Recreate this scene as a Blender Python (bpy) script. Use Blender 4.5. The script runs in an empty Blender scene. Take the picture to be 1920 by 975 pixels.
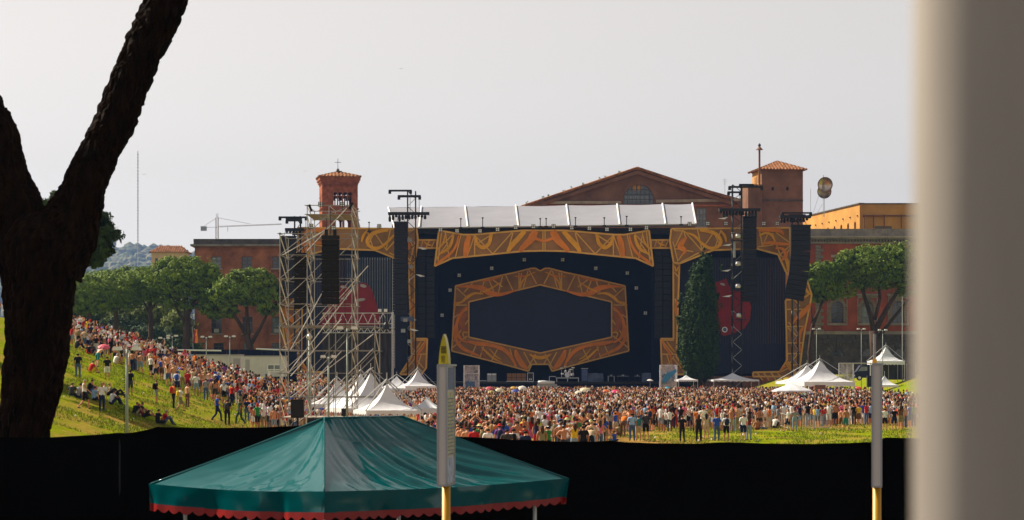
import bpy, bmesh, math, random
import numpy as np
from mathutils import Vector, Matrix, noise
from mathutils.geometry import tessellate_polygon
scene = bpy.context.scene
COL = scene.collection
R = math.radians
# ---------------------------------------------------------------- camera, sky, sun, exposure
F = 4533.0; CX = 960.0; HY = 694.0; CH = 4.4          # focal length in photo pixels, image centre, horizon row, eye height
cam_d = bpy.data.cameras.new('camera'); cam = bpy.data.objects.new('camera', cam_d); COL.objects.link(cam)
scene.camera = cam
cam.location = (0, 0, CH); cam.rotation_euler = (R(90), 0, 0)
cam_d.sensor_width = 36.0; cam_d.lens = F/1920*36.0
cam_d.shift_y = (HY-487.5)/1920.0
cam_d.clip_start = 0.1; cam_d.clip_end = 20000
cam_d.dof.use_dof = True; cam_d.dof.focus_distance = 260.0; cam_d.dof.aperture_fstop = 8.0
SUN = Vector((-0.63, 0.37, 0.68)).normalized()
world = bpy.data.worlds.new('World'); scene.world = world; world.use_nodes = True
nt = world.node_tree; bg = nt.nodes['Background']
sky = nt.nodes.new('ShaderNodeTexSky'); sky.sky_type = 'NISHITA'; sky.sun_disc = False
sky.sun_elevation = math.asin(SUN.z); sky.sun_rotation = math.atan2(SUN.x, SUN.y)
sky.air_density = 1.0; sky.dust_density = 0.7; sky.ozone_density = 1.0; sky.altitude = 0
hsv = nt.nodes.new('ShaderNodeHueSaturation'); hsv.inputs['Saturation'].default_value = 0.14
nt.links.new(sky.outputs[0], hsv.inputs['Color']); 
tint = nt.nodes.new('ShaderNodeMix'); tint.data_type = 'RGBA'; tint.blend_type = 'MULTIPLY'; tint.inputs['Factor'].default_value = 1
tint.inputs['B'].default_value = (1.0, .904, .816, 1); nt.links.new(hsv.outputs[0], tint.inputs['A']); nt.links.new(tint.outputs['Result'], bg.inputs[0])
bg.inputs[1].default_value = 0.0755
sl = bpy.data.lights.new('sun', 'SUN'); sl.energy = 5.0; sl.angle = R(0.53); sl.color = (1.0, 0.87, 0.68)
sun = bpy.data.objects.new('sun', sl); COL.objects.link(sun)
sun.rotation_euler = SUN.to_track_quat('Z', 'Y').to_euler()
scene.view_settings.view_transform = 'Standard'; scene.view_settings.look = 'None'
scene.view_settings.exposure = 0.84; scene.view_settings.gamma = 1.0
scene.render.engine = 'CYCLES'
cy = scene.cycles
cy.max_bounces = 6; cy.diffuse_bounces = 2; cy.glossy_bounces = 2; cy.transmission_bounces = 4; cy.volume_bounces = 0
cy.transparent_max_bounces = 12; cy.use_denoising = True; cy.caustics_reflective = False; cy.caustics_refractive = False
# ---------------------------------------------------------------- helpers
def W(px, py, d): return Vector(((px-CX)*d/F, d, CH+(HY-py)*d/F))
def wx(px, d): return (px-CX)*d/F
def wz(py, d): return CH+(HY-py)*d/F
def PXL(loop, d): return [(wx(a, d), wz(b, d)) for a, b in loop]
def sstep(a, b, x):
    t = min(1.0, max(0.0, (x-a)/(b-a))); return t*t*(3-2*t)
def softp(x, k=1.2):
    return x if x > 12*k else (0.0 if x < -12*k else k*math.log1p(math.exp(x/k)))
def ground_z(x, y):
    near = 1.0*(1-sstep(45, 80, y))
    s = 0.33*softp(-x-17)
    s = min(s, 9.0)*sstep(55, 95, y)*(1-0.3*sstep(225, 262, y))*(1-0.55*sstep(300, 420, y))
    r = min(0.33*softp(x-45), 3.6)*sstep(230, 300, y)
    n = 0.10*noise.noise((x*0.13, y*0.13, 0))
    return near+s+r+(n if abs(x) < 120 and y < 420 else 0)
def hit(px, py):
    """where the line of sight through a photo pixel meets the ground"""
    d = 60.0
    while d < 900:
        if ground_z(wx(px, d), d) >= wz(py, d): break
        d += 0.5
    return wx(px, d), d
ORI = {}
def tag(o, label=None, cat=None, group=None, kind=None):
    if label: o['label'] = label
    if cat: o['category'] = cat
    if group: o['group'] = group
    if kind: o['kind'] = kind
    return o
def thing(name, loc, label=None, cat=None, group=None, rz=0.0, kind=None):
    o = bpy.data.objects.new(name, None); COL.objects.link(o)
    o.empty_display_size = 0.2
    o.location = loc; o.rotation_euler = (0, 0, rz); ORI[o.name] = Vector(loc)
    return tag(o, label, cat, group, kind)
def link(o, parent=None, ori=None):
    COL.objects.link(o)
    if parent is not None: o.parent = parent
    ORI[o.name] = ori if ori is not None else (ORI[parent.name] if parent is not None else Vector((0, 0, 0)))
    return o
class MB:
    def __init__(s): s.v = []; s.f = []; s.m = []; s.cur = 0
    def add(s, vs, fs):
        n = len(s.v); s.v.extend([tuple(p) for p in vs])
        for f in fs: s.f.append(tuple(i+n for i in f)); s.m.append(s.cur)
        return s
    def box(s, a, b):
        x0, y0, z0 = a; x1, y1, z1 = b
        return s.add([(x0,y0,z0),(x1,y0,z0),(x1,y1,z0),(x0,y1,z0),(x0,y0,z1),(x1,y0,z1),(x1,y1,z1),(x0,y1,z1)],
                     [(0,3,2,1),(4,5,6,7),(0,1,5,4),(1,2,6,5),(2,3,7,6),(3,0,4,7)])
    def cbox(s, c, d): return s.box([c[i]-d[i]/2 for i in range(3)], [c[i]+d[i]/2 for i in range(3)])
    def prism(s, loops, y0, y1):
        """polygon with holes in the x/z plane, extruded from y0 (front) to y1"""
        if not isinstance(loops[0][0], (tuple, list)): loops = [loops]
        tess = tessellate_polygon([[Vector((a, b, 0)) for a, b in L] for L in loops])
        flat = [p for L in loops for p in L]; n = len(flat)
        vs = [(a, y0, b) for a, b in flat]+[(a, y1, b) for a, b in flat]
        fs = []
        for t in tess:
            p = [flat[i] for i in t]
            ar = (p[1][0]-p[0][0])*(p[2][1]-p[0][1])-(p[2][0]-p[0][0])*(p[1][1]-p[0][1])
            t = t if ar > 0 else (t[0], t[2], t[1])
            fs.append(tuple(t)); fs.append((t[0]+n, t[2]+n, t[1]+n))
        k = 0
        for L in loops:
            ar = sum(L[i][0]*L[(i+1) % len(L)][1]-L[(i+1) % len(L)][0]*L[i][1] for i in range(len(L)))
            out = (ar > 0) == (L is loops[0])
            for i in range(len(L)):
                a, b = k+i, k+(i+1) % len(L)
                fs.append((b, a, a+n, b+n) if out else (a, b, b+n, a+n))
            k += len(L)
        return s.add(vs, fs)
    def tube(s, pts, rad, n=6, cap=True):
        pts = [Vector(p) for p in pts]; m = len(pts)
        rad = [rad]*m if not isinstance(rad, (list, tuple)) else rad
        vs = []; up = None
        for i, p in enumerate(pts):
            t = (pts[min(i+1, m-1)]-pts[max(i-1, 0)]).normalized()
            if up is None: up = t.orthogonal().normalized()
            u = (up-t*up.dot(t)).normalized(); up = u; w = t.cross(u)
            for k in range(n):
                a = 2*math.pi*k/n; vs.append(p+(u*math.cos(a)+w*math.sin(a))*rad[i])
        fs = [(i*n+k, i*n+(k+1) % n, (i+1)*n+(k+1) % n, (i+1)*n+k) for i in range(m-1) for k in range(n)]
        if cap: fs += [tuple(range(n-1, -1, -1)), tuple((m-1)*n+k for k in range(n))]
        return s.add(vs, fs)
    def lathe(s, c, prof, n=16, a0=0.0, cap=False):
        vs = [(c[0]+r*math.cos(a0+2*math.pi*k/n), c[1]+r*math.sin(a0+2*math.pi*k/n), c[2]+z) for r, z in prof for k in range(n)]
        fs = [(i*n+k, i*n+(k+1) % n, (i+1)*n+(k+1) % n, (i+1)*n+k) for i in range(len(prof)-1) for k in range(n)]
        if cap: fs += [tuple(range(n-1, -1, -1)), tuple((len(prof)-1)*n+k for k in range(n))]
        return s.add(vs, fs)
    def ribbon(s, pts, wid, y0, y1, sub=5):
        """a swirl: a smooth centre line in x/z with a width at each point, as a slab from y0 to y1"""
        P = [Vector(p) for p in pts]; n = len(P); C = []; Wd = []
        for i in range(n-1):
            a, b, c, d = P[max(i-1, 0)], P[i], P[i+1], P[min(i+2, n-1)]
            for k in range(sub+(1 if i == n-2 else 0)):
                t = k/sub
                C.append(0.5*((2*b)+(c-a)*t+(2*a-5*b+4*c-d)*t*t+(3*b-a-3*c+d)*t**3))
                Wd.append(wid[i]*(1-t)+wid[i+1]*t)
        vs = []; m = len(C)
        for i in range(m):
            t = (C[min(i+1, m-1)]-C[max(i-1, 0)]).normalized(); nn = Vector((-t.y, t.x))*max(Wd[i], 0.01)*0.5
            A, B = C[i]+nn, C[i]-nn
            vs += [(A.x, y0, A.y), (B.x, y0, B.y), (A.x, y1, A.y), (B.x, y1, B.y)]
        fs = []
        for i in range(m-1):
            a, b = i*4, i*4+4
            fs += [(a, a+1, b+1, b), (a+2, b+2, b+3, a+3), (a, b, b+2, a+2), (a+1, a+3, b+3, b+1)]
        fs += [(0, 2, 3, 1), ((m-1)*4, (m-1)*4+1, (m-1)*4+3, (m-1)*4+2)]
        return s.add(vs, fs)
    def mesh(s, name, mats, ori=Vector((0, 0, 0)), smooth=False):
        me = bpy.data.meshes.new(name)
        me.from_pydata([(a-ori[0], b-ori[1], c-ori[2]) for a, b, c in s.v], [], s.f)
        mats = mats if isinstance(mats, (list, tuple)) else [mats]
        for m in mats: me.materials.append(m)
        if len(mats) > 1: me.polygons.foreach_set('material_index', s.m)
        if smooth: me.polygons.foreach_set('use_smooth', [True]*len(me.polygons))
        me.update(); return me
    def build(s, name, mats, parent=None, smooth=False, ori=None):
        ori = ORI[parent.name] if parent is not None else (Vector(ori) if ori is not None else Vector((0, 0, 0)))
        o = bpy.data.objects.new(name, s.mesh(name, mats, ori, smooth))
        link(o, parent, ori)
        if parent is None: o.location = ori
        return o
def flat_at(o, mat): o.data.materials.clear(); o.data.materials.append(mat)
def inst(name, me, M, parent, col=None):
    """a part that shares its mesh: M is its world matrix (parents are unrotated)"""
    o = bpy.data.objects.new(name, me); link(o, parent)
    o.matrix_local = Matrix.Translation(-ORI[parent.name]) @ M
    if col: o.color = (*col, 1)
    return o
UC = {}
def unit_cyl(mat, n=6):
    k = (mat.name, n)
    if k not in UC:
        b = MB(); b.lathe((0, 0, 0), [(1, 0), (1, 1)], n, cap=True); UC[k] = b.mesh('tube', mat)
    return UC[k]
def unit_box(mat):
    k = (mat.name, 'box')
    if k not in UC: UC[k] = MB().box((-.5, -.5, -.5), (.5, .5, .5)).mesh('block', mat)
    return UC[k]
def rod(name, a, b, r, mat, parent, n=6):
    a, b = Vector(a), Vector(b); v = b-a
    M = Matrix.Translation(a) @ v.to_track_quat('Z', 'Y').to_matrix().to_4x4() @ Matrix.Diagonal((r, r, v.length, 1))
    return inst(name, unit_cyl(mat, n), M, parent)
def block(name, c, dim, mat, parent):
    return inst(name, unit_box(mat), Matrix.Translation(c) @ Matrix.Diagonal((*dim, 1)), parent)
# ---------------------------------------------------------------- materials
MT = {}
def mat(name, col, rough=0.7, var=0.12, scale=1.5, metal=0.0, bump=0.0, bscale=8.0, spec=0.4, col2=None, stretch=None, detail=5, attr=None, objcol=False, trans=0.0):
    m = bpy.data.materials.new(name); m.use_nodes = True; t = m.node_tree; p = t.nodes['Principled BSDF']
    p.inputs['Roughness'].default_value = rough; p.inputs['Metallic'].default_value = metal
    p.inputs['Specular IOR Level'].default_value = spec
    tc = t.nodes.new('ShaderNodeTexCoord'); src = tc.outputs['Object']
    if stretch:
        mp = t.nodes.new('ShaderNodeMapping'); mp.inputs['Scale'].default_value = stretch
        t.links.new(src, mp.inputs[0]); src = mp.outputs[0]
    nz = t.nodes.new('ShaderNodeTexNoise'); nz.inputs['Scale'].default_value = scale; nz.inputs['Detail'].default_value = detail
    nz.inputs['Roughness'].default_value = 0.62
    t.links.new(src, nz.inputs['Vector'])
    rp = t.nodes.new('ShaderNodeMapRange'); rp.inputs[1].default_value = 0.32; rp.inputs[2].default_value = 0.68
    t.links.new(nz.outputs['Fac'], rp.inputs[0])
    mx = t.nodes.new('ShaderNodeMix'); mx.data_type = 'RGBA'
    c2 = col2 if col2 else tuple(c*(1-2*var) for c in col)
    c1 = col if col2 else tuple(min(1, c*(1+var)) for c in col)
    mx.inputs['A'].default_value = (*c1, 1); mx.inputs['B'].default_value = (*c2, 1)
    t.links.new(rp.outputs[0], mx.inputs['Factor']); out = mx.outputs['Result']
    if attr or objcol:
        if attr:
            at = t.nodes.new('ShaderNodeAttribute'); at.attribute_name = attr; ac = at.outputs['Color']
        else:
            at = t.nodes.new('ShaderNodeObjectInfo'); ac = at.outputs['Color']
        ml = t.nodes.new('ShaderNodeMix'); ml.data_type = 'RGBA'; ml.blend_type = 'MULTIPLY'; ml.inputs['Factor'].default_value = 1
        t.links.new(out, ml.inputs['A']); t.links.new(ac, ml.inputs['B']); out = ml.outputs['Result']
    t.links.new(out, p.inputs['Base Color'])
    if bump:
        bn = t.nodes.new('ShaderNodeTexNoise'); bn.inputs['Scale'].default_value = bscale; bn.inputs['Detail'].default_value = 4
        t.links.new(src, bn.inputs['Vector'])
        bp = t.nodes.new('ShaderNodeBump'); bp.inputs['Strength'].default_value = bump; bp.inputs['Distance'].default_value = 0.1
        t.links.new(bn.outputs['Fac'], bp.inputs['Height']); t.links.new(bp.outputs[0], p.inputs['Normal'])
    if trans:
        tr = t.nodes.new('ShaderNodeBsdfTranslucent'); t.links.new(out, tr.inputs['Color'])
        ms = t.nodes.new('ShaderNodeMixShader'); ms.inputs[0].default_value = trans
        t.links.new(p.outputs[0], ms.inputs[1]); t.links.new(tr.outputs[0], ms.inputs[2])
        t.links.new(ms.outputs[0], t.nodes['Material Output'].inputs['Surface'])
    MT[name] = m; return m
def glass(name, col, rough=0.08):
    m = mat(name, col, rough, var=0.15, scale=0.6, spec=0.8); return m
mat('black_metal', (.010, .010, .012), .55, spec=.3); mat('black_cloth', (.005, .009, .030), .9, scale=.6, spec=.1)
mat('fence_cloth', (.003, .003, .003), .95, scale=2, spec=.03)
mat('speaker_black', (.008, .008, .010), .6, scale=3, spec=.25)
mat('alu', (.62, .62, .63), .38, metal=.75, scale=3); mat('steel_tube', (.32, .31, .30), .5, metal=.4, scale=4); mat('bright_tube', (.74, .74, .74), .42, metal=.4, scale=4)
mat('grey_metal', (.33, .34, .35), .5, scale=3); mat('white_pvc', (.70, .73, .80), .55, var=.05, scale=.8, trans=.15)
mat('white_paint', (.78, .78, .76), .5, var=.05); mat('lens', (.72, .74, .76), .25, var=.05)
mat('stage_board', (.33, .165, .062), .8, scale=.25, var=.18, spec=.2)
mat('tan_paint', (.74, .40, .095), .75, scale=.4, var=.1, spec=.2); mat('gold_paint', (.78, .36, .03), .75, scale=.3, var=.14, spec=.2)
mat('orange_paint', (.76, .235, .03), .75, scale=.3, var=.14, spec=.2); mat('rust_paint', (.46, .15, .045), .75, scale=.3, var=.14, spec=.2)
mat('screen_dark', (.006, .011, .040), .6, scale=.5, spec=.3); mat('red_print', (.24, .004, .010), .6, scale=.3, var=.1)
mat('roof_sheet', (.24, .25, .30), .7, var=.05, scale=.25)
# ---------------------------------------------------------------- ground
def ground_material():
    m = bpy.data.materials.new('ground'); m.use_nodes = True; t = m.node_tree; p = t.nodes['Principled BSDF']
    p.inputs['Roughness'].default_value = 0.95; p.inputs['Specular IOR Level'].default_value = 0.0
    g = t.nodes.new('ShaderNodeNewGeometry')
    def nz(sc, det=5, st=None):
        n = t.nodes.new('ShaderNodeTexNoise'); n.inputs['Scale'].default_value = sc; n.inputs['Detail'].default_value = det
        n.inputs['Roughness'].default_value = 0.65
        mp = t.nodes.new('ShaderNodeMapping'); mp.inputs['Scale'].default_value = st or (1, 1, 1)
        t.links.new(g.outputs['Position'], mp.inputs[0]); t.links.new(mp.outputs[0], n.inputs['Vector']); return n.outputs['Fac']
    def mix(f, a, b):
        x = t.nodes.new('ShaderNodeMix'); x.data_type = 'RGBA'
        for s, v in (('A', a), ('B', b)):
            if isinstance(v, tuple): x.inputs[s].default_value = (*v, 1)
            else: t.links.new(v, x.inputs[s])
        if isinstance(f, float): x.inputs['Factor'].default_value = f
        else: t.links.new(f, x.inputs['Factor'])
        return x.outputs['Result']
    def rng(s, a, b, c=0.0, d=1.0):
        r = t.nodes.new('ShaderNodeMapRange'); r.inputs[1].default_value = a; r.inputs[2].default_value = b
        r.inputs[3].default_value = c; r.inputs[4].default_value = d; t.links.new(s, r.inputs[0]); return r.outputs[0]
    grass = mix(rng(nz(1.4), .35, .65), (.13, .215, .004), (.28, .29, .007))
    grass = mix(rng(nz(9, 3), .45, .7), grass, (.075, .105, .006))
    straw = mix(rng(nz(2.2), .35, .65), (.36, .225, .062), (.25, .145, .042))
    sp = t.nodes.new('ShaderNodeSeparateXYZ'); t.links.new(g.outputs['Position'], sp.inputs[0])
    # bare trodden straw in the middle of the field, patches elsewhere
    ax = t.nodes.new('ShaderNodeMath'); ax.operation = 'MULTIPLY_ADD'; t.links.new(nz(.06, 2), ax.inputs[0]); ax.inputs[1].default_value = 26; ax.inputs[2].default_value = -13
    xs = t.nodes.new('ShaderNodeMath'); xs.operation = 'ADD'; t.links.new(sp.outputs['X'], xs.inputs[0]); t.links.new(ax.outputs[0], xs.inputs[1])
    mid = t.nodes.new('ShaderNodeMath'); mid.operation = 'MULTIPLY'
    t.links.new(rng(xs.outputs[0], -20, -14), mid.inputs[0]); t.links.new(rng(xs.outputs[0], 7, 12, 1, 0), mid.inputs[1])
    far = rng(sp.outputs['Y'], 172, 200)
    mm = t.nodes.new('ShaderNodeMath'); mm.operation = 'MAXIMUM'; t.links.new(mid.outputs[0], mm.inputs[0])
    fx = t.nodes.new('ShaderNodeMath'); fx.operation = 'MULTIPLY'; t.links.new(far, fx.inputs[0]); t.links.new(rng(sp.outputs['X'], -20, -14), fx.inputs[1]); fx2 = t.nodes.new('ShaderNodeMath'); fx2.operation = 'MULTIPLY'; t.links.new(fx.outputs[0], fx2.inputs[0]); t.links.new(rng(sp.outputs['X'], 36, 44, 1, 0), fx2.inputs[1]); fx = fx2; t.links.new(fx.outputs[0], mm.inputs[1])
    pt = rng(nz(.35, 6, (1, .5, 1)), .48, .60)
    ad = t.nodes.new('ShaderNodeMath'); ad.operation = 'MULTIPLY_ADD'; t.links.new(pt, ad.inputs[0]); ad.inputs[1].default_value = .62; t.links.new(mm.outputs[0], ad.inputs[2]); ad.use_clamp = True
    base = mix(ad.outputs[0], grass, straw)
    wood = rng(sp.outputs['Y'], 520, 900)
    base = mix(wood, base, mix(rng(nz(.03), .4, .6), (.045, .07, .02), (.11, .10, .05)))
    t.links.new(base, p.inputs['Base Color'])
    b = t.nodes.new('ShaderNodeBump'); b.inputs['Strength'].default_value = .7; b.inputs['Distance'].default_value = .25
    t.links.new(nz(5, 4), b.inputs['Height']); t.links.new(b.outputs[0], p.inputs['Normal'])
    return m
def ground():
    xs = sorted(set([-5000, -3000, -1500, -800, -400, -250, -180, -140, -110, -90]+[x*1.6-80 for x in range(101)]+[90, 110, 140, 180, 250, 400, 800, 1500, 3000, 5000]))
    ys = sorted(set([-300, -150, -60, -20, 0, 20, 35]+[45+i*2.0 for i in range(160)]+[380, 400, 420, 450, 500, 600, 800, 1200, 1800, 2600, 3600, 5000]))
    nx = len(xs); b = MB()
    b.add([(x, y, ground_z(x, y)) for y in ys for x in xs], [(j*nx+i, j*nx+i+1, (j+1)*nx+i+1, (j+1)*nx+i) for j in range(len(ys)-1) for i in range(nx-1)])
    tag(b.build('ground', ground_material(), smooth=True), kind='structure')
ground()
mat('asphalt', (.050, .050, .052), .9, scale=3, var=.2, spec=.2)
b = MB(); b.add([(x, y, 1.12) for y in (-60, 0, 20, 44) for x in (-80, -20, 20, 80)], [(j*4+i, j*4+i+1, j*4+i+5, j*4+i+4) for j in range(3) for i in range(3)]); tag(b.build('pavement', MT['asphalt']), kind='structure')
def hills():
    m = mat('hill_wood', (.075, .11, .045), .95, scale=.012, var=.1, col2=(.24, .20, .13), detail=8, spec=.05)
    b = MB(); nx, ny = 160, 14; vs = []
    for j in range(ny):
        for i in range(nx):
            x = -1600+i*3200/(nx-1); y = 3500+j*110; t = j/(ny-1)
            h = 290*math.sin(min(1, t*1.35)*math.pi/2)*(0.82+.3*noise.noise((x*.0016, y*.001, 3)))+14*noise.noise((x*.011, y*.011, 1))+7*noise.noise((x*.04, y*.04, 5))
            vs.append((x, y, max(0, h*t**.5)-2))
    b.add(vs, [(j*nx+i, j*nx+i+1, (j+1)*nx+i+1, (j+1)*nx+i) for j in range(ny-1) for i in range(nx-1)])
    tag(b.build('hills', m), kind='structure')
    rng = random.Random(4); tops = MB()
    for i in range(1500):                                   # tree heads on the ridge
        x = rng.uniform(-900, -300); j = rng.uniform(.15, 1); y = 3500+j*1430
        z = 290*math.sin(min(1, j*1.35)*math.pi/2)*(0.82+.3*noise.noise((x*.0016, y*.001, 3)))*j**.5
        r = rng.uniform(7, 14); tops.lathe((x, y, z-4), [(.2*r, 0), (r, .5*r), (.8*r, 1.1*r), (.1*r, 1.5*r)], 5, rng.random())
    tag(tops.build('hill_woods', m), 'hazy far wooded hillside behind the stone pines', 'woods', kind='stuff')
hills()
# ---------------------------------------------------------------- black screen fence close to the camera
def screen_fence():
    P = [(-13.5, 27.0, 805), (-10.0, 29.3, 812), (-7.15, 31.2, 820), (-5.35, 32.8, 812), (-4.9, 33.4, 800), (-2.95, 35.4, 797), (-.5, 36.6, 820), (1.5, 37.4, 827), (3.4, 37.9, 829), (5.6, 38.3, 829), (5.9, 38.2, 820), (8.2, 38.4, 818), (10.6, 38.7, 818)]
    t = thing('screen_fence', (0, 34, ground_z(0, 34)), 'tall black cloth screen fence running behind the green market tent', 'fence')
    for i in range(len(P)-1):
        (x0, y0, q0), (x1, y1, q1) = P[i], P[i+1]; b = MB(); n = 8; rows = 5; vs = []
        for k in range(n+1):
            u = k/n; x, y = x0+(x1-x0)*u, y0+(y1-y0)*u
            top = wz(q0+(q1-q0)*u, y)-.03*math.sin(u*math.pi); zb = ground_z(x, y)-.05
            for j in range(rows+1):
                v = j/rows; vs.append((x, y+.03*noise.noise((x*2, v*3, 1))+.02*math.sin(u*math.pi), zb+(top-zb)*v+(.015*noise.noise((x*5, 2, 7)) if j == rows else 0)))
        m = (rows+1)
        b.add(vs, [(k*m+j, (k+1)*m+j, (k+1)*m+j+1, k*m+j+1) for k in range(n) for j in range(rows)])
        o = b.build('cloth_panel', MT['fence_cloth'], t)
        md = o.modifiers.new('thick', 'SOLIDIFY'); md.thickness = .012
    for x, y, q in P:
        rod('post', (x, y+.06, ground_z(x, y)-.2), (x, y+.06, wz(q, y)-.01), .03, MT['black_metal'], t)
screen_fence()
# ---------------------------------------------------------------- pine trunk that forks, crown above the frame
def bark_material():
    m = bpy.data.materials.new('bark'); m.use_nodes = True; t = m.node_tree; p = t.nodes['Principled BSDF']
    p.inputs['Roughness'].default_value = .95; p.inputs['Specular IOR Level'].default_value = .1
    tc = t.nodes.new('ShaderNodeTexCoord'); mp = t.nodes.new('ShaderNodeMapping'); mp.inputs['Scale'].default_value = (1, 1, .3)
    t.links.new(tc.outputs['Object'], mp.inputs[0])
    v = t.nodes.new('ShaderNodeTexVoronoi'); v.inputs['Scale'].default_value = 7; v.feature = 'DISTANCE_TO_EDGE'; t.links.new(mp.outputs[0], v.inputs['Vector'])
    n = t.nodes.new('ShaderNodeTexNoise'); n.inputs['Scale'].default_value = 9; n.inputs['Detail'].default_value = 6; t.links.new(mp.outputs[0], n.inputs['Vector'])
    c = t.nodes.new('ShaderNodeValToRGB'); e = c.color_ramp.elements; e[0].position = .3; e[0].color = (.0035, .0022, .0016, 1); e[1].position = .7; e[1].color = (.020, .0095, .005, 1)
    t.links.new(n.outputs['Fac'], c.inputs[0]); t.links.new(c.outputs[0], p.inputs['Base Color'])
    b = t.nodes.new('ShaderNodeBump'); b.inputs['Strength'].default_value = .6; b.inputs['Distance'].default_value = .05
    t.links.new(n.outputs['Fac'], b.inputs['Height']); t.links.new(b.outputs[0], p.inputs['Normal']); return m
BARK = bark_material()
mat('far_bark', (.075, .050, .038), .95, scale=1.2, var=.25, stretch=(1, 1, .3), spec=.1)
def leaf_mat(name, a, b, tr=.12): return mat(name, a, .75, col2=b, scale=.35, spec=.2, attr='tone', trans=tr)
leaf_mat('pine_leaf', (.085, .150, .014), (.150, .215, .016)); leaf_mat('dark_pine_leaf', (.022, .050, .013), (.040, .074, .015))
leaf_mat('cypress_leaf', (.016, .046, .008), (.030, .066, .008)); leaf_mat('broad_leaf', (.090, .130, .020), (.15, .18, .030), .2)
def leaves(name, ells, n, size, seed, mt, parent, per=26, flat=.6, spread=.42, shell=.55, up=0.0):
    """a crown of many small leaf faces gathered in clumps inside ellipsoids (centre, radii, share)"""
    g = np.random.default_rng(seed); tot = sum(e[2] for e in ells); P = []; T = []; ON = []
    for c, r, sh in ells:
        k = max(3, int(n*sh/tot/per))
        d = g.normal(size=(k, 3)); d /= np.linalg.norm(d, axis=1)[:, None]
        rad = shell+(1-shell)*g.random(k)**.6
        cc = np.array(c)+d*np.array(r)*rad[:, None]
        cs = (np.array(r).mean()*spread)*(.6+.8*g.random(k))
        q = g.normal(size=(k, per, 3)); q /= np.linalg.norm(q, axis=2)[:, :, None]
        q *= (.45+.55*g.random((k, per, 1)))
        q[:, :, 2] *= flat
        pts = cc[:, None, :]+q*cs[:, None, None]
        od = d/np.array(r)*np.array(r).mean(); od /= np.linalg.norm(od, axis=1)[:, None]; o2 = q/np.maximum(np.linalg.norm(q, axis=2), 1e-6)[:, :, None]
        ON.append((o2*.6+od[:, None, :]*.9).reshape(-1, 3)); P.append(pts.reshape(-1, 3)); T.append(np.repeat(.72+.5*g.random(k), per))
    P = np.concatenate(P); T = np.concatenate(T)*(.85+.3*g.random(len(P))); N = len(P)
    nn_ = np.concatenate(ON)+g.normal(size=(N, 3))*.55; nn_ /= np.linalg.norm(nn_, axis=1)[:, None]
    a = g.normal(size=(N, 3)); a -= nn_*(a*nn_).sum(1)[:, None]; a /= np.linalg.norm(a, axis=1)[:, None]
    b = np.cross(nn_, a)
    s = size*(.55+.9*g.random(N))[:, None]
    V = np.stack([P-a*s, P+b*s*.42, P+a*s, P-b*s*.42], 1).reshape(-1, 3)
    ori = np.array(ORI[parent.name]) if parent is not None else 0
    me = bpy.data.meshes.new(name); me.vertices.add(4*N); me.loops.add(4*N); me.polygons.add(N)
    me.vertices.foreach_set('co', (V-ori).astype(np.float32).ravel()); me.loops.foreach_set('vertex_index', np.arange(4*N, dtype=np.int32))
    me.polygons.foreach_set('loop_start', np.arange(0, 4*N, 4, dtype=np.int32))
    at = me.color_attributes.new('tone', 'FLOAT_COLOR', 'POINT'); tt = np.repeat(T, 4)
    at.data.foreach_set('color', np.stack([tt*(.9+.1*tt), tt, tt*.9, np.ones_like(tt)], 1).astype(np.float32).ravel())
    me.materials.append(mt); me.update(calc_edges=True)
    o = bpy.data.objects.new(name, me); link(o, parent); return o
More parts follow.
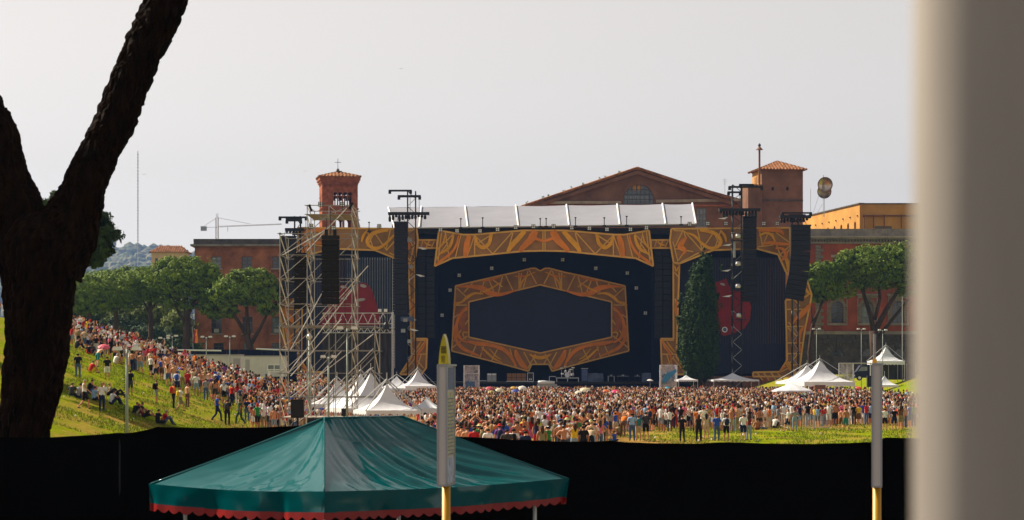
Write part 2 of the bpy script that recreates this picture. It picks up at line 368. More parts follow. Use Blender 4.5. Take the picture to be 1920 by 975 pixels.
def near_pine():
    d = 39.0; s = d/F
    t = thing('stone_pine', (wx(50, d), d, ground_z(wx(50, d), d)), 'huge dark forked pine trunk behind the black fence', 'tree')
    def limb(b, path, seed, r_flat=1.0, n=110, step=.045):
        P = [Vector((wx(x, d)+(ox if len(q) else 0), d+oy, wz(y, d))) for x, y, r, ox, oy, *q in [(p+(0, 0))[:5]+('',) for p in path]]
        Rr = [p[2]*s for p in path]; C = []; Q = []
        for i in range(len(P)-1):
            L = max(2, int((P[i+1]-P[i]).length/step))
            for k in range(L):
                u = k/L; a, p1, p2, c = P[max(i-1, 0)], P[i], P[i+1], P[min(i+2, len(P)-1)]
                C.append(0.5*(2*p1+(p2-a)*u+(2*a-5*p1+4*p2-c)*u*u+(3*p1-a-3*p2+c)*u**3)); Q.append(Rr[i]*(1-u)+Rr[i+1]*u)
        vs = []; m = len(C)
        for i in range(m):
            tn = (C[min(i+1, m-1)]-C[max(i-1, 0)]).normalized(); u = Vector((0, 1, 0)); u = (u-tn*u.dot(tn)).normalized(); w = tn.cross(u)
            for k in range(n):
                a = 2*math.pi*k/n; dr = u*math.cos(a)+w*math.sin(a); p = C[i]+dr*Q[i]
                q = Vector((p.x*9, p.y*9, p.z*2.6+seed)); dd = noise.voronoi(q)[0]; e = min(.25, dd[1]-dd[0])/.25
                q2 = Vector((p.x*22, p.y*22, p.z*7)); h = .045*(e-.6)+.022*noise.noise(q2)+.014*noise.noise(q2*2.7)+.03*noise.noise(p*2.2)
                vs.append(p+dr*h)
        b.add(vs, [(i*n+k, i*n+(k+1) % n, (i+1)*n+(k+1) % n, (i+1)*n+k) for i in range(m-1) for k in range(n)])
    b = MB()
    limb(b, [(38, 1260, 62), (40, 980, 54), (46, 815, 47), (66, 680, 57), (72, 554, 65), (74, 500, 73), (72, 450, 82), (78, 418, 66), (84, 396, 30)], 0)
    b2 = MB()
    limb(b2, [(92, 500, 66), (124, 436, 60), (145, 388, 47), (155, 360, 41), (167, 325, 37), (183, 290, 36), (213, 233, 37), (237, 172, 36), (258, 120, 36), (284, 60, 38), (324, -30, 39), (372, -160, 36), (420, -330, 30), (480, -560, 20)], 9)
    b3 = MB()
    limb(b3, [(52, 500, 62), (38, 450, 62), (22, 400, 62), (4, 362, 60), (-8, 328, 58), (-18, 293, 57), (-26, 254, 60), (-44, 225, 57), (-60, 180, 55), (-98, 60, 48), (-140, -120, 44), (-190, -330, 34), (-230, -560, 22)], 5)
    for q in (b2, b3): b.add(q.v, q.f)
    b.build('trunk', BARK, t, smooth=False)
    for k in range(14):
        br = MB(); g = random.Random(k); a = g.uniform(0, 6.28); st = Vector((wx(400 if k % 2 else -215, d), d, 12.2+g.uniform(-.5, .8)))
        en = (Vector((.2, d+4, 15.2)) if k % 2 else Vector((-18, d+3, 13.4)))+Vector((math.cos(a)*g.uniform(.5, 3), math.sin(a)*g.uniform(.5, 3), g.uniform(-.4, .8)))
        br.tube([st, (st+en)/2+Vector((0, 0, -.3)), en], [.16, .11, .04], 7)
        br.build('branch', MT['far_bark'], t)
    leaves('crown', [((-18.5, d+4, 13.8), (5.2, 6, 2.0), 2), ((-20, d-1, 13), (4.6, 5, 2), 1.3), ((.2, d+4, 15.6), (4.6, 4.2, 1.6), 1)], 60000, .2, 3, MT['dark_pine_leaf'], t, per=60, spread=.26, shell=.2)
near_pine()
# ---------------------------------------------------------------- green market tent
mat('green_pvc', (.000, .082, .092), .13, scale=.5, var=.06, spec=.42); mat('red_pvc', (.26, .007, .006), .45, var=.08)
def market_tent():
    th = R(50); u = Vector((math.cos(th), math.sin(th), 0)); v = Vector((-math.sin(th), math.cos(th), 0))
    L2, L1, ze, zr = 4.5, 3.0, 2.985, 3.80
    P0 = Vector((wx(608, 28), 28, 0)); gz = ground_z(P0.x+1, 31)
    C = P0+u*L2/2+v*L1/2
    t = thing('market_tent', (C.x, C.y, gz), 'green plastic market tent with red scalloped edge before the black fence', 'tent')
    def loc(a, b2, z): p = P0+u*a+v*b2; return Vector((p.x, p.y, z))
    A, B = (L2/2-.72, L1/2), (L2/2+.72, L1/2)
    b = MB(); N = 64
    def face(c0, c1, r0, r1, seed, ns):
        """roof slope between an eave c0-c1 and the ridge r0-r1, sagging and creased"""
        vs = []; M = ns
        for j in range(N+1):
            f = j/N
            for i in range(M+1):
                e = i/M; lo = Vector(c0)*(1-e)+Vector(c1)*e; hi = Vector(r0)*(1-e)+Vector(r1)*e; q = lo*(1-f)+hi*f
                z = ze+(zr-ze)*f
                edge = min(1, 4*e*(1-e)*1.4)
                z -= ((.21 if seed == 1 else .12)*math.sin(f**.8*math.pi)**.8*edge)+.05*(1-f)**3*edge
                w = (e*3.2+f*1.1*(1 if seed % 2 else -1))*(2.4 if seed == 1 else 1.2)
                amp = (.030*edge*math.sin(min(1, f*1.25)*math.pi)**.6 if f < .8 else .018*edge)*(.38 if seed == 4 else 1)
                cr = 1-abs(noise.noise((w*1.9, f*.6, seed*7)))*2.2
                z += amp*(cr*.9+.6*noise.noise((w*4.3, f*1.3, seed)))
                z += .022*noise.noise((e*6, f*9, seed+3))*edge*(1-f)+.02*edge*max(0, 1-f*7)*noise.noise((e*16, 0, seed))
                p = loc(q.x, q.y, z); vs.append(p)
        b.add(vs, [(j*(M+1)+i, j*(M+1)+i+1, (j+1)*(M+1)+i+1, (j+1)*(M+1)+i) for j in range(N) for i in range(M)])
    c = [(0, 0), (L2, 0), (L2, L1), (0, L1)]
    face(c[0], c[1], A, B, 1, 120); face(c[1], c[2], B, B, 2, 60); face(c[2], c[3], B, A, 3, 60); face(c[3], c[0], A, A, 4, 80)
    b.build('canopy', MT['green_pvc'], t, smooth=True)
    hem = MB()
    for a, e in ((A, c[0]), (B, c[1]), (A, c[3])):
        pts = []
        for k in range(13):
            f = k/12; pts.append(loc(a[0]*(1-f)+e[0]*f, a[1]*(1-f)+e[1]*f, zr+(ze-zr)*f+.006-.015*math.sin(f*3.14)))
        hem.tube(pts, .014, 5)
    hem.tube([loc(*A, zr+.004), loc(*B, zr+.004)], .014, 5)
    hem.build('seam', MT['green_pvc'], t, smooth=True)
    val = MB(); red = MB()
    for k in range(4):
        a, e = Vector(c[k]), Vector(c[(k+1) % 4]); n = 150; ln = (e-a).length; vs = []; vr = []
        a, e = a-(e-a).normalized()*.02, e+(e-a).normalized()*.02; dirn = (e-a).normalized(); out = Vector((dirn.y, -dirn.x))
        for i in range(n+1):
            f = i/n; p = a*(1-f)+e*f; wob = .030*noise.noise((f*ln*1.6, k*9, 2))-.05*max(0, 1-abs(noise.noise((f*ln*.9, k*3, 8)))*9)+.010*noise.noise((f*ln*5, k*9, 5)); sag = -.035*math.sin(f*math.pi)
            for j in range(7):
                h = j/6; o = out*(.02+wob*h*1.2+.012*noise.noise((f*ln*2.2, h*1.6, k))); q = p+o
                vs.append(loc(q.x, q.y, ze+.012+sag-.25*h))
            sc = .055+.045*abs(math.sin(f*ln*math.pi/.19))
            for j in range(3):
                o = out*(.024+wob*1.25); q = p+o; vr.append(loc(q.x, q.y, ze+.02+sag-.25-sc*j/2))
        val.add(vs, [(i*7+j, i*7+j+1, (i+1)*7+j+1, (i+1)*7+j) for i in range(n) for j in range(6)])
        red.add(vr, [(i*3+j, i*3+j+1, (i+1)*3+j+1, (i+1)*3+j) for i in range(n) for j in range(2)])
    val.build('valance', MT['green_pvc'], t, smooth=True); red.build('scalloped_edge', MT['red_pvc'], t, smooth=True)
    for a, b2 in ((.3, .3), (L2-.3, .3), (L2-.3, L1-.3), (.3, L1-.3), (.3, L1*.52)):
        rod('leg', loc(a, b2, gz-.05), loc(a, b2, ze-.02), .025, MT['white_paint'], t, 8)
market_tent()
# ---------------------------------------------------------------- bus stop posts and the close pole
mat('yellow_paint', (.60, .30, .008), .45, var=.06); mat('finial_yellow', (.55, .44, .010), .35, var=.12, scale=6); mat('sign_grey', (.60, .55, .50), .5, var=.06, stretch=(1, 1, .2)); mat('sign_frame', (.36, .35, .37), .4, var=.05)
mat('print_blue', (.08, .12, .26), .5, scale=14, var=.4, stretch=(1, 1, .3)); mat('print_yellow', (.52, .48, .26), .5, scale=20, var=.35); mat('print_pale', (.42, .47, .55), .5, scale=12, var=.3); mat('ink', (.06, .05, .01), .6)
def bus_stop(px, d, ytop, ybot, label, fin):
    x = wx(px, d); z0, z1 = wz(ybot, d), wz(ytop, d); gz = ground_z(x, d)
    t = thing('bus_stop_post', (x, d, gz), label, 'sign post', 'bus stop posts in front of the fence', rz=R(-6.6 if fin else -8.8))
    s = .092; w = .50
    def lb(b, a, c): return b.box((x+a[0], d+a[1], a[2]), (x+c[0], d+c[1], c[2]))
    lb(MB(), (-s/2+.012, .006, z0), (s/2-.012, w, z1)).build('sign_box', MT['sign_grey'], t)
    fr = MB()
    for xx in (-s/2, s/2-.014): lb(fr, (xx, -.004, z0-.012), (xx+.014, .03, z1+.012)); lb(fr, (xx, w-.03, z0-.012), (xx+.014, w+.004, z1+.012))
    lb(fr, (-s/2, -.003, z0-.014), (s/2, w+.003, z0+.001)); lb(fr, (-s/2, -.003, z1-.001), (s/2+.012, w+.003, z1+.014)); fr.build('frame', MT['sign_frame'], t)
    MB_ = lambda a, c, m, nm: lb(MB(), a, c).build(nm, m, t)
    for a, c, m in ((.0, .22, 'print_pale'), (.23, .78, 'print_yellow'), (.79, .985, 'print_blue')):
        MB_((s/2-.011, .04, z0+(z1-z0)*a+.01), (s/2-.004, w-.04, z0+(z1-z0)*c), MT[m], 'timetable')
    ln = MB()
    for k in range(16): zz = z0+(z1-z0)*(.25+.5*k/16); lb(ln, (s/2-.006, .07, zz), (s/2-.002, w-.09, zz+.008))
    ln.build('printed_lines', MT['print_blue'], t)
    p = MB(); p.lathe((x, d+w/2, gz-.1), [(.0375, 0), (.0375, z0-gz+.12)], 16, cap=True); p.build('pole', MT['yellow_paint'], t, smooth=True)
    if fin:
        f = MB(); pr = []
        for k in range(15): h = k/14; pr.append((.043*max(0, 1-h**1.7)**.8, h))
        H = .262; lo = [(x-.002-a*1.0, z1+.016+H*h) for a, h in pr]+[(x-.002+a, z1+.016+H*h) for a, h in pr[::-1][1:]]
        f.prism(lo, d+.10, d+.24); f.build('finial', MT['finial_yellow'], t)
        q = MB()
        for k in range(7): q.box((x-.024, d+.097, z1+.03+k*.009), (x+.012, d+.1005, z1+.034+k*.009))
        for k in range(5): q.box((x-.024, d+.097, z1+.11+k*.013), (x+.020, d+.1005, z1+.119+k*.013))
        q.build('printed_mark', MT['ink'], t)['kind'] = 'stuff'
    else:
        rod('antenna_rod', (x-.02, d+.2, z1), (x-.02, d+.2, z1+.27), .012, MT['steel_tube'], t, 8)
        lb(MB(), (-.04, .16, z1+.012), (.0, .24, z1+.05)).build('bracket', MT['yellow_paint'], t)
bus_stop(829, 21.0, 686, 909, 'grey bus stop sign with yellow pole and rounded yellow finial before the green tent', True)
bus_stop(1644, 21.0, 684, 911, 'grey bus stop sign with yellow pole and thin bare rod on top', False)
mat('pole_paint', (.41, .37, .335), .42, var=.12, scale=9, stretch=(1, 1, .12), spec=.5)
p = MB(); p.lathe((wx(1912, 1.37), 1.37, .9), [(.060, 0), (.060, 9.0)], 64, cap=True)
tag(p.build('lamp_column', MT['pole_paint'], smooth=True, ori=(wx(1912, 1.37), 1.37, .9)), 'broad grey metal pole blurred close in front of the camera', 'pole')
# ---------------------------------------------------------------- the stage (about 400 m away)
SD = 400.0
def panel(b, loop, d, dep, holes=()): return b.prism([PXL(loop, d)]+[PXL(h, d) for h in holes], d, d+dep)
def strip(b, pts, w, d, dep):
    wid = [q*d/F for q in (w if isinstance(w, (list, tuple)) else [w]*len(pts))]
    return b.ribbon(PXL(pts, d), wid, d, d+dep)
def edge(b, loop, w, d, dep, closed=True):
    """a straight batten along each side of an outline"""
    n = len(loop)
    for i in range(n if closed else n-1):
        (x0, y0), (x1, y1) = loop[i], loop[(i+1) % n]; L = math.hypot(x1-x0, y1-y0); ux, uy = (x1-x0)/L, (y1-y0)/L
        nx, ny = -uy*w/2, ux*w/2; q = d+.004*(i % 2)
        panel(b, [(x0+nx, y0+ny), (x1+nx, y1+ny), (x1-nx, y1-ny), (x0-nx, y0-ny)], q, dep)
def mir(L, c): return [(2*c-x, y) for x, y in L]
PAINT = {'t': ('batten', 'tan_paint'), 'g': ('gold_swirl', 'gold_paint'), 'o': ('orange_swirl', 'orange_paint'), 'r': ('rust_swirl', 'rust_paint')}
def scenic(parent, loop, d, battens, swirls, holes=(), bw=3.2, mirror=None, dep=.35):
    """a painted scenic panel: board, edge battens, cross battens, raised swirls"""
    b = MB(); panel(b, loop, d, dep, holes); b.build('board', MT['stage_board'], parent)
    b = MB(); edge(b, loop, bw, d-.12, .125)
    for h in holes: edge(b, h, bw, d-.12, .125)
    b.build('border', MT['tan_paint'], parent)
    sets = [lambda L: L]+([lambda L: mir(L, mirror)] if mirror else [])
    k = 0
    for fn in sets:
        for q in battens:
            b = MB(); w = q[2] if len(q) > 2 else 2.2; k += 1
            edge(b, fn(list(q[:2])), w, d-.085-.003*(k % 9), .09, closed=False); b.build('batten', MT['tan_paint'], parent)
        for j, (c, pts, wid) in enumerate(swirls):
            nm, m = PAINT[c]; b = MB(); k += 1
            strip(b, fn(pts), [q*.86 for q in wid], d-.16-.012*(k % 7), .14); b.build(nm, MT[m], parent)
def fascia(loop, d, label, battens, swirls, **kw):
    t = thing('scenic_fascia', (wx(loop[0][0], d), d, 0), label, 'stage scenery', 'painted stage scenery panels')
    scenic(t, loop, d, battens, swirls, **kw); return t
# centre fascia under the roof
right = [(1020,432),(1059,432),(1117,437),(1152,440),(1171,440),(1217,432),(1225,499),(1192,484),(1120,477),(1061,471),(1020,470)]
loop = right+mir(right[1:-1], 1020)[::-1]
fascia(loop, 400, 'long painted centre fascia of gold and orange swirls under the white roof',
    [((1078,436),(1089,473)),((1080,436),(1116,476)),((1116,476),(1150,441)),((1150,440),(1150,479)),((1150,441),(1164,480)),((1176,441),(1186,482)),((1190,439),(1222,470)),((1205,436),(1198,484)),((1212,434),(1219,490)),((1150,460),(1120,441)),((1200,455),(1222,486)),((1022,433),(1022,470))],
    [('o',[(1036,433),(1044,448),(1058,462),(1066,471)],[14,16,12,8]),('o',[(1020,452),(1036,447),(1048,440)],[5,7,8]),('g',[(1056,433),(1068,447),(1082,462),(1088,473)],[9,11,11,7]),
     ('g',[(1119,438),(1123,456),(1134,464),(1145,457),(1148,443)],[7,8,9,7,4]),('o',[(1160,442),(1164,455),(1166,468),(1168,481)],[9,13,13,8]),
     ('o',[(1180,441),(1184,458),(1194,474),(1212,488),(1222,496)],[3,5,6,6,3]),('g',[(1190,441),(1194,456),(1202,468),(1216,476)],[4,7,7,3]),('g',[(1206,441),(1208,452),(1214,462),(1221,467)],[2,4,4,2])], mirror=1020)
b = MB(); strip(b, [(1020,472),(1003,466),(994,471)], [2,5,3], 399.8, .1)
# side arches
archA = [(1259,429),(1481,427),(1483,502),(1476,514),(1459,477),(1418,466),(1337,469),(1275,494),(1263,492),(1256,451)]
bat = [((1263,432),(1279,433)),((1266,462),(1281,431)),((1282,432),(1286,447)),((1284,434),(1316,470)),((1308,430),(1316,468)),((1316,468),(1338,436)),((1266,466),(1300,472)),((1262,453),(1271,490)),((1276,492),(1310,474)),((1272,488),(1282,474)),
       ((1424,432),(1430,462)),((1430,462),(1442,432)),((1448,436),(1462,476)),((1455,436),(1482,456)),((1420,463),(1450,459)),((1462,478),(1480,490)),((1462,478),(1484,458)),((1466,488),(1480,468)),((1352,431),(1340,466)),((1340,440),(1352,462))]
sw = [('o',[(1288,444),(1281,452),(1276,462),(1284,470),(1279,478)],[3,9,14,9,3]),('g',[(1286,436),(1302,442),(1316,456),(1331,465),(1345,463),(1352,452),(1344,440),(1330,434),(1312,431)],[3,5,6,7,7,7,8,8,6]),
      ('g',[(1352,433),(1359,442),(1362,454)],[4,6,3]),('o',[(1422,432),(1444,431),(1462,433),(1470,440)],[5,8,9,4]),('g',[(1424,442),(1434,437),(1446,440),(1453,452)],[3,5,6,3]),('o',[(1430,458),(1444,455),(1462,457),(1480,458)],[3,7,8,5]),
      ('o',[(1454,466),(1466,466),(1474,478),(1466,488)],[4,6,9,4]),('g',[(1470,480),(1477,492),(1477,508)],[5,9,4])]
fascia(archA, 400, 'painted swirl arch above the screen behind the dark cypress', bat, sw)
fascia(mir(archA, 1020), 400, 'painted swirl arch above the screen behind the scaffold tower', [tuple(mir(list(q), 1020)) for q in bat], [(c, mir(p, 1020), w) for c, p, w in sw])
colO = [(1512,522),(1522,553),(1519,570),(1509,619),(1503,662),(1498,706),(1465,706),(1412,706),(1412,698),(1462,697),(1476,675),(1473,563),(1489,561),(1498,553)]
bo = [((1476,580),(1516,580),2.4),((1476,612),(1510,612),2.4),((1476,643),(1505,643),2.4),((1477,663),(1502,663),2.4),((1476,684),(1499,684),2.4),((1477,614),(1500,636)),((1480,682),(1496,664)),((1490,562),(1500,574)),((1507,535),(1520,553)),((1478,604),(1486,612)),
      ((1420,699),(1430,713),2.4),((1432,699),(1442,713),2.4),((1446,699),(1456,714),2.4),((1458,699),(1468,712),2.4),((1463,698),(1490,684)),((1478,678),(1496,706))]
so = [('o',[(1520,570),(1507,585),(1494,598),(1487,609)],[5,12,11,2]),('g',[(1500,550),(1508,557),(1520,549)],[3,5,3]),('o',[(1509,610),(1500,624),(1497,642),(1501,660)],[3,7,8,4]),('g',[(1473,678),(1482,690),(1494,703)],[4,10,5]),('o',[(1462,699),(1468,690),(1476,686)],[2,5,2]),('g',[(1513,530),(1510,542),(1518,552)],[2,4,3])]
fascia(colO, 401, 'tapering painted side column of orange leaves near the right palace wall', bo, so)
fascia(mir(colO, 1020), 401, 'tapering painted side column of orange leaves seen through the scaffold tower', [tuple(mir(list(q[:2]), 1020))+q[2:] for q in bo], [(c, mir(p, 1020), w) for c, p, w in so])
colI = [(1262.5,492.5),(1274,496),(1271,580),(1268,668),(1290,702),(1250,702),(1241,690),(1239,635),(1263,635)]
bi = [((1240,638),(1264,638)),((1240,664),(1266,664)),((1264,510),(1273,520)),((1266,560),(1271,590)),((1243,640),(1262,664)),((1264,668),(1246,690)),((1250,664),(1262,700)),((1262,672),(1284,698),2.6)]
si = [('g',[(1265,498),(1268,508),(1272,500)],[2,4,2]),('o',[(1270,560),(1267,580),(1270,600)],[2,5,2]),('o',[(1241,636),(1246,650),(1256,664),(1260,684)],[2,5,5,2]),('g',[(1250,640),(1257,650),(1265,660)],[1,4,2])]
fascia(colI, 401, 'slim painted column between the centre stage and the dark cypress', bi, si)
fascia(mir(colI, 1020), 401, 'slim painted column beside the black truss mast and centre stage', [tuple(mir(list(q[:2]), 1020))+q[2:] for q in bi], [(c, mir(p, 1020), w) for c, p, w in si])
for px, q in ((1239, 'right of the centre stage'), (801, 'left of the centre stage')):
    lp = [(px-18,450),(px+18,450),(px+18,465),(px-18,465)]
    fascia(lp, 401.2, 'short painted panel joining two fascias '+q, [((px-12,464),(px-8,451)),((px-2,464),(px+4,451)),((px+8,464),(px+14,451))], [('g',[(px-6,453),(px,458),(px+8,460)],[2,4,2])])
# hexagon frame round the big screen
hr = [(1013,508),(1022,503),(1030,503),(1061,511),(1086,516),(1172,536),(1179,658),(1078,684),(1035,696),(1029,683),(1013,683)]
hi = [(1013,534),(1147,566),(1147,632),(1013,662)]
outer = hr+mir(hr[1:-1], 1013)[::-1]; inner = hi+mir(hi[1:-1], 1013)[::-1]
hx = thing('screen_surround', (wx(1013, 412), 412, 2.6), 'hexagonal painted surround of orange swirls round the big dark screen', 'stage scenery', 'painted stage scenery panels')
scenic(hx, outer, 412, [((1020,532),(1034,506)),((1036,508),(1045,540)),((1048,512),(1053,542)),((1053,512),(1053,542)),((1064,545),(1078,516)),((1084,518),(1092,550)),((1098,552),(1110,523)),((1084,538),(1104,523)),((1118,527),(1126,552)),((1140,531),(1156,548)),((1150,558),(1170,540)),((1151,572),(1176,572)),((1150,580),(1176,596)),((1150,630),(1178,652)),((1130,640),(1142,666)),((1118,645),(1126,670)),((1092,652),(1104,676)),((1070,654),(1060,688)),((1022,664),(1036,690)),((1030,664),(1020,682)),((1044,660),(1030,686)),((1148,600),(1176,640))],
    [('g',[(1022,510),(1036,516),(1047,528),(1052,541)],[2,3,4,6]),('o',[(1032,516),(1046,518),(1060,518)],[2,3.5,3]),('o',[(1086,518),(1104,524),(1122,527)],[2,4,3]),('o',[(1060,545),(1088,552),(1108,549),(1124,540),(1148,537),(1170,538)],[3,8,12,12,6,2]),
     ('g',[(1084,527),(1104,540),(1122,548)],[1.5,4,3]),('g',[(1120,551),(1136,550),(1150,557),(1160,566),(1172,570),(1174,582)],[2,5,7,5,6,3]),('r',[(1148,574),(1162,581),(1172,592)],[2,4,2]),
     ('o',[(1150,576),(1163,590),(1170,610),(1165,632),(1150,643)],[4,6,7,7,4]),('r',[(1152,588),(1160,600),(1158,614),(1150,622)],[8,14,13,5]),('g',[(1148,624),(1156,623),(1158,628),(1152,637)],[2,4,3,1]),
     ('o',[(1174,610),(1172,634),(1160,652),(1140,662),(1126,668)],[3,7,8,6,2]),('o',[(1150,640),(1132,644),(1112,646),(1094,650),(1078,658),(1066,672),(1058,688)],[4,9,8,8,9,7,3]),('o',[(1060,656),(1056,668),(1046,684),(1036,692)],[5,12,12,3]),
     ('g',[(1124,650),(1112,662),(1100,672),(1084,680)],[1.5,5,5,2]),('g',[(1108,654),(1096,668),(1086,674)],[1.5,3.5,2]),('g',[(1013,671),(1024,669),(1034,664)],[8,7,2]),('r',[(1126,656),(1112,672)],[3,5])],
    holes=[inner], bw=2.6, mirror=1013, dep=.5)
b = MB(); panel(b, [(882,567),(1013,533),(1148,565),(1148,633),(1013,663),(882,634)], 412.6, .3); b.build('screen', MT['screen_dark'], hx)
# stage body: deck, backdrop, side wings, roof
st = thing('concert_stage', (wx(1013, 410), 410, 0), 'wide concert stage with black backdrop and long white sheet roof', 'stage')
b = MB(); b.box((wx(742,420), 419, 0), (wx(1300,420), 420, wz(428,420))); b.build('backdrop', MT['black_cloth'], st)
b = MB(); b.box((wx(742,400), 398.5, 2.15), (wx(1290,400), 418.9, 2.45)); b.build('deck', MT['black_metal'], st)
b = MB(); b.box((wx(744,400), 398.8, 0), (wx(1288,400), 399.0, 2.14)); b.build('deck_skirt', MT['black_cloth'], st)
for a, c in ((779,822),(1223,1262)):
    b = MB(); b.box((wx(a,404), 404, 2.5), (wx(c,404), 405, wz(468,404))); b.build('wing_cloth', MT['black_cloth'], st)
for a, c in ((738,778),(1262,1290)):
    b = MB(); b.box((wx(a,407), 407, 0), (wx(c,407), 407.5, wz(432,407))); b.build('wing_cloth', MT['black_cloth'], st)
b = MB(); b.box((wx(735,402), 402.5, wz(438,402)), (wx(1308,402), 404, wz(427.5,402))); b.build('roof_beam', MT['black_metal'], st)
for k in range(46):
    x0 = wx(738+k*12.4, 401.6); x1 = wx(738+(k+1)*12.4, 401.6); z0, z1 = wz(437.5,401.6), wz(428.5,401.6)
    rod('truss_brace', (x0, 401.8, z0 if k % 2 else z1), (x1, 401.8, z1 if k % 2 else z0), .06, MT['black_metal'], st, 5)
xs = [(727,733),(790,786),(872,877),(967,972),(1062,1067),(1157,1162),(1242,1248),(1298,1305)]
for i in range(len(xs)-1):
    t0, b0 = xs[i]; t1, b1 = xs[i+1]
    if i == 0: t0, b0 = 728, 740
    tilt = lambda p: 428-(p-735)*8/570
    tt = lambda p: 388.5-(p-727)*6.5/571
    P00 = W(b0, tilt(b0), 401); P10 = W(b1, tilt(b1), 401); P01 = W(t0, tt(t0), 418); P11 = W(t1, tt(t1), 418)
    b = MB(); vs = []; n = 10; m = 14
    for j in range(m+1):
        for q in range(n+1):
            u, v = q/n, j/m; p = (P00*(1-u)+P10*u)*(1-v)+(P01*(1-u)+P11*u)*v
            p.z += -.12*4*u*(1-u)+.05*noise.noise((p.x*.3, v*5, i)); vs.append(p)
    b.add(vs, [(j*(n+1)+q, j*(n+1)+q+1, (j+1)*(n+1)+q+1, (j+1)*(n+1)+q) for j in range(m) for q in range(n)])
    o = b.build('roof_sheet', MT['roof_sheet'], st, smooth=True)
    rod('roof_rib', P10+Vector((0, -.1, .1)), P11+Vector((0, -.1, .1)), .14, MT['white_paint'], st, 8)
rod('roof_rib', W(740,428,401), W(728,388.5,418), .14, MT['white_paint'], st, 8)
rod('roof_edge', W(735,428.3,400.8), W(1305,420.3,400.8), .12, MT['grey_metal'], st, 8)
b = MB(); lo = [(735,389),(1298,383),(1304,424),(735,430)]; panel(b, lo, 419.5, .2); b.build('rear_sheet', MT['roof_sheet'], st)
# lamp fixtures: four pale lens cells in a black case
def blinder(px, py, d, s, label, grp, lit=True, tilt=0):
    c = W(px, py, d); k = s*d/F
    t = thing('blinder_light', c, label, 'stage light', grp)
    b = MB(); b.cbox(c, (k, .35, k)); b.build('case', MT['black_metal'], t)
    for ix in (-1, 1):
        for iz in (-1, 1): block('lens', c+Vector((ix*k*.23, -.19, iz*k*.23)), (k*.34, .05, k*.34), MT['lens'], t)
    rod('bracket', c+Vector((-k*.62, 0, -k*.1)), c+Vector((k*.62, 0, -k*.1)), .05, MT['black_metal'], t, 5)
for px, py, w in ((861,516,'above the upper corner of the hexagon frame, left side'),(922,503,'second outward, left of the hexagon peak'),(983,487,'just left of the centre line below the fascia'),(1055,487,'just right of the centre line below the fascia'),(1117,503,'second outward, right of the hexagon peak'),(1176,512,'above the upper corner of the hexagon frame, right side'),(844,544,'beside the upper side of the hexagon frame, left'),(1193,540,'beside the upper side of the hexagon frame, right'),(829,591,'lowest beside the hexagon frame, left'),(1210,587,'lowest beside the hexagon frame, right')):
    blinder(px, py, 411, 7, 'four cell lamp on black cloth '+w, 'lamps round the big screen')
near = ['above the scaffold tower', 'beside the brick bell tower', 'beside the black mast']
RL = [(583,426),(625,427),(711,424),(826,431),(857,433),(900,433),(933,430),(967,426),(1000,424.5),(1038,424),(1072,427),(1105,428),(1138,430),(1182,430),(1212,427),(1293,420),(1327,419),(1361,419),(1432,419),(1457,419)]
nth = 'first second third fourth fifth sixth seventh eighth ninth tenth eleventh twelfth thirteenth fourteenth fifteenth sixteenth seventeenth eighteenth nineteenth twentieth'.split()
for i, (px, py) in enumerate(RL): blinder(px, py, 399.5, 7.5, nth[i]+' small square lamp from the left along the stage roof edge', 'lamps along the stage roof edge')
for i, (px, h) in enumerate(((692,17),(864,17),(905,18),(1013,15),(1024,15),(1079,16),(1133,15),(1175,17),(1277,15))):
    py = 434 if px < 740 else 429-(px-735)*8/570
    a = W(px, py, 399.3); t = thing('vent_post', a, nth[i]+' thin black post from the left along the stage roof edge', 'post', 'thin posts along the stage roof edge')
    rod('post', a, W(px, py-h, 399.3), .07, MT['black_metal'], t, 6); block('cap', W(px, py-h, 399.3), (.32, .32, .18), MT['black_metal'], t); block('foot', a, (.6, .5, .25), MT['black_metal'], t)
# side screens of hanging strips with a red print
def side_screen(x0, x1, label, shapes, spots, ring=None):
    d = 403.0; t = thing('side_screen', (wx((x0+x1)/2, d), d, 0), label, 'screen', 'side screens of the stage')
    k = int((x1-x0)/4.6)
    for i in range(k):
        px = x0+(i+.5)*(x1-x0)/k; z0, z1 = wz(700, d), wz(466, d)
        block('screen_strip', Vector((wx(px, d), d, (z0+z1)/2)), (4.42*d/F, .12, z1-z0), MT['screen_dark'], t)
    for py in (467, 676, 700): rod('crossbar', W(x0, py, d+.2), W(x1, py, d+.2), .12, MT['black_metal'], t)
    b = MB(); b.box((wx(x0,d), d+.3, wz(705,d)), (wx(x1,d), d+.6, wz(645,d))); b.build('lower_cloth', MT['black_cloth'], t)
    b = MB(); b.box((wx(x0,d), d-.15, wz(483,d)), (wx(x1,d), d-.08, wz(464,d))); b.build('head_cloth', MT['black_cloth'], t)
    for s in shapes:
        b = MB(); panel(b, s, d-.2, .1); b.build('red_shape', MT['red_print'], t)
    for cx, cy_, rx, ry, an in spots:
        b = MB(); lo = []
        for i in range(16):
            a = i*math.pi/8; u, v = rx*math.cos(a), ry*math.sin(a); lo.append((cx+u*math.cos(an)-v*math.sin(an), cy_+u*math.sin(an)+v*math.cos(an)))
        panel(b, lo, d-.26, .05); b.build('pale_spot', MT['sign_frame'], t)
    if ring:
        cx, cy_ = ring
        c = lambda r: [(cx+r*math.cos(i*math.pi/10), cy_+r*math.sin(i*math.pi/10)) for i in range(20)]
        b = MB(); panel(b, c(5.2), d-.28, .06, [c(3.6)]); b.build('ring', MT['lens'], t)
        b = MB(); panel(b, c(3.5), d-.26, .05); b.build('ring_middle', MT['print_blue'], t)
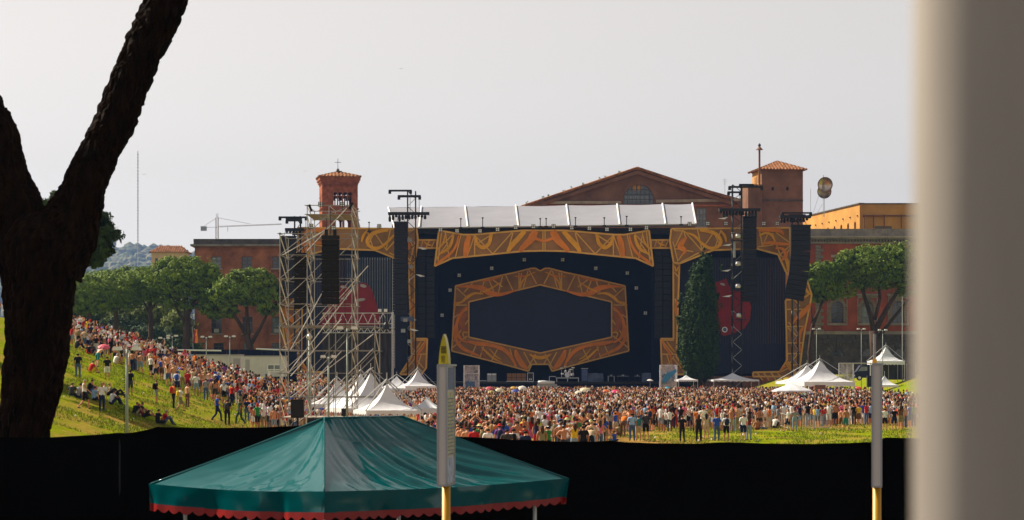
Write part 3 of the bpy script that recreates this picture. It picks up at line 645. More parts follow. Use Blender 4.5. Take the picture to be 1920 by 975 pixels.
side_screen(1276, 1473, 'tall dark strip screen with red print behind the cypress and black mast', [[(1340,530),(1352,526),(1362,522),(1368,538),(1380,545),(1398,549),(1409,575),(1406,600),(1396,616),(1376,625),(1358,630),(1340,620)]], [(1355,533,5,2.2,.3),(1375,612,1.2,4,.3)], (1359,618))
side_screen(567, 764, 'tall dark strip screen with red print behind the scaffold tower', [[(600,610),(604,592),(616,572),(630,543),(640,533),(650,536),(657,546),(664,546),(669,534),(678,529.5),(688,532),(697,543),(704,564),(713,592),(716,610)]], [(644,538,6,2.6,.1),(681,536,6.2,3,.25),(676,562,9,2.8,-.12),(645,560,6,2,.1)])
for px, q in ((738,'beside the black mast'),):
    a = W(px, 480, 402.5); t = thing('cable_ladder', W(px, 700, 402.5), 'thin pale cable ladder hanging down the side screen beside the black mast', 'ladder')
    for s in (-.18, .18): rod('rail', W(px, 470, 402.5)+Vector((s, 0, 0)), W(px, 690, 402.5)+Vector((s, 0, 0)), .05, MT['alu'], t)
    for k in range(40): z = wz(690, 402.5)+k*.48; rod('rung', (a.x-.18, 402.5, z), (a.x+.18, 402.5, z), .03, MT['alu'], t, 5)
# ---------------------------------------------------------------- loudspeaker hangs
def hang(name, pts, wpx, d, n, label, dep=1.1, split=None):
    """a line of boxes hanging along pts (photo pixels, top to bottom)"""
    a = W(*pts[0], d); t = thing(name, a, label, 'loudspeakers', 'hanging loudspeaker columns')
    P = [Vector((p[0], p[1], 0)) for p in pts]; seg = [(P[i+1]-P[i]).length for i in range(len(P)-1)]; tot = sum(seg); w = wpx*d/F
    def at(s):
        for i, L in enumerate(seg):
            if s <= L or i == len(seg)-1: return P[i]+(P[i+1]-P[i])*(s/L), (P[i+1]-P[i]).normalized()
            s -= L
    h = tot/n*d/F
    b = MB(); b.box((-w/2, -dep/2, -h*.46), (w/2, dep/2, h*.46)); b.box((-w/2-.03, -dep*.3, -h*.40), (-w/2, dep*.3, h*.40)); b.box((w/2, -dep*.3, -h*.40), (w/2+.03, dep*.3, h*.40))
    for s in (-1, 1): b.box((s*w*.26-w*.2, -dep/2-.03, -h*.36), (s*w*.26+w*.2, -dep/2, h*.36))
    key = b.mesh('speaker_box', MT['speaker_black'])
    for i in range(n):
        p, dr = at((i+.5)*tot/n); c = W(p.x, p.y, d); ang = math.atan2(dr.x, dr.y)
        inst('speaker_box', key, Matrix.Translation(c) @ Matrix.Rotation(-ang*.9, 4, 'Y'), t)
    b = MB(); c = W(pts[0][0], pts[0][1], d); b.cbox(c+Vector((0, 0, .12)), (w*1.08, dep*.9, .2)); b.build('fly_frame', MT['black_metal'], t)
    for s in (-.3, .3): rod('chain', c+Vector((s*w, 0, .2)), c+Vector((s*w*.6, 0, .2+26*d/F*.5)), .04 if d > 200 else .02, MT['black_metal'], t)
    return t
hang('speaker_column', [(751.5,418),(751.5,590)], 24, 396, 18, 'straight black speaker column on the mast left of the centre stage')
hang('speaker_column', [(1405.5,408),(1405.5,500),(1404,566)], 25, 396, 16, 'straight black speaker column behind the cypress, on the right truss mast')
hang('speaker_column', [(1501,424),(1501,470),(1498,510),(1488,562)], 36, 394, 15, 'black speaker column curving inward at the far right of the stage', 1.4)
hang('speaker_column', [(541,445),(541,500),(546,560)], 28, 396, 13, 'black speaker column at the far left, half hidden by the scaffold tower')
for px, w in ((790,'outer column left of the centre stage wing'),(807.5,'inner column left of the centre stage wing'),(1234.5,'inner column right of the centre stage wing'),(1250.5,'outer column right of the centre stage wing')):
    hang('bass_column', [(px,470),(px,634)], 14.5, 402, 14, 'dark bass speaker '+w, 1.0)
def mast(px0, px1, ytop, ybot, d, arms, label, plat):
    c = W((px0+px1)/2, ybot, d); t = thing('truss_mast', Vector((c.x, d, 0)), label, 'mast', 'black truss masts of the stage')
    x0, x1 = wx(px0, d), wx(px1, d); w = x1-x0; zt = wz(ytop, d)
    for x in (x0, x1):
        for y in (d, d+w): rod('chord', (x, y, 0), (x, y, zt), .09, MT['black_metal'], t)
    n = int(zt/1.25)
    for i in range(n):
        z0, z1 = zt*i/n, zt*(i+1)/n
        low = wz(600, d) > z1
        m = MT['grey_metal'] if (low or i % 5 == 0) else MT['black_metal']
        rod('lattice', (x0, d-.02, z0 if i % 2 else z1), (x1, d-.02, z1 if i % 2 else z0), .055, m, t, 5)
        rod('lattice', (x0-.02, d, z1 if i % 2 else z0), (x0-.02, d+w, z0 if i % 2 else z1), .055, m, t, 5)
    for (a, b_, y, th) in arms:
        bb = MB(); bb.box((wx(a, d), d-.5, wz(y+th, d)), (wx(b_, d), d+.5, wz(y, d)))
        for q in (a+2, b_-2): bb.cbox(W(q, y+th+1.5, d), (.45, .5, .5))
        bb.build('arm', MT['black_metal'], t)
        rod('cable', W(b_-3, y+th, d), W(b_-3, plat[2], d), .035, MT['black_metal'], t)
    a, b_, y, th = plat
    bb = MB(); bb.box((wx(a, d), d-.8, wz(y+5, d)), (wx(b_, d), d+1.0, wz(y, d))); bb.build('platform', MT['black_metal'], t)
    g = random.Random(int(px0))
    for k in range(int((b_-a)/6)):
        q = a+3+k*6; h = g.uniform(4, th)
        if x0-.5 < wx(q, d) < x1+.5: h = 8
        bb = MB(); bb.lathe(W(q, y+5+h, d), [(.1, 0), (.22, .1), (.24, h*.6*d/F), (.1, h*d/F)], 8); bb.build('spotlight', MT['black_metal'], t)
    return t, x0, x1
t, x0, x1 = mast(764, 779, 358, 712, 399, [(729,772,356,3),(746,789,366,4)], 'black truss mast left of the centre stage with a lamp platform', (728, 805, 398, 13))
for k, (px, py) in enumerate(((790,464),(786,515),(770,597),(774,617))):
    b = MB(); panel(b, [(px-7,py-1),(px+2,py),(px+11,py+3),(px+2,py+4)], 398.5, .5); b.build('reflector_board', MT['lens'], t)
for px, py in ((768,450),(770,500),(756,620),(768,640),(760,600)): block('clamp_lamp', W(px, py, 398.3), (.7, .5, .6), MT['grey_metal'], t)
block('dimmer_rack', W(764, 598, 398.6), (2.2, .8, .7), MT['print_blue'], t)
t, x0, x1 = mast(1374, 1391, 346, 712, 395, [(1366,1430,349,3),(1386,1413,345,3),(1364,1390,359,3)], 'black truss mast right of the cypress carrying follow spot seats', (1348, 1425, 391, 14))
for px, py in ((1365,459),(1363,507),(1365,555),(1357,409)):
    b = MB(); panel(b, [(px-11,py+1),(px,py-1),(px+8,py-2),(px+2,py+2)], 394.4, .5); b.build('reflector_board', MT['lens'], t)
for px, py in ((1384,443),(1384,495),(1384,537),(1385,592)):
    c = W(px, py, 394.2); b = MB(); b.lathe(c-Vector((0, 0, .35)), [(.1, 0), (.4, .1), (.46, .4), (.3, .75), (.08, .8)], 10); b.build('follow_spot', MT['alu'], t)
    bb = MB(); bb.box((c.x-1.3, 394, c.z-.75), (c.x+1.3, 395, c.z-.6)); bb.build('seat_platform', MT['black_metal'], t)
    for q in (-1.2, -.2, 1.0): rod('rail', (c.x+q, 394, c.z-.6), (c.x+q, 394, c.z+.5), .05, MT['black_metal'], t)
    rod('rail', (c.x-1.2, 394, c.z+.45), (c.x+1, 394, c.z+.45), .05, MT['black_metal'], t)
b = MB(); b.cbox(W(1377, 468, 394.5), (.35, .3, 2.6)); b.build('dimmer_rack', MT['grey_metal'], t)
mast(1486, 1497, 405, 712, 396, [(1465,1522,398,2.5),(1478,1510,402,3)], 'black truss mast at the far right holding the curved speaker column', (1462, 1520, 404, 10))
mast(552, 563, 405, 712, 398, [(523,576,406,3),(536,566,408,7)], 'black truss mast with flat cross arm at the far left beyond the scaffold', (535, 570, 428, 6))
# ---------------------------------------------------------------- things on the deck
DZ = 2.45
def deck_at(px, d=402.0): return Vector((wx(px, d), d, DZ))
mat('amp_cloth', (.20, .10, .060), .8, scale=4); mat('blue_tarp', (.075, .10, .17), .6, scale=1, var=.25); mat('pale_case', (.30, .29, .22), .6); mat('drum_white', (.6, .6, .62), .35)
c = deck_at(969); t = thing('amplifier_wall', c, 'wall of eight brown guitar speaker cabinets on the stage', 'amplifiers')
for i in range(4):
    for j in range(2): block('cabinet', c+Vector((-1.25+i*.8, 0, .36+j*.72)), (.76, .5, .68), MT['amp_cloth'], t); block('grille', c+Vector((-1.25+i*.8, -.26, .36+j*.72)), (.62, .02, .54), MT['stage_board'], t)
c = deck_at(994.5); t = thing('road_case', c, 'tall black road case with pale metal edges beside the amplifiers', 'case')
block('case_body', c+Vector((0, 0, .75)), (.95, .7, 1.5), MT['black_metal'], t)
for s in (-.49, .49): block('metal_edge', c+Vector((s, -.36, .75)), (.08, .05, 1.52), MT['alu'], t)
for s in (.03, 1.49): block('metal_edge', c+Vector((0, -.365, s)), (1.0, .05, .08), MT['alu'], t)
for s in (-.14, .14): block('latch', c+Vector((s, -.37, .45)), (.18, .04, .18), MT['alu'], t)
c = deck_at(922); t = thing('equipment_rack', c, 'pale yellowish equipment rack alone at the left of the deck', 'case'); block('rack_body', c+Vector((0, 0, .72)), (1.55, .8, 1.4), MT['pale_case'], t)
for k in (-.38, .38): block('drawer', c+Vector((k, -.42, .6)), (.62, .04, 1.0), MT['grey_metal'], t); block('lid', c+Vector((k, -.42, 1.25)), (.62, .05, .22), MT['lens'], t)
c = Vector((wx(1024, 398), 397.8, 2.0)); t = thing('rolled_tarp', c, 'pale blue rolled tarpaulin lying on the stage lip', 'tarp')
b = MB(); b.tube([c+Vector((-1.35, 0, .35)), c+Vector((-.6, 0, .38)), c+Vector((.3, 0, .36)), c+Vector((1.4, 0, .34))], [.26, .33, .31, .25], 9); b.build('roll', MT['lens'], t, smooth=True)
b = MB(); b.box((c.x-1.5, 397.6, c.z-1.6), (c.x+1.8, 398.3, c.z+.1)); b.build('ramp', MT['grey_metal'], t)
c = deck_at(1064); t = thing('drum_riser', c, 'low black drum platform with pale edge', 'platform'); b = MB(); b.box((c.x-1.9, 401, DZ+.55), (c.x+1.9, 404, DZ+.75)); b.build('top', MT['grey_metal'], t)
for s in (-1.8, 0, 1.8): rod('leg', (c.x+s, 401.1, DZ), (c.x+s, 401.1, DZ+.55), .06, MT['alu'], t)
c = c+Vector((0, .8, .75)); t = thing('drum_kit', c, 'pale drum kit with cymbals on the raised platform', 'drums')
def drum(o, r, h, tilt=0, nm='drum'):
    b = MB(); b.lathe((0, 0, 0), [(r, 0), (r*1.02, .02), (r, .04), (r, h-.04), (r*1.02, h-.02), (r, h)], 16, cap=True)
    inst(nm, b.mesh(nm, MT['drum_white']), Matrix.Translation(c+Vector(o)) @ Matrix.Rotation(tilt, 4, 'X'), t)
drum((0, 0, .42), .42, .5, R(90), 'bass_drum'); drum((-.35, -.05, .85), .2, .28, R(25)); drum((.35, -.05, .85), .22, .28, R(25)); drum((.85, .1, .3), .27, .4); drum((-.8, .2, .5), .24, .2)
for x, z in ((-.95, 1.5), (.95, 1.6), (-.3, 1.75), (.55, 1.3)):
    rod('stand', c+Vector((x, .3, 0)), c+Vector((x, .1, z)), .025, MT['alu'], t); b = MB(); b.lathe((0, 0, 0), [(.3, 0), (.1, .03), (.03, .05)], 14); inst('cymbal', b.mesh('cymbal', MT['alu']), Matrix.Translation(c+Vector((x, .1, z))) @ Matrix.Rotation(.35, 4, 'X'), t)
c = deck_at(1096); t = thing('bass_cabinet', c, 'tall dark speaker cabinet beside the covered keyboards', 'loudspeaker'); block('cabinet', c+Vector((0, 0, 1.1)), (1.1, .8, 2.2), MT['screen_dark'], t); block('top_edge', c+Vector((0, -.05, 2.22)), (1.15, .8, .06), MT['lens'], t); block('grille', c+Vector((0, -.41, 1.1)), (.95, .03, 1.9), MT['print_blue'], t)
def tarp(px, w, h, label):
    c = deck_at(px); b = MB(); n = 14; vs = []
    for j in range(8):
        for i in range(n+1):
            u = i/n-.5; v = j/7; vs.append((c.x+u*w*(1+.08*(1-v)), c.y-.3+.12*noise.noise((u*7, v*2, px)), DZ+h*v*(1+.05*noise.noise((u*4, 1, px)))))
    b.add(vs, [(j*(n+1)+i, j*(n+1)+i+1, (j+1)*(n+1)+i+1, (j+1)*(n+1)+i) for j in range(7) for i in range(n)])
    b.box((c.x-w*.48, c.y-.1, DZ), (c.x+w*.48, c.y+.9, DZ+h*.96))
    tag(b.build('covered_gear', MT['blue_tarp'], smooth=False, ori=c), label, 'tarp')
tarp(1116.5, 2.5, 1.45, 'broad blue grey tarpaulin covering keyboards on the stage'); tarp(1212, 1.5, 1.5, 'small pale blue tarpaulin covering gear near the right wing')
for px, w, lab in ((1146, 1.1, 'folding chair frame of pale metal on the deck'), (1168, 2.0, 'dark work table with small gear on top'), (1195, .9, 'narrow dark table near the small blue cover')):
    c = deck_at(px); t = thing('work_table', c, lab, 'table', 'tables on the deck')
    block('table_top', c+Vector((0, 0, .95)), (w, .7, .06), MT['grey_metal'], t)
    for s in (-1, 1): rod('leg', c+Vector((s*w*.45, 0, 0)), c+Vector((s*w*.45, 0, .95)), .04, MT['alu' if px == 1146 else 'black_metal'], t)
    for k in range(3): block('gear', c+Vector((w*(k-1)*.28, -.1, 1.08)), (w*.2, .4, .14+.08*k), MT['grey_metal' if k == 1 else 'screen_dark'], t)
for a, b_, y in ((880,912,714),(950,998,715),(1030,1042,706)):
    c = W((a+b_)/2, y, 399.5); t = thing('floor_bar', c, {880: 'long low metal bar at the stage lip near the pale rack', 950: 'long low metal bar in front of the amplifiers', 1030: 'short low metal bar before the drum platform'}[a], 'bar'); rod('bar', W(a, y, 399.5), W(b_, y, 399.5), .07, MT['alu'], t); rod('foot', W(a, y, 399.5), W(a, 720, 399.5), .05, MT['alu'], t)
# crystal plastic covers round two camera towers
def plastic_mat():
    m = bpy.data.materials.new('clear_plastic'); m.use_nodes = True; t = m.node_tree; p = t.nodes['Principled BSDF']
    p.inputs['Base Color'].default_value = (.60, .58, .62, 1); p.inputs['Roughness'].default_value = .22
    n = t.nodes.new('ShaderNodeTexNoise'); n.inputs['Scale'].default_value = 1.1; n.inputs['Detail'].default_value = 6; tc = t.nodes.new('ShaderNodeTexCoord'); t.links.new(tc.outputs['Object'], n.inputs['Vector'])
    r = t.nodes.new('ShaderNodeMapRange'); r.inputs[1].default_value = .3; r.inputs[2].default_value = .75; r.inputs[3].default_value = .18; r.inputs[4].default_value = .75
    t.links.new(n.outputs['Fac'], r.inputs[0]); t.links.new(r.outputs[0], p.inputs['Alpha']); return m
PLASTIC = plastic_mat()
def wrapped_tower(px, w, y0, y1, d, label):
    x0, x1 = wx(px-w/2, d), wx(px+w/2, d); z1 = wz(y0, d); dp = 2.4
    t = thing('camera_tower', ((x0+x1)/2, d, 0), label, 'tower', 'plastic wrapped towers before the stage')
    for x in (x0+.1, x1-.1):
        for y in (d+.1, d+dp-.1): rod('post', (x, y, 0), (x, y, z1), .06, MT['alu'], t)
    for z in (z1*.4, z1*.75, z1-.05):
        rod('rail', (x0, d+.1, z), (x1, d+.1, z), .05, MT['alu'], t)
    b = MB(); n = 10
    for (ax, ay, bx, by) in ((x0, d, x1, d), (x0, d, x0, d+dp), (x1, d, x1, d+dp)):
        vs = [(ax+(bx-ax)*i/n+.05*noise.noise((i*1.7, j*.4, px)), ay+(by-ay)*i/n+.14*noise.noise((i*1.3, j*.5, px+3)), z1*j/8) for j in range(9) for i in range(n+1)]
        b.add(vs, [(j*(n+1)+i, j*(n+1)+i+1, (j+1)*(n+1)+i+1, (j+1)*(n+1)+i) for j in range(8) for i in range(n)])
    b.build('plastic_cover', PLASTIC, t)
    block('camera', ((x0+x1)/2, d+1.2, z1*.72), (.7, .9, .7), MT['screen_dark'], t); block('floor', ((x0+x1)/2, d+1.2, z1*.45), (x1-x0-.2, dp-.3, .12), MT['black_metal'], t)
    return t
mat('sky_blue', (.03, .18, .34), .5)
t = wrapped_tower(884, 30, 685, 735, 375, 'clear plastic wrapped tower with a dark blue lettered board, left')
block('sign_board', W(882, 721.5, 374.6), (1.4, .06, 1.0), MT['print_blue'], t)
b = MB(); strip(b, [(876,719),(879,721.5),(882,717.5),(885,721),(888,718.5)], [1.2]*5, 374.4, .05); strip(b, [(875.5,725),(879,723),(883,726),(886,723.5),(889,725.5)], [1.2]*5, 374.4, .05); b.build('lettering', MT['sky_blue'], t)
t = wrapped_tower(1254, 32, 684, 735, 375, 'clear plastic wrapped tower with a bright blue cloth, beside the cypress')
b = MB(); strip(b, [(1244,717),(1252,706),(1260,700),(1268,694)], [7,12,9,4], 374.2, .1); b.build('blue_cloth', MT['sky_blue'], t)
# ---------------------------------------------------------------- buildings behind the stage
mat('red_stucco', (.36, .135, .072), .9, scale=.30, var=.34, detail=8, spec=.1); mat('deep_red_stucco', (.33, .080, .045), .9, scale=.3, var=.2, detail=8, spec=.1)
mat('ochre_stucco', (.52, .27, .075), .9, scale=.25, var=.12, detail=8, spec=.1); mat('brown_stucco', (.20, .105, .070), .9, scale=.25, var=.2, detail=8, spec=.1)
mat('brick_red', (.34, .105, .055), .9, scale=1.2, var=.22, detail=8, spec=.1); mat('grey_stone', (.27, .235, .205), .9, scale=.5, var=.22, detail=8, spec=.1)
mat('dark_stone', (.105, .090, .082), .9, scale=.7, var=.25, detail=8, spec=.1); mat('pale_stone', (.36, .31, .26), .9, scale=.5, var=.15, spec=.1)
mat('roof_tile', (.30, .135, .062), .9, scale=1.1, var=.3, detail=6, spec=.1); mat('pane', (.030, .038, .048), .12, scale=.3, var=.4, spec=.8); mat('pane_pale', (.16, .19, .22), .2, scale=.5, var=.3, spec=.8)
mat('cream_stucco', (.58, .40, .24), .9, scale=.2, var=.08); mat('window_wood', (.12, .10, .09), .6); mat('rust_metal', (.20, .075, .035), .7, scale=3, var=.3); mat('brass', (.58, .47, .38), .3, metal=.8, scale=2)
def arch(x0, x1, y0, y1, n=10):
    """round-headed opening in photo pixels, y0 top of the arch, y1 sill"""
    r = (x1-x0)/2; c = (x0+x1)/2
    return [(x0, y1), (x1, y1)]+[(c+r*math.cos(i*math.pi/n), y0+r-r*math.sin(i*math.pi/n)) for i in range(n+1)]
def rect(x0, x1, y0, y1): return [(x0, y1), (x1, y1), (x1, y0), (x0, y0)]
def window(parent, loop, d, bars=(1, 2), pane='pane', frame='window_wood', inset=.45, sill=True):
    P = PXL(loop, d); xs = [p[0] for p in P]; zs = [p[1] for p in P]; x0, x1, z0, z1 = min(xs), max(xs), min(zs), max(zs)
    b = MB(); b.prism([P], d+inset, d+inset+.06); o = b.build('window', MT[pane], parent)
    b = MB(); w = .10
    for i in range(bars[0]+2):
        x = x0+(x1-x0)*i/(bars[0]+1); zt = z1 if len(loop) == 4 else z1-(x1-x0)/2+math.sqrt(max(0, ((x1-x0)/2)**2-(x-(x0+x1)/2)**2))
        if zt > z0+.1: b.box((x-w/2, d+inset-.07, z0), (x+w/2, d+inset-.012, zt))
    for j in range(bars[1]+2):
        z = z0+(z1-z0)*j/(bars[1]+1)
        hw = (x1-x0)/2
        if len(loop) > 4 and z > z1-hw: hw = math.sqrt(max(0.0001, hw*hw-(z-z1+hw)**2))
        c = (x0+x1)/2; b.box((c-hw, d+inset-.075, z-w/2), (c+hw, d+inset-.01, z+w/2))
    b.build('frame', MT[frame], o)
    if sill: b = MB(); b.box((x0-.25, d-.18, z0-.22), (x1+.25, d+.3, z0-.002)); b.build('sill', MT['pale_stone'], o)
    return o
def wall_front(parent, outer, holes, d, m, thick=.6, name='wall'):
    b = MB(); b.prism([PXL(outer, d)]+[PXL(h, d) for h in holes], d, d+thick); return b.build(name, MT[m], parent)
def bar_px(parent, x0, x1, y0, y1, d, m, out=.3, dep=.8, name='cornice'):
    b = MB(); b.box((wx(x0, d), d-out, wz(y1, d)), (wx(x1, d), d+dep, wz(y0, d))); return b.build(name, MT[m], parent)
def hip_roof(parent, x0, x1, y0, y1, z0, z1, m, ridge=0.0, ribs=14, name='roof'):
    cx, cy_ = (x0+x1)/2, (y0+y1)/2; b = MB()
    b.add([(x0, y0, z0), (x1, y0, z0), (x1, y1, z0), (x0, y1, z0), (cx-ridge, cy_, z1), (cx+ridge, cy_, z1)], [(0, 1, 5, 4), (2, 3, 4, 5), (1, 2, 5), (3, 0, 4), (0, 3, 2, 1)])
    r = b.build(name, MT[m], parent); tl = MB(); C = [(x0, y0), (x1, y0), (x1, y1), (x0, y1)]; rr = (x1-x0)/ribs*.28
    for k in range(4):
        a, e = Vector(C[k]), Vector(C[(k+1) % 4]); ap = [(cx-ridge, cy_), (cx+ridge, cy_), (cx+ridge, cy_), (cx-ridge, cy_)]
        p0, p1 = Vector((cx-ridge, cy_)), Vector((cx+ridge, cy_))
        if k in (1,): p0 = p1
        if k == 3: p1 = p0
        if k == 2: p0, p1 = p1, p0
        nrm = (Vector((cx, cy_))-(a+e)/2); L = nrm.length; nrm.normalize()
        for i in range(ribs):
            u = (i+.5)/ribs; s = a+(e-a)*u; dd = (e-a).normalized(); t0 = (p0-a).dot(dd); t1 = (p1-a).dot(dd); pos = (e-a).length*u
            f = min(1, pos/t0 if t0 > 0 and pos < t0 else 1, ((e-a).length-pos)/((e-a).length-t1) if pos > t1 else 1)
            q = s+nrm*L*f; tl.tube([(s.x, s.y, z0+.03), (q.x, q.y, z0+(z1-z0)*f+.03)], rr, 5)
    tl.build('tile_row', MT['roof_tile'], r); tag(r, None)
    return r
# orange stucco block behind the pines
d = 450
t = thing('stucco_block', (wx(480, d), d, 4), 'orange red stucco building with grey parapet behind the stone pines', 'building')
W1 = [(x, 481, 503) for x in (405, 463, 520, 578)]; W2 = [(x, 594, 625) for x in (406, 464, 519, 577)]; W3 = [(x, 643, 662) for x in (410, 466, 519, 577)]
hs = [rect(x-9.5, x+9.5, y0, y1) for x, y0, y1 in W1+W2+W3]
wall_front(t, rect(365, 640, 462, 705), hs, d, 'red_stucco')
for i, h in enumerate(hs): window(t, h, d, (1, 2), 'pane' if i % 3 else 'pane_pale')
b = MB(); b.box((wx(365,d), d+.6, 3), (wx(640,d), d+16, wz(462,d))); b.build('side_wall', MT['red_stucco'], t)
bar_px(t, 363, 640, 448, 458, d, 'dark_stone', .2, 16.2, 'parapet'); bar_px(t, 358, 640, 458, 462, d, 'grey_stone', .9, 17, 'cornice'); bar_px(t, 363, 640, 462, 464.5, d, 'red_stucco', .35, .3, 'cornice_band')
for px in (406, 463, 519): block('air_conditioner', W(px, 620, d-.3), (.9, .6, .7), MT['sign_frame'], t)
# small cream building far behind
d = 700
t = thing('cream_house', (wx(315, d), d, 6), 'small far cream house with brown tiled hip roof left of the crane', 'building')
wall_front(t, rect(284, 347, 473, 520), [rect(291+k*13, 296+k*13, 484, 492) for k in range(4)], d, 'cream_stucco')
for k in range(4): window(t, rect(291+k*13, 296+k*13, 484, 492), d, (0, 1), sill=False)
b = MB(); b.box((wx(284,d), d+.6, 6), (wx(347,d), d+10, wz(473,d))); b.build('side_wall', MT['cream_stucco'], t)
hip_roof(t, wx(280,d), wx(351,d), d-.8, d+11, wz(473,d), wz(462,d)+.4, 'roof_tile', 3.2, 16)
# brick bell tower
d = 480; cx = 631
t = thing('bell_tower', (wx(cx, d), d+4, 0), 'red brick bell tower with arched belfry openings and thin cross', 'tower', rz=R(9))
x0, x1 = 598, 665
bel = [arch(619+i*9.2, 626.5+i*9.2, 360, 386, 8) for i in range(4)]
low = [arch(624, 636, 408, 430, 8), arch(640, 652, 408, 430, 8)]
for yy in (d, d+6.5):
    b = MB(); b.prism([PXL(rect(x0, x1, 330, 470), d)]+[PXL(h, d) for h in bel+low], yy, yy+.6); b.build('wall', MT['brick_red'], t)
for px in (x0, x1):
    X = wx(px, d); b = MB(); zt = wz(330, d); zb = wz(470, d)
    yl = [(d+.6, zb), (d+6.5, zb), (d+6.5, zt), (d+.6, zt)]
    o = [[(d+2.2+k*1.35, wz(386,d)), (d+3.0+k*1.35, wz(386,d)), (d+3.0+k*1.35, wz(364,d)), (d+2.6+k*1.35, wz(361,d)), (d+2.2+k*1.35, wz(364,d))] for k in range(2)]
    bb = MB(); bb.prism([yl]+o, 0, .55); sgn = 1 if px == x0 else -1
    b.v = [(X+(p[1] if px == x0 else -p[1]), p[0], p[2]) for p in bb.v]; b.f = bb.f; b.m = bb.m; b.build('side_wall', MT['brick_red'], t)
def band(y0, y1, o, nm='string_course', m='brick_red'):
    b = MB(); b.box((wx(x0,d)-o, d-o, wz(y1,d)), (wx(x1,d)+o, d+7.1+o, wz(y0,d))); b.build(nm, MT[m], t)
band(390, 392.5, .18); band(366.5, 368, .05); band(405, 406.5, .12)
for k, (y0, y1, o) in enumerate(((342, 345, .12), (338, 342, .3), (330, 338, .5))): band(y0, y1, o, 'corbel_course')
for k in range(13): block('corbel', W(x0+2+k*5.3, 346.5, d-.2), (.3, .35, .35), MT['brick_red'], t)
for i in range(5): 
    b = MB(); b.lathe((wx(618+i*9.2+(0 if i else .5), d), d+.25, wz(386, d)), [(.16, 0), (.13, .15), (.13, 1.9), (.2, 2.1)], 8); b.build('belfry_column', MT['pale_stone'], t)
hip_roof(t, wx(x0,d)-.7, wx(x1,d)+.7, d-.7, d+7.8, wz(331,d), wz(319.5,d), 'roof_tile', .1, 12)
b = MB(); b.box((wx(627,d), d+2.4, wz(325,d)), (wx(637,d), d+4.2, wz(318.5,d))); b.lathe((wx(630,d), d+3, wz(318.7,d)), [(.35, 0), (.3, .3), (.05, .6)], 8); b.build('roof_cap', MT['dark_stone'], t)
c = W(630, 318, d); rod('cross', c+Vector((0, 3, 0)), W(630, 295, d)+Vector((0, 3, 0)), .045, MT['black_metal'], t); rod('cross_arm', W(624, 302, d)+Vector((0, 3, 0)), W(636, 302, d)+Vector((0, 3, 0)), .045, MT['black_metal'], t)
for k in range(3): b = MB(); b.lathe((wx(622+k*13,d), d+3.4, wz(374, d)), [(.05, .9), (.28, .8), (.34, .3), (.5, 0)], 10); b.build('bell', MT['rust_metal'], t)
# small pale turret right of the bell tower
d = 520; t = thing('church_turret', (wx(671, d), d, 0), 'tiny pale conical roof turret between bell tower and stage', 'turret')
b = MB(); b.lathe((wx(671,d), d, wz(436,d)), [(.9, 0), (.9, .6), (.55, 1.2), (.22, 2.4)], 10, cap=True); b.build('cone', MT['pale_stone'], t); b = MB(); b.lathe((wx(671,d), d, wz(414,d)), [(.05, -.3), (.22, 0), (.05, .4)], 8); b.build('finial', MT['pale_stone'], t); rod('spike', W(671, 414, d), W(671, 396, d), .03, MT['black_metal'], t)
b = MB(); b.box((wx(664,d), d-.6, wz(470,d)), (wx(680,d), d+2, wz(435,d))); b.build('base', MT['cream_stucco'], t)
# gabled hall
d = 500
t = thing('gabled_hall', (wx(1195, d), d, 0), 'large brown hall with wide gable and half round window above the stage roof', 'building')
lun = [(1169, 382.5), (1226, 382.5)]+[(1197.5+28.5*math.cos(i*math.pi/14), 375-29*math.sin(i*math.pi/14)) for i in range(15)]
wall_front(t, [(1010, 384), (1400, 384), (1400, 376), (1196, 319), (1010, 379)], [lun[:1]+lun[1:]], d, 'brown_stucco', .8)
o = window(t, lun, d, (6, 3), 'pane', 'black_metal', .5, False)
for k, (x, y) in enumerate(((1176,372),(1185,372),(1194,372),(1203,372),(1212,372),(1190,352),(1199,352))): block('pane', W(x, y, d+.46), (.8, .02, .9 if k < 5 else 1.1), MT['pane_pale' if k < 5 else 'ochre_stucco'], o)
ring = [(1197.5+r*math.cos(i*math.pi/16), 376-r*math.sin(i*math.pi/16)) for r, it in ((37, range(17)), (30, range(16, -1, -1))) for i in it]
b = MB(); panel(b, ring, d-.14, .2); b.build('arch_moulding', MT['brown_stucco'], t)
b = MB(); panel(b, [(x, y) for x, y in [(1010, 377), (1165, 377), (1165, 382), (1010, 382)]], d-.5, .5); panel(b, [(1230, 374.5), (1400, 372), (1400, 377), (1230, 380)], d-.5, .5); b.build('cornice', MT['pale_stone'], t)
wall_front(t, rect(1010, 1445, 384, 500), [rect(1306, 1324, 390, 425), rect(1424, 1436, 395, 425)], d, 'brown_stucco', .8)
window(t, rect(1306, 1324, 390, 425), d, (2, 2), 'pane_pale'); window(t, rect(1424, 1436, 395, 425), d, (1, 2), 'pane_pale')
bar_px(t, 1010, 1402, 384, 387, d, 'red_stucco', .3, .2, 'red_band')
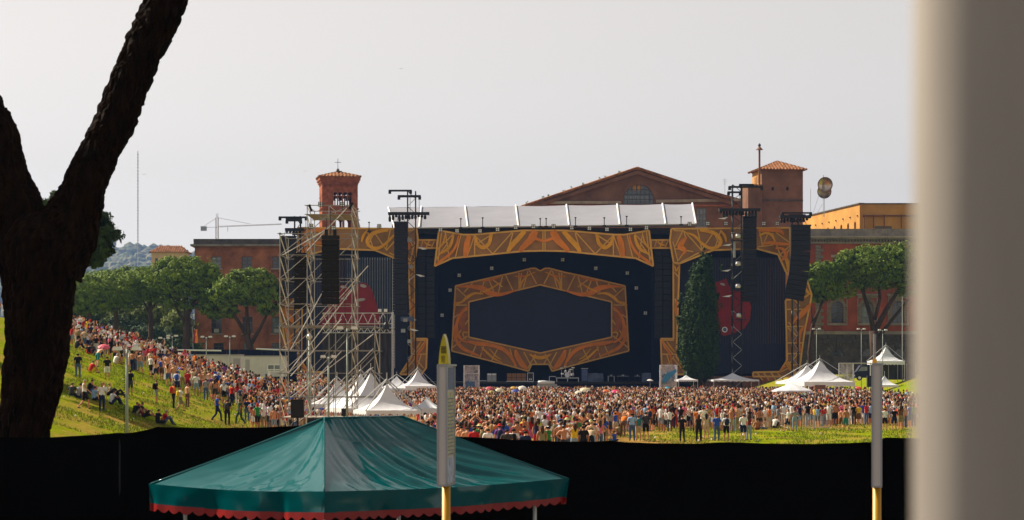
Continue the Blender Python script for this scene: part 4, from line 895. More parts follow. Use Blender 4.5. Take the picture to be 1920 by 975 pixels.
# tiled roof slabs: the hall runs back from the gable, turned so that its near slope shows
A, Bz = W(1195, 314.5, d-1.2), None
for nm, eave, back in (('roof_slope', W(984, 385, d-1.2), Vector((-6, 34, 0))), ('roof_slope', W(1376, 374, d-1.2), Vector((-6, 34, 0)))):
    b = MB(); n = Vector((0, 0, .32)); b.add([A, eave, eave+back, A+back, A-n, eave-n, eave+back-n, A+back-n], [(0, 3, 2, 1), (4, 5, 6, 7), (0, 1, 5, 4), (1, 2, 6, 5), (2, 3, 7, 6), (3, 0, 4, 7)])
    o = b.build(nm, MT['roof_tile'], t); tl = MB()
    for k in range(40):
        q = back*(k/40.0)+Vector((0, 0, .05)); tl.tube([A+q, eave+q], .22, 5)
    tl.build('tile_row', MT['roof_tile'], o)
    b = MB(); e1, a1 = eave+Vector((0, .3, -.5)), A+Vector((0, .3, -.5)); b.add([a1, e1, e1+Vector((0, 1, 0)), a1+Vector((0, 1, 0)), a1-n*2.4, e1-n*2.4, e1-n*2.4+Vector((0, 1, 0)), a1-n*2.4+Vector((0, 1, 0))], [(0, 3, 2, 1), (4, 5, 6, 7), (0, 1, 5, 4), (1, 2, 6, 5), (2, 3, 7, 6), (3, 0, 4, 7)]); b.build('raking_cornice', MT['brown_stucco'], t)
b = MB(); b.box((wx(1010,d), d+.8, 0), (wx(1445,d), d+30, wz(386,d))); b.build('hall_body', MT['brown_stucco'], t)
g = random.Random(8)
for k in range(9):
    px = 992+k*21+g.uniform(-6, 6); py = 385-(px-984)*.334; c = W(px, py-.6, d+2); w = thing('roof_weed', c, nth[k]+' tiny weed tuft from the left on the tiled gable slope', 'weed', 'weeds on the gable roof')
    leaves('foliage', [(c+Vector((0, 0, .3)), (.3, .3, .35), 1)], 50, .14, k, MT['broad_leaf'], w, per=10)
# square tower with tiled hip roof
d = 485
t = thing('square_tower', (wx(1463, d), d, 0), 'square brown rooftop tower with orange tiled hip roof', 'tower', rz=R(7)); ORI[t.name] = Vector((wx(1463, d), d+3, 0)); t.location = ORI[t.name]
wall_front(t, rect(1424, 1503, 318, 500), [rect(1443, 1447.5, 351, 357), rect(1471, 1475.5, 350, 357)], d, 'brown_stucco', 1)
b = MB(); b.box((wx(1424,d), d+1, 0), (wx(1503,d), d+8.6, wz(318,d))); b.build('side_wall', MT['ochre_stucco'], t)
hip_roof(t, wx(1417,d), wx(1510,d), d-.9, d+9.6, wz(318,d), wz(299,d), 'roof_tile', .15, 15)
for px in (1445, 1473): b = MB(); b.box((wx(px-2,d), d+.7, wz(357,d)), (wx(px+2.5,d), d+.72, wz(350,d))); b.build('vent_hole', MT['black_metal'], t)
bar_px(t, 1424, 1503, 374, 377, d, 'dark_stone', .2, .3, 'ledge')
b = MB(); b.box((wx(1396,d), d-1, 0), (wx(1423,d), d+6, wz(349,d))); b.box((wx(1395,d), d-1.2, wz(349.5,d)), (wx(1424,d), d+6.2, wz(347,d))); b.build('lower_block', MT['brown_stucco'], t)
for k in range(4): block('slit', W(1424, 322+k*1, d)+Vector((-.02, 2+k*1.3, -1.2)), (.08, .5, 1.6), MT['brown_stucco'], t)
c = Vector((wx(1424, 482), 482, wz(349, 482))); t = thing('flue_pipe', c, 'thin rusty flue pipe with conical cap above the square tower', 'chimney')
rod('pipe', c, W(1424, 279, 482), .2, MT['rust_metal'], t, 10)
b = MB(); b.lathe(W(1424, 281, 482), [(.75, 0), (.2, .6), (.2, .7)], 12); b.build('cap', MT['rust_metal'], t); b = MB(); b.lathe(W(1424, 274, 482), [(.28, 0), (.3, .25), (.12, .5), (.02, .6)], 10); b.build('cowl', MT['black_metal'], t)
# television aerial, thin masts, dishes
def aerial(px, y0, y1, d, label, n):
    a = W(px, y1, d); t = thing('roof_aerial', a, label, 'aerial', 'roof aerials'); rod('pole', a, W(px, y0, d), .035, MT['grey_metal'], t)
    for k in range(n): z = wz(y0+2+k*3.2, d); rod('element', (a.x-.45+.08*k, d, z), (a.x+.45-.08*k, d, z), .025, MT['grey_metal'], t)
aerial(1359, 335, 363, 498, 'thin television aerial with crossbars right of the gable', 4); aerial(1520, 354, 400, 486, 'plain thin rod rising between square tower and dishes', 0)
d = 515; c = W(1545, 398, d); t = thing('dish_mast', c, 'two round bronze dishes one above the other on a thin mast', 'satellite dishes')
for s in (-.12, .12): rod('pole', c+Vector((s, 0, -1)), W(1545, 335, d)+Vector((s, .6, 0)), .05, MT['grey_metal'], t)
rod('spike', W(1544, 336, d), W(1544, 328, d), .04, MT['black_metal'], t)
rod('guy', W(1525, 398, d), W(1535, 368, d), .035, MT['grey_metal'], t); rod('guy', W(1533, 398, d), W(1542, 383, d), .035, MT['grey_metal'], t)
for px, py, r in ((1547, 346, 14.3), (1545.5, 359, 13.5)):
    b = MB(); rr = r*d/F; pr = [(rr*math.sin(a), -.55*rr*(math.cos(a)-.2)) for a in [i*math.pi/2/9 for i in range(10)]]
    bb = MB(); bb.lathe((0, 0, 0), pr, 24); c2 = W(px, py, d+(0 if py < 350 else .9))
    M = Matrix.Translation(c2) @ Matrix.Rotation(R(-84), 4, 'X') @ Matrix.Rotation(math.pi, 4, 'X')
    inst('dish', bb.mesh('dish', MT['brass'], smooth=True), M, t)
# ochre rooftop block
d = 520
t = thing('ochre_block', (wx(1612, d), d, 0), 'sunlit orange rooftop block with small arched windows and pipe railing', 'building')
ang = Vector((wx(1505, d+46)-wx(1612, d), 46, 0))
zt, zb = wz(382.5, d), wz(440, d); P0 = Vector((wx(1612, d), d, 0))
b = MB(); h = []
L = ang.length; u = ang.normalized()
tops = [(L*(.06+.115*k), L*(.06+.115*k)+1.5) for k in range(7)]
lo = [[(a, wz(431,d)), (c_, wz(431,d)), (c_, wz(418,d)), ((a+c_)/2+.4, wz(414,d)), ((a+c_)/2-.4, wz(414,d)), (a, wz(418,d))] for a, c_ in tops]
bb = MB(); bb.prism([[(0, zb), (L, zb), (L, zt), (0, zt)]]+lo, 0, .8)
nrm = Vector((u.y, -u.x, 0))
b.v = [tuple(P0+u*p[0]+nrm*p[1]+Vector((0, 0, p[2]))) for p in bb.v]; b.f = [f[::-1] for f in bb.f]; b.m = bb.m; b.build('side_wall', MT['ochre_stucco'], t)
for a, c_ in tops:
    q = P0+u*(a+c_)/2+nrm*.6; b = MB(); b.add([tuple(q+u*s+Vector((0, 0, z))) for s, z in ((-.75, wz(431,d)), (.75, wz(431,d)), (.75, wz(414,d)), (-.75, wz(414,d)))], [(0, 1, 2, 3)]); b.build('arched_window', MT['pane'], t)
for k in range(8): q = P0+u*L*(.03+.12*k)-nrm*.12; block('drain_spout', (q.x, q.y, wz(404, d)), (.3, .3, .25), MT['dark_stone'], t)
wall_front(t, rect(1612, 1800, 382.5, 440), [], d, 'ochre_stucco', .6); bar_px(t, 1611, 1800, 380.8, 382.6, d, 'dark_stone', .25, .9, 'coping')
b = MB(); bb = MB(); bb.prism([[(-.3, zt), (L, zt), (L, zt+.25), (-.3, zt+.25)]], -.25, .9); b.v = [tuple(P0+u*p[0]+nrm*p[1]+Vector((0, 0, p[2]))) for p in bb.v]; b.f = [f[::-1] for f in bb.f]; b.m = bb.m; b.build('coping', MT['dark_stone'], t)
b = MB(); b.box((wx(1640,d), d-.05, wz(434,d)), (wx(1672,d), d-.01, wz(424,d))); b.build('door', MT['window_wood'], t)
for y in (404.5,): rod('pipe', W(1617, y, d-.6), W(1790, y, d-.6), .2, MT['rust_metal'], t)
for px in (1620, 1638, 1658, 1690, 1720): rod('pipe', W(px, 402, d-.6), W(px, 428, d-.6), .12, MT['rust_metal'], t)
# red palace with stone trim
d = 450
t = thing('palace', (wx(1620, d), d, 0), 'dark red palace with grey stone base and arched windows behind the tents', 'building')
up = [arch(x-11, x+11, 565, 605.5, 10) for x in (1570, 1626.5, 1684, 1741)]; lowh = [[(x-12, 668), (x+12, 668)]+[(x+12*math.cos(i*math.pi/10), 667-13*math.sin(i*math.pi/10)) for i in range(11)] for x in (1571, 1629, 1687, 1745)]
top = [rect(x-9, x+9, 484, 510) for x in (1570, 1627, 1685, 1742)]
wall_front(t, rect(1500, 1800, 455, 625), up+top, d, 'deep_red_stucco', .7)
wall_front(t, rect(1500, 1800, 625, 740), lowh, d, 'dark_stone', .7, 'base_wall')
b = MB(); b.box((wx(1500,d), d+.9, 0), (wx(1800,d), d+20, wz(432,d))); b.build('palace_body', MT['deep_red_stucco'], t)
bar_px(t, 1500, 1800, 429, 443, d, 'grey_stone', .1, 1.2, 'attic'); bar_px(t, 1496, 1800, 443, 446, d, 'pale_stone', 1.1, 1.5, 'cornice'); bar_px(t, 1500, 1800, 446, 449, d, 'grey_stone', .75, 1.3, 'cornice'); bar_px(t, 1500, 1800, 453, 457, d, 'grey_stone', .3, .5, 'frieze')
for k in range(52): block('dentil', W(1503+k*5.7, 451, d-.25), (.32, .6, .36), MT['grey_stone'], t)
for i, x in enumerate((1570, 1626.5, 1684, 1741)):
    o = window(t, up[i], d, (1, 3), 'pane' if i != 1 else 'pane_pale', 'window_wood')
    ring = [(x+r*math.cos(a*math.pi/12), 576-r*math.sin(a*math.pi/12)) for r, it in ((17, range(13)), (11.2, range(12, -1, -1))) for a in it]
    for s in range(13):
        a0, a1 = s*math.pi/13+.03, (s+1)*math.pi/13-.03; b = MB(); panel(b, [(x+11.3*math.cos(a0), 576-11.3*math.sin(a0)), (x+17*math.cos(a0), 576-17*math.sin(a0)), (x+17*math.cos(a1), 576-17*math.sin(a1)), (x+11.3*math.cos(a1), 576-11.3*math.sin(a1))], d-.16-.03*(s % 2), .17); b.build('voussoir', MT['grey_stone'], t)
    for sg in (-1, 1):
        for k in range(5): xx = x+sg*(14.2 if k % 2 else 13.6); block('window_stone', W(xx, 579.5+k*5.4, d-.08), ((5.4 if k % 2 else 4.2)*d/F, .2, 4.9*d/F), MT['grey_stone'], t)
    for (y0, y1, hw, o_) in ((551, 554.5, 21, .5), (554.5, 559, 18.5, .12), (606, 610, 19, .4)): bar_px(t, x-hw, x+hw, y0, y1, d, 'grey_stone', o_, .1, 'window_ledge')
    bar_px(t, x-19, x-17, 559, 606, d, 'grey_stone', .14, .1, 'pilaster'); bar_px(t, x+17, x+19, 559, 606, d, 'grey_stone', .14, .1, 'pilaster')
    window(t, top[i], d, (1, 2)); bar_px(t, x-12, x+12, 478, 482.5, d, 'pale_stone', .3, .1, 'window_ledge')
    b = MB(); b.prism([PXL(lowh[i], d)], d+.5, d+.56); b.build('cellar_window', MT['pane'], t)
for k in range(26):
    y = 460+k*6.3
    if y < 622: wq = 15 if k % 2 else 10; block('quoin', W(1529+wq/2, y+2.6, d-.14), (wq*d/F, .32, 5.4*d/F), MT['grey_stone'], t)
bar_px(t, 1500, 1800, 621, 627, d, 'grey_stone', .35, .2, 'string_course')
g = random.Random(3)
for r in range(9):
    y = 628+r*8.3; x = 1500-(r % 2)*14
    while x < 1770:
        w_ = 27+g.uniform(-3, 3); hit_ = any(x+w_ > a-1 and x < c_+1 for a, c_ in ((1556,1586),(1614,1644),(1672,1702),(1730,1760))) and y > 638
        if not hit_: block('stone_block', W(x+w_/2, y+3.6, d-.10-.05*g.random()), ((w_-1.4)*d/F, .35, 7.0*d/F), MT['dark_stone'], t)
        x += w_
for x in (1571, 1629, 1687, 1745):
    for s in range(9):
        a0, a1 = s*math.pi/9+.04, (s+1)*math.pi/9-.04; b = MB(); r1 = 30+3*(s % 2)
        lo = [(x+12.6*math.cos(a0), 667-13.4*math.sin(a0)), (x+r1*.62*math.cos(a0)*1.1, 667-r1*math.sin(a0)*.9), (x+r1*.62*math.cos(a1)*1.1, 667-r1*math.sin(a1)*.9), (x+12.6*math.cos(a1), 667-13.4*math.sin(a1))]
        panel(b, lo, d-.2-.03*(s % 2), .21); b.build('voussoir', MT['dark_stone'], t)
# tower crane and radio mast, far away
mat('crane_paint', (.45, .40, .38), .6); d = 1100
c = W(407, 448, d); t = thing('tower_crane', Vector((c.x, d, 0)), 'pale tower crane with long jib faint above the stucco block', 'crane')
for s in (-.6, .6): rod('mast_chord', (c.x+s, d, 0), (c.x+s, d, wz(408, d)), .16, MT['crane_paint'], t)
for k in range(22): z = wz(450, d)+k*.55; rod('lattice', (c.x-.6, d, z), (c.x+.6, d, z+.55), .09, MT['rust_metal'], t, 4)
e = W(528, 421, d); j0 = W(375, 428, d)
rod('jib', W(377, 427, d), e, .10, MT['crane_paint'], t); rod('jib', W(410, 424, d), W(528, 419.5, d), .09, MT['crane_paint'], t)
for k in range(26): a = W(412+k*4.5, 426.2-.2*k*1.1, d); rod('lattice', a, W(414.2+k*4.5, 423.7-.17*k, d), .1, MT['crane_paint'], t, 4)
rod('tie', W(407, 408, d), W(470, 420, d), .09, MT['crane_paint'], t); rod('tie', W(407, 408, d), W(382, 424, d), .09, MT['crane_paint'], t)
b = MB(); b.cbox(W(382, 428.5, d), (2.6, 1.6, 2)); b.build('counterweight', MT['grey_metal'], t); rod('hook_cable', W(427, 426, d), W(427, 434, d), .12, MT['crane_paint'], t)
d = 2200; c = W(258.5, 475, d); t = thing('radio_mast', Vector((c.x, d, 0)), 'very thin tall radio mast faint in the haze above the trees', 'mast')
rod('mast', (c.x, d, 0), (c.x, d, wz(283, d)), .34, MT['crane_paint'], t)
for k in range(30): z = wz(470-k*6.2, d); rod('collar', (c.x, d, z), (c.x, d, z+.8), .9, MT['crane_paint'], t, 5)
# ---------------------------------------------------------------- trees
def pine(px, ybase, ytop, d, ells, trunks, label, group, n=5200, seed=1, leaf='pine_leaf', size=.28, gz=None, **kw):
    x = wx(px, d); z = gz if gz is not None else ground_z(x, d)
    t = thing('stone_pine', (x, d, z), label, 'tree', group)
    b = MB()
    for path, r0, r1 in trunks:
        P = [W(a, q, d+o) for a, q, o in [(p+(0,))[:3] for p in path]]
        if path[0][1] >= ybase: P[0].z = z-.2
        b.tube(P, [r0+(r1-r0)*i/(len(P)-1) for i in range(len(P))], 8)
    b.build('trunk', MT['far_bark'], t, smooth=True)
    E = [((wx(cx, d), d+oy, wz(cy_, d)), (rx*d/F, max(rx*d/F*.7, 1.5), ry*d/F), sh) for cx, cy_, rx, ry, sh, oy in ells]
    kw.setdefault('per', 24); kw.setdefault('spread', .24); kw.setdefault('shell', .45)
    leaves('crown', E, n, size, seed, MT[leaf], t, **kw)
gp = 'stone pines in front of the stucco block'
pine(348, 690, 480, 405, [(345,522,72,40,3,0),(308,520,44,32,1.3,2),(388,530,36,34,1.3,-2),(352,562,48,22,1.2,1),(330,497,40,18,1,0)], [([(345,690),(349,640),(352,600),(348,560),(340,530)],.75,.35),([(350,600),(362,570),(385,540)],.3,.15),([(350,610),(332,580),(315,545)],.28,.12)], 'tall stone pine with leaning trunk, just left of the orange wall', gp, 19000, 11)
pine(466, 710, 505, 398, [(462,540,60,34,3,0),(424,552,36,30,1.3,1),(503,556,30,38,1.5,-1),(398,575,26,24,.9,2),(470,518,42,16,1,0),(430,580,22,18,.5,0)], [([(470,722),(471,690),(469,655),(462,625)],.75,.5),([(464,630),(445,600),(425,570)],.4,.2),([(466,628),(463,590),(462,550)],.4,.2),([(468,650),(488,615),(508,575)],.36,.16)], 'stone pine with three forking limbs in front of the orange wall', gp, 18000, 12)
for i, (px, cy_, rx, ry, dd) in enumerate(((280,528,62,24,420),(215,540,62,26,410),(165,548,50,26,400),(245,520,46,16,470),(190,530,52,18,465))):
    pine(px, 690, 0, dd, [(px,cy_,rx*1.1,ry*1.2,3,0),(px-rx*.4,cy_+14,rx*.55,ry,1.2,1),(px+rx*.45,cy_+10,rx*.55,ry,1.2,-1),(px,cy_+24,rx*.7,ry*.8,1,.5)], [([(px,690),(px+3,630),(px+2,580),(px,cy_)],.55,.3),([(px+2,590),(px-14,560)],.25,.1),([(px+2,585),(px+18,555)],.25,.1)], ('flat crowned stone pine beside the tall leaning pine', 'broad stone pine second from the near trunk', 'stone pine crown right beside the near forked trunk', 'higher far stone pine crown under the cream house', 'higher far stone pine crown under the hazy hill')[i], 'row of stone pines beyond the slope', 14000, 20+i)
gb = 'leafy trees under the row of pines'
for i, (px, py, rx, ry, dd, lf) in enumerate(((300,605,42,42,440,'broad_leaf'),(250,612,40,40,436,'broad_leaf'),(195,600,46,44,444,'broad_leaf'),(335,620,26,34,432,'broad_leaf'),(225,630,40,30,428,'dark_pine_leaf'),(150,615,40,44,430,'dark_pine_leaf'),(275,640,50,22,426,'dark_pine_leaf'),(330,655,40,18,424,'dark_pine_leaf'))):
    x = wx(px, dd); t = thing('leafy_tree', (x, dd, 3), ('light green leafy tree with forked trunk under the pines', 'light green leafy tree in the middle under the pines', 'light green leafy tree near the slope crowd under the pines', 'narrow light green tree beside the leaning pine trunk', 'dark bushy tree between the light green trees', 'dark tall tree right beside the near forked trunk', 'dark wide shrub above the screen wall', 'dark low shrub beside the leaning pine trunk')[i], 'tree', gb)
    b = MB(); b.tube([(x, dd, 2), (x+.3, dd, wz(660, dd)), (x, dd, wz(py, dd))], [.5, .42, .2], 8); b.tube([(x+.2, dd, wz(655, dd)), (x+2, dd, wz(py-14, dd))], [.3, .1], 6); b.tube([(x+.2, dd, wz(650, dd)), (x-2, dd-.5, wz(py-10, dd))], [.3, .1], 6); b.build('trunk', MT['far_bark'], t, smooth=True)
    leaves('crown', [((x, dd, wz(py, dd)), (rx*1.15*dd/F, 3.5, ry*1.15*dd/F), 1)], 7500, .36, 40+i, MT[lf], t, per=30, spread=.34, shell=.35, flat=.8)
# big pine on the slope behind the near trunk
d = 146; px = 62
pine(px, 800, 0, d, [(60,420,118,48,3,0),(150,440,66,54,2.6,1),(168,470,40,34,1.2,0),(-30,430,90,50,1.6,2),(110,392,50,28,1,-1),(20,470,100,30,1,-3)], [([(60,800),(64,640),(58,520),(60,430)],.42,.25),([(60,540),(120,480),(160,440)],.2,.07),([(60,530),(0,470),(-40,430)],.2,.07)], 'dark stone pine on the slope showing its crown behind the near forked trunk', None, 30000, 60, 'dark_pine_leaf', .17, per=44, spread=.24, shell=.4)
pine(-85, 800, 0, 151, [(-95,425,150,48,3,0),(-160,440,100,50,1.5,1),(-20,440,90,44,1.2,-3)], [([(-85,800),(-82,640),(-88,520),(-90,430)],.42,.25)], 'dark stone pine standing further up the slope, outside the picture', None, 16000, 61, 'dark_pine_leaf', .17, per=44, spread=.24, shell=.3)
# two pines by the palace
gq = 'stone pines before the red palace'
pine(1640, 720, 0, 425, [(1640,502,74,40,3,0),(1590,522,44,36,1.5,1),(1690,498,62,42,2.2,-1),(1650,478,56,20,1.4,0),(1600,490,36,22,1,-1),(1720,530,60,26,1.4,0)], [([(1642,720),(1641,660),(1638,620)],1.0,.8),([(1639,625),(1632,590),(1622,560),(1612,525)],.5,.25),([(1640,622),(1662,580),(1690,535)],.55,.25),([(1641,640),(1672,600),(1705,560)],.4,.2),([(1640,600),(1650,560),(1646,520)],.35,.2)], 'wide stone pine with dark forked trunk before the arched palace windows', gq, 30000, 70, 'pine_leaf', .27)
pine(1528, 720, 0, 423, [(1535,520,34,28,1.6,0),(1545,545,40,22,1.2,1),(1560,505,26,20,.8,0),(1520,545,24,26,1,-1)], [([(1522,720),(1518,660),(1524,610),(1538,575),(1552,545)],.45,.2),([(1524,610),(1520,570)],.2,.1)], 'smaller stone pine touching the painted side column of the stage', gq, 12000, 71, 'pine_leaf', .27)
# dark cypress before the right side screen
d = 385; x = wx(1311, d); t = thing('cypress', (x, d, 0), 'tall dense dark cypress standing in front of the stage', 'tree')
b = MB(); b.tube([(x, d, -.2), (x, d, 8), (x, d, 20)], [.5, .4, .1], 8); b.build('trunk', MT['far_bark'], t)
E = []
prof = [(708,26),(690,40),(665,43),(640,44),(615,45),(590,42),(565,38),(540,33),(515,27),(498,20),(484,12),(474,5)]
gc = random.Random(12); rows_ = []
for i in range(len(prof)-1):
    for k in range(4): u = k/4; rows_.append((prof[i][0]*(1-u)+prof[i+1][0]*u, (prof[i][1]*(1-u)+prof[i+1][1]*u)*gc.uniform(.93, 1.05)))
for i, (py, r) in enumerate(rows_):
    cx = gc.uniform(-1.5, 1.5)+1312+(4 if py < 560 else -1)+(5 if py < 500 else 0)
    E.append(((wx(cx, d), d, wz(py, d)), (r*.88*d/F, r*.88*d/F, 13*d/F), r*r))
E += [((wx(1272, d), d-.5, wz(605, d)), (9*d/F, 1, 20*d/F), 160), ((wx(1278, d), d-.5, wz(570, d)), (9*d/F, 1, 18*d/F), 140), ((wx(1352, d), d, wz(498, d)), (4*d/F, .6, 10*d/F), 40), ((wx(1276, d), d, wz(660, d)), (9*d/F, .8, 24*d/F), 130), ((wx(1348, d), d, wz(560, d)), (6*d/F, .8, 30*d/F), 90)]
leaves('crown', E, 62000, .19, 77, MT['cypress_leaf'], t, per=22, spread=.17, shell=.62, flat=2.2)
# ---------------------------------------------------------------- scaffold delay tower
def scaffold():
    d0, dep = 140.0, 5.2; t = thing('scaffold_tower', (wx(610, d0), d0, 0), 'tall metal scaffold tower with speakers left of the stage', 'scaffold')
    m = MT['steel_tube']; cols = [525, 576, 617, 660, 703]; X = [wx(c, d0) for c in cols]
    rows = [815, 785, 745, 700, 657, 612, 570, 522, 478, 438]; Z = [0.15, .92]+[wz(r, d0) for r in rows[2:]]; ztop = [wz(402, d0), wz(385, d0)]
    Y = [d0, d0+dep*.5, d0+dep]
    for i, x in enumerate(X):
        for y in Y[::2]:
            zt = Z[-1] if i < 1 else (ztop[1] if i < 4 else wz(590, d0))
            if i in (1, 2, 3): zt = ztop[1]
            rod('standard', (x, y, ground_z(x, y)), (x, y, zt), .026, m, t)
    for i in (1, 3): rod('standard', (X[i], Y[1], 0), (X[i], Y[1], ztop[0]), .026, m, t)
    for j, z in enumerate(Z+ztop):
        a = X[0] if z <= Z[-1]+.01 else X[1]; c = X[4] if z < wz(588, d0) else X[3]
        for y in Y[::2]: rod('ledger', (a-.15, y, z), (c+.15, y, z), .026, m, t)
        for i, x in enumerate(X):
            if (i == 4 and z > wz(588, d0)) or (i == 0 and z > Z[-1]+.01): continue
            rod('transom', (x, d0-.1, z), (x, Y[2]+.1, z), .024, m, t)
    allz = Z+ztop
    for j in range(len(allz)-1):
        z0, z1 = allz[j], allz[j+1]
        for i, x in enumerate(X):
            if (i == 4 and z1 > wz(588, d0)) or (i == 0 and z1 > Z[-1]+.01) or i == 2: continue
            rod('side_brace', (x-.04, d0, z1), (x-.04, Y[2], z0), .030, MT['bright_tube'], t)
            if i in (0, 3): rod('side_brace', (x+.05, Y[1], z1), (x+.05, Y[2]+.1, z0), .024, m, t)
        for y in Y[::2]:
            n = len(X)-1
            for i in range(n):
                if (i == 3 and z1 > wz(588, d0)) or (i == 0 and z1 > Z[-1]+.01): continue
                if (i+j) % 2 == 0 or i == 0: rod('face_brace', (X[i], y-.05, z0), (X[i+1], y-.05, z1), .024, m, t)
    for (a, b_) in (((545, 745), (700, 628)), ((545, 705), (640, 600)), ((560, 790), (700, 690)), ((530, 478), (612, 432)), ((540, 700), (660, 545)), ((576, 470), (650, 392)), ((545, 655), (610, 540)), ((560, 745), (640, 660)), ((590, 765), (700, 655)), ((600, 600), (690, 500))):
        for y in (0, .25): rod('long_brace', W(*a, d0-.12+y), W(*b_, d0-.12+y)+Vector((0, 0, .05)), .030, MT['bright_tube'], t)
    for z in (wz(785, d0), wz(612, d0), wz(402, d0)-.05):
        for k in range(7):
            x = X[0 if z < 10 else 1]+k*.62
            if x < X[3]-.3: block('deck_board', (x+.3, d0+dep/2, z+.05), (.56, dep-.3, .05), MT['pale_stone'], t)
    for k in range(40):                                       # couplers
        g = random.Random(k); x = g.choice(X[:4]); z = g.choice(Z[1:]); block('coupler', (x, g.choice(Y[::2]), z), (.11, .11, .11), MT['grey_metal'], t)
    for px, q in ((627, 392), (649, 470)): rod('cable', (wx(px, d0-.4), d0-.4, .3), (wx(px-(8 if px == 627 else 3), d0-.4), d0-.4, wz(q, d0)), .016, MT['black_metal'], t)
    for px, py, tilt in ((582, 390, -.35), (601, 383, 0), (642, 383, 0), (658, 386, .5), (583, 424, 0)):
        c = W(px, py, d0-.2); o = block('floodlight_case', c, (.27, .12, .27), MT['black_metal'], t)
        if tilt: o.matrix_local = Matrix.Translation(c-ORI[t.name]) @ Matrix.Rotation(tilt, 4, 'Y') @ Matrix.Diagonal((.13, .12, .42, 1))
        else:
            for ix in (-1, 1):
                for iz in (-1, 1): block('lens', c+Vector((ix*.062, -.065, iz*.062)), (.085, .02, .085), MT['lens'], t)
        rod('lamp_bracket', c-Vector((0, 0, .32)), c, .015, MT['black_metal'], t)
    rod('hoist_beam', (wx(596, d0), d0+.2, wz(410, d0)), (wx(645, d0), d0+.2, wz(410, d0)), .06, m, t)
    for px in (612, 628): block('hoist', W(px, 437, d0-.1), (.18, .18, .42), MT['black_metal'], t); rod('chain', W(px, 434, d0-.1), W(px, 410, d0), .015, MT['black_metal'], t)
    return t
scaffold()
hang('speaker_column', [(620,449),(620,571)], 31, 139.2, 10, 'tall black speaker column hanging in front of the scaffold tower', .6)
hang('speaker_column', [(564.5,481),(564.5,580)], 23, 143.5, 9, 'smaller black speaker column hanging inside the scaffold tower', .5)
for px, py, w, h, lab in ((558, 766, 24, 34, 'black monitor speaker on the scaffold base'), (595, 790, 36, 12, 'flat black flight case beside the green tent peak'), (645, 773, 9, 14, 'small black box speaker at the corner of the front white tent')):
    dd = 139; c = W(px, py, dd); t = thing('speaker_crate', c, lab, 'box'); k = dd/F
    block('crate_body', c, (w*k, .5, h*k), MT['speaker_black'], t); block('front_grille', c+Vector((0, -.26, 0)), (w*k*.86, .02, h*k*.84), MT['black_metal'], t)
    rod('stand', (c.x, c.y, ground_z(c.x, c.y)), (c.x, c.y, c.z-h*k*.5), .06, MT['black_metal'], t); block('handle', c+Vector((w*k*.5, 0, 0)), (.03, .2, .06), MT['grey_metal'], t)
# truss platform left of the stage, dark cloth skirt
d = 330; t = thing('truss_platform', (wx(672, d), d, 0), 'silver truss camera platform with dark grey cloth skirt beside the mast', 'platform')
x0, x1 = wx(605, d), wx(737, d)
for y0, y1, n in ((587, 607, 14), (615, 624, 22)):
    for z in (wz(y0, d), wz(y1, d)):
        for yy in (0, .5): rod('chord', (x0, d+yy, z), (x1, d+yy, z), .06, MT['alu'], t)
    for k in range(n):
        a, b_ = x0+(x1-x0)*k/n, x0+(x1-x0)*(k+1)/n; rod('lattice', (a, d-.02, wz(y1 if k % 2 else y0, d)), (b_, d-.02, wz(y0 if k % 2 else y1, d)), .042, MT['alu'], t)
b = MB(); n = 40; vs = [(x0+(x1-x0)*i/n, d+.3+.16*math.sin(i*1.9)+.1*noise.noise((i, j, 2)), wz(626, d)*j/3) for j in range(4) for i in range(n+1)]
b.add(vs, [(j*(n+1)+i, j*(n+1)+i+1, (j+1)*(n+1)+i+1, (j+1)*(n+1)+i) for j in range(3) for i in range(n)])
mat('grey_cloth', (.045, .042, .045), .95, scale=1.4, var=.3, stretch=(2, 1, .3)); b.build('cloth_skirt', MT['grey_cloth'], t)
b = MB(); b.box((x0, d+.6, wz(618,d)), (x1, d+6, wz(616,d))); b.build('floor', MT['black_metal'], t)
for px in (735, 737): rod('post', (wx(px, d), d, 0), (wx(px, d), d, wz(585, d)), .06, MT['alu'], t)
for px in (712, 723): block('camera_lamp', W(px, 582, d), (.45, .4, .4), MT['lens'], t)
bb = MB(); bb.lathe(W(724, 618, d-.3), [(.1, 0), (.42, .1), (.42, .7), (.2, 1.0), (.06, 1.9)], 10); bb.build('hanging_lamp', MT['black_metal'], t)
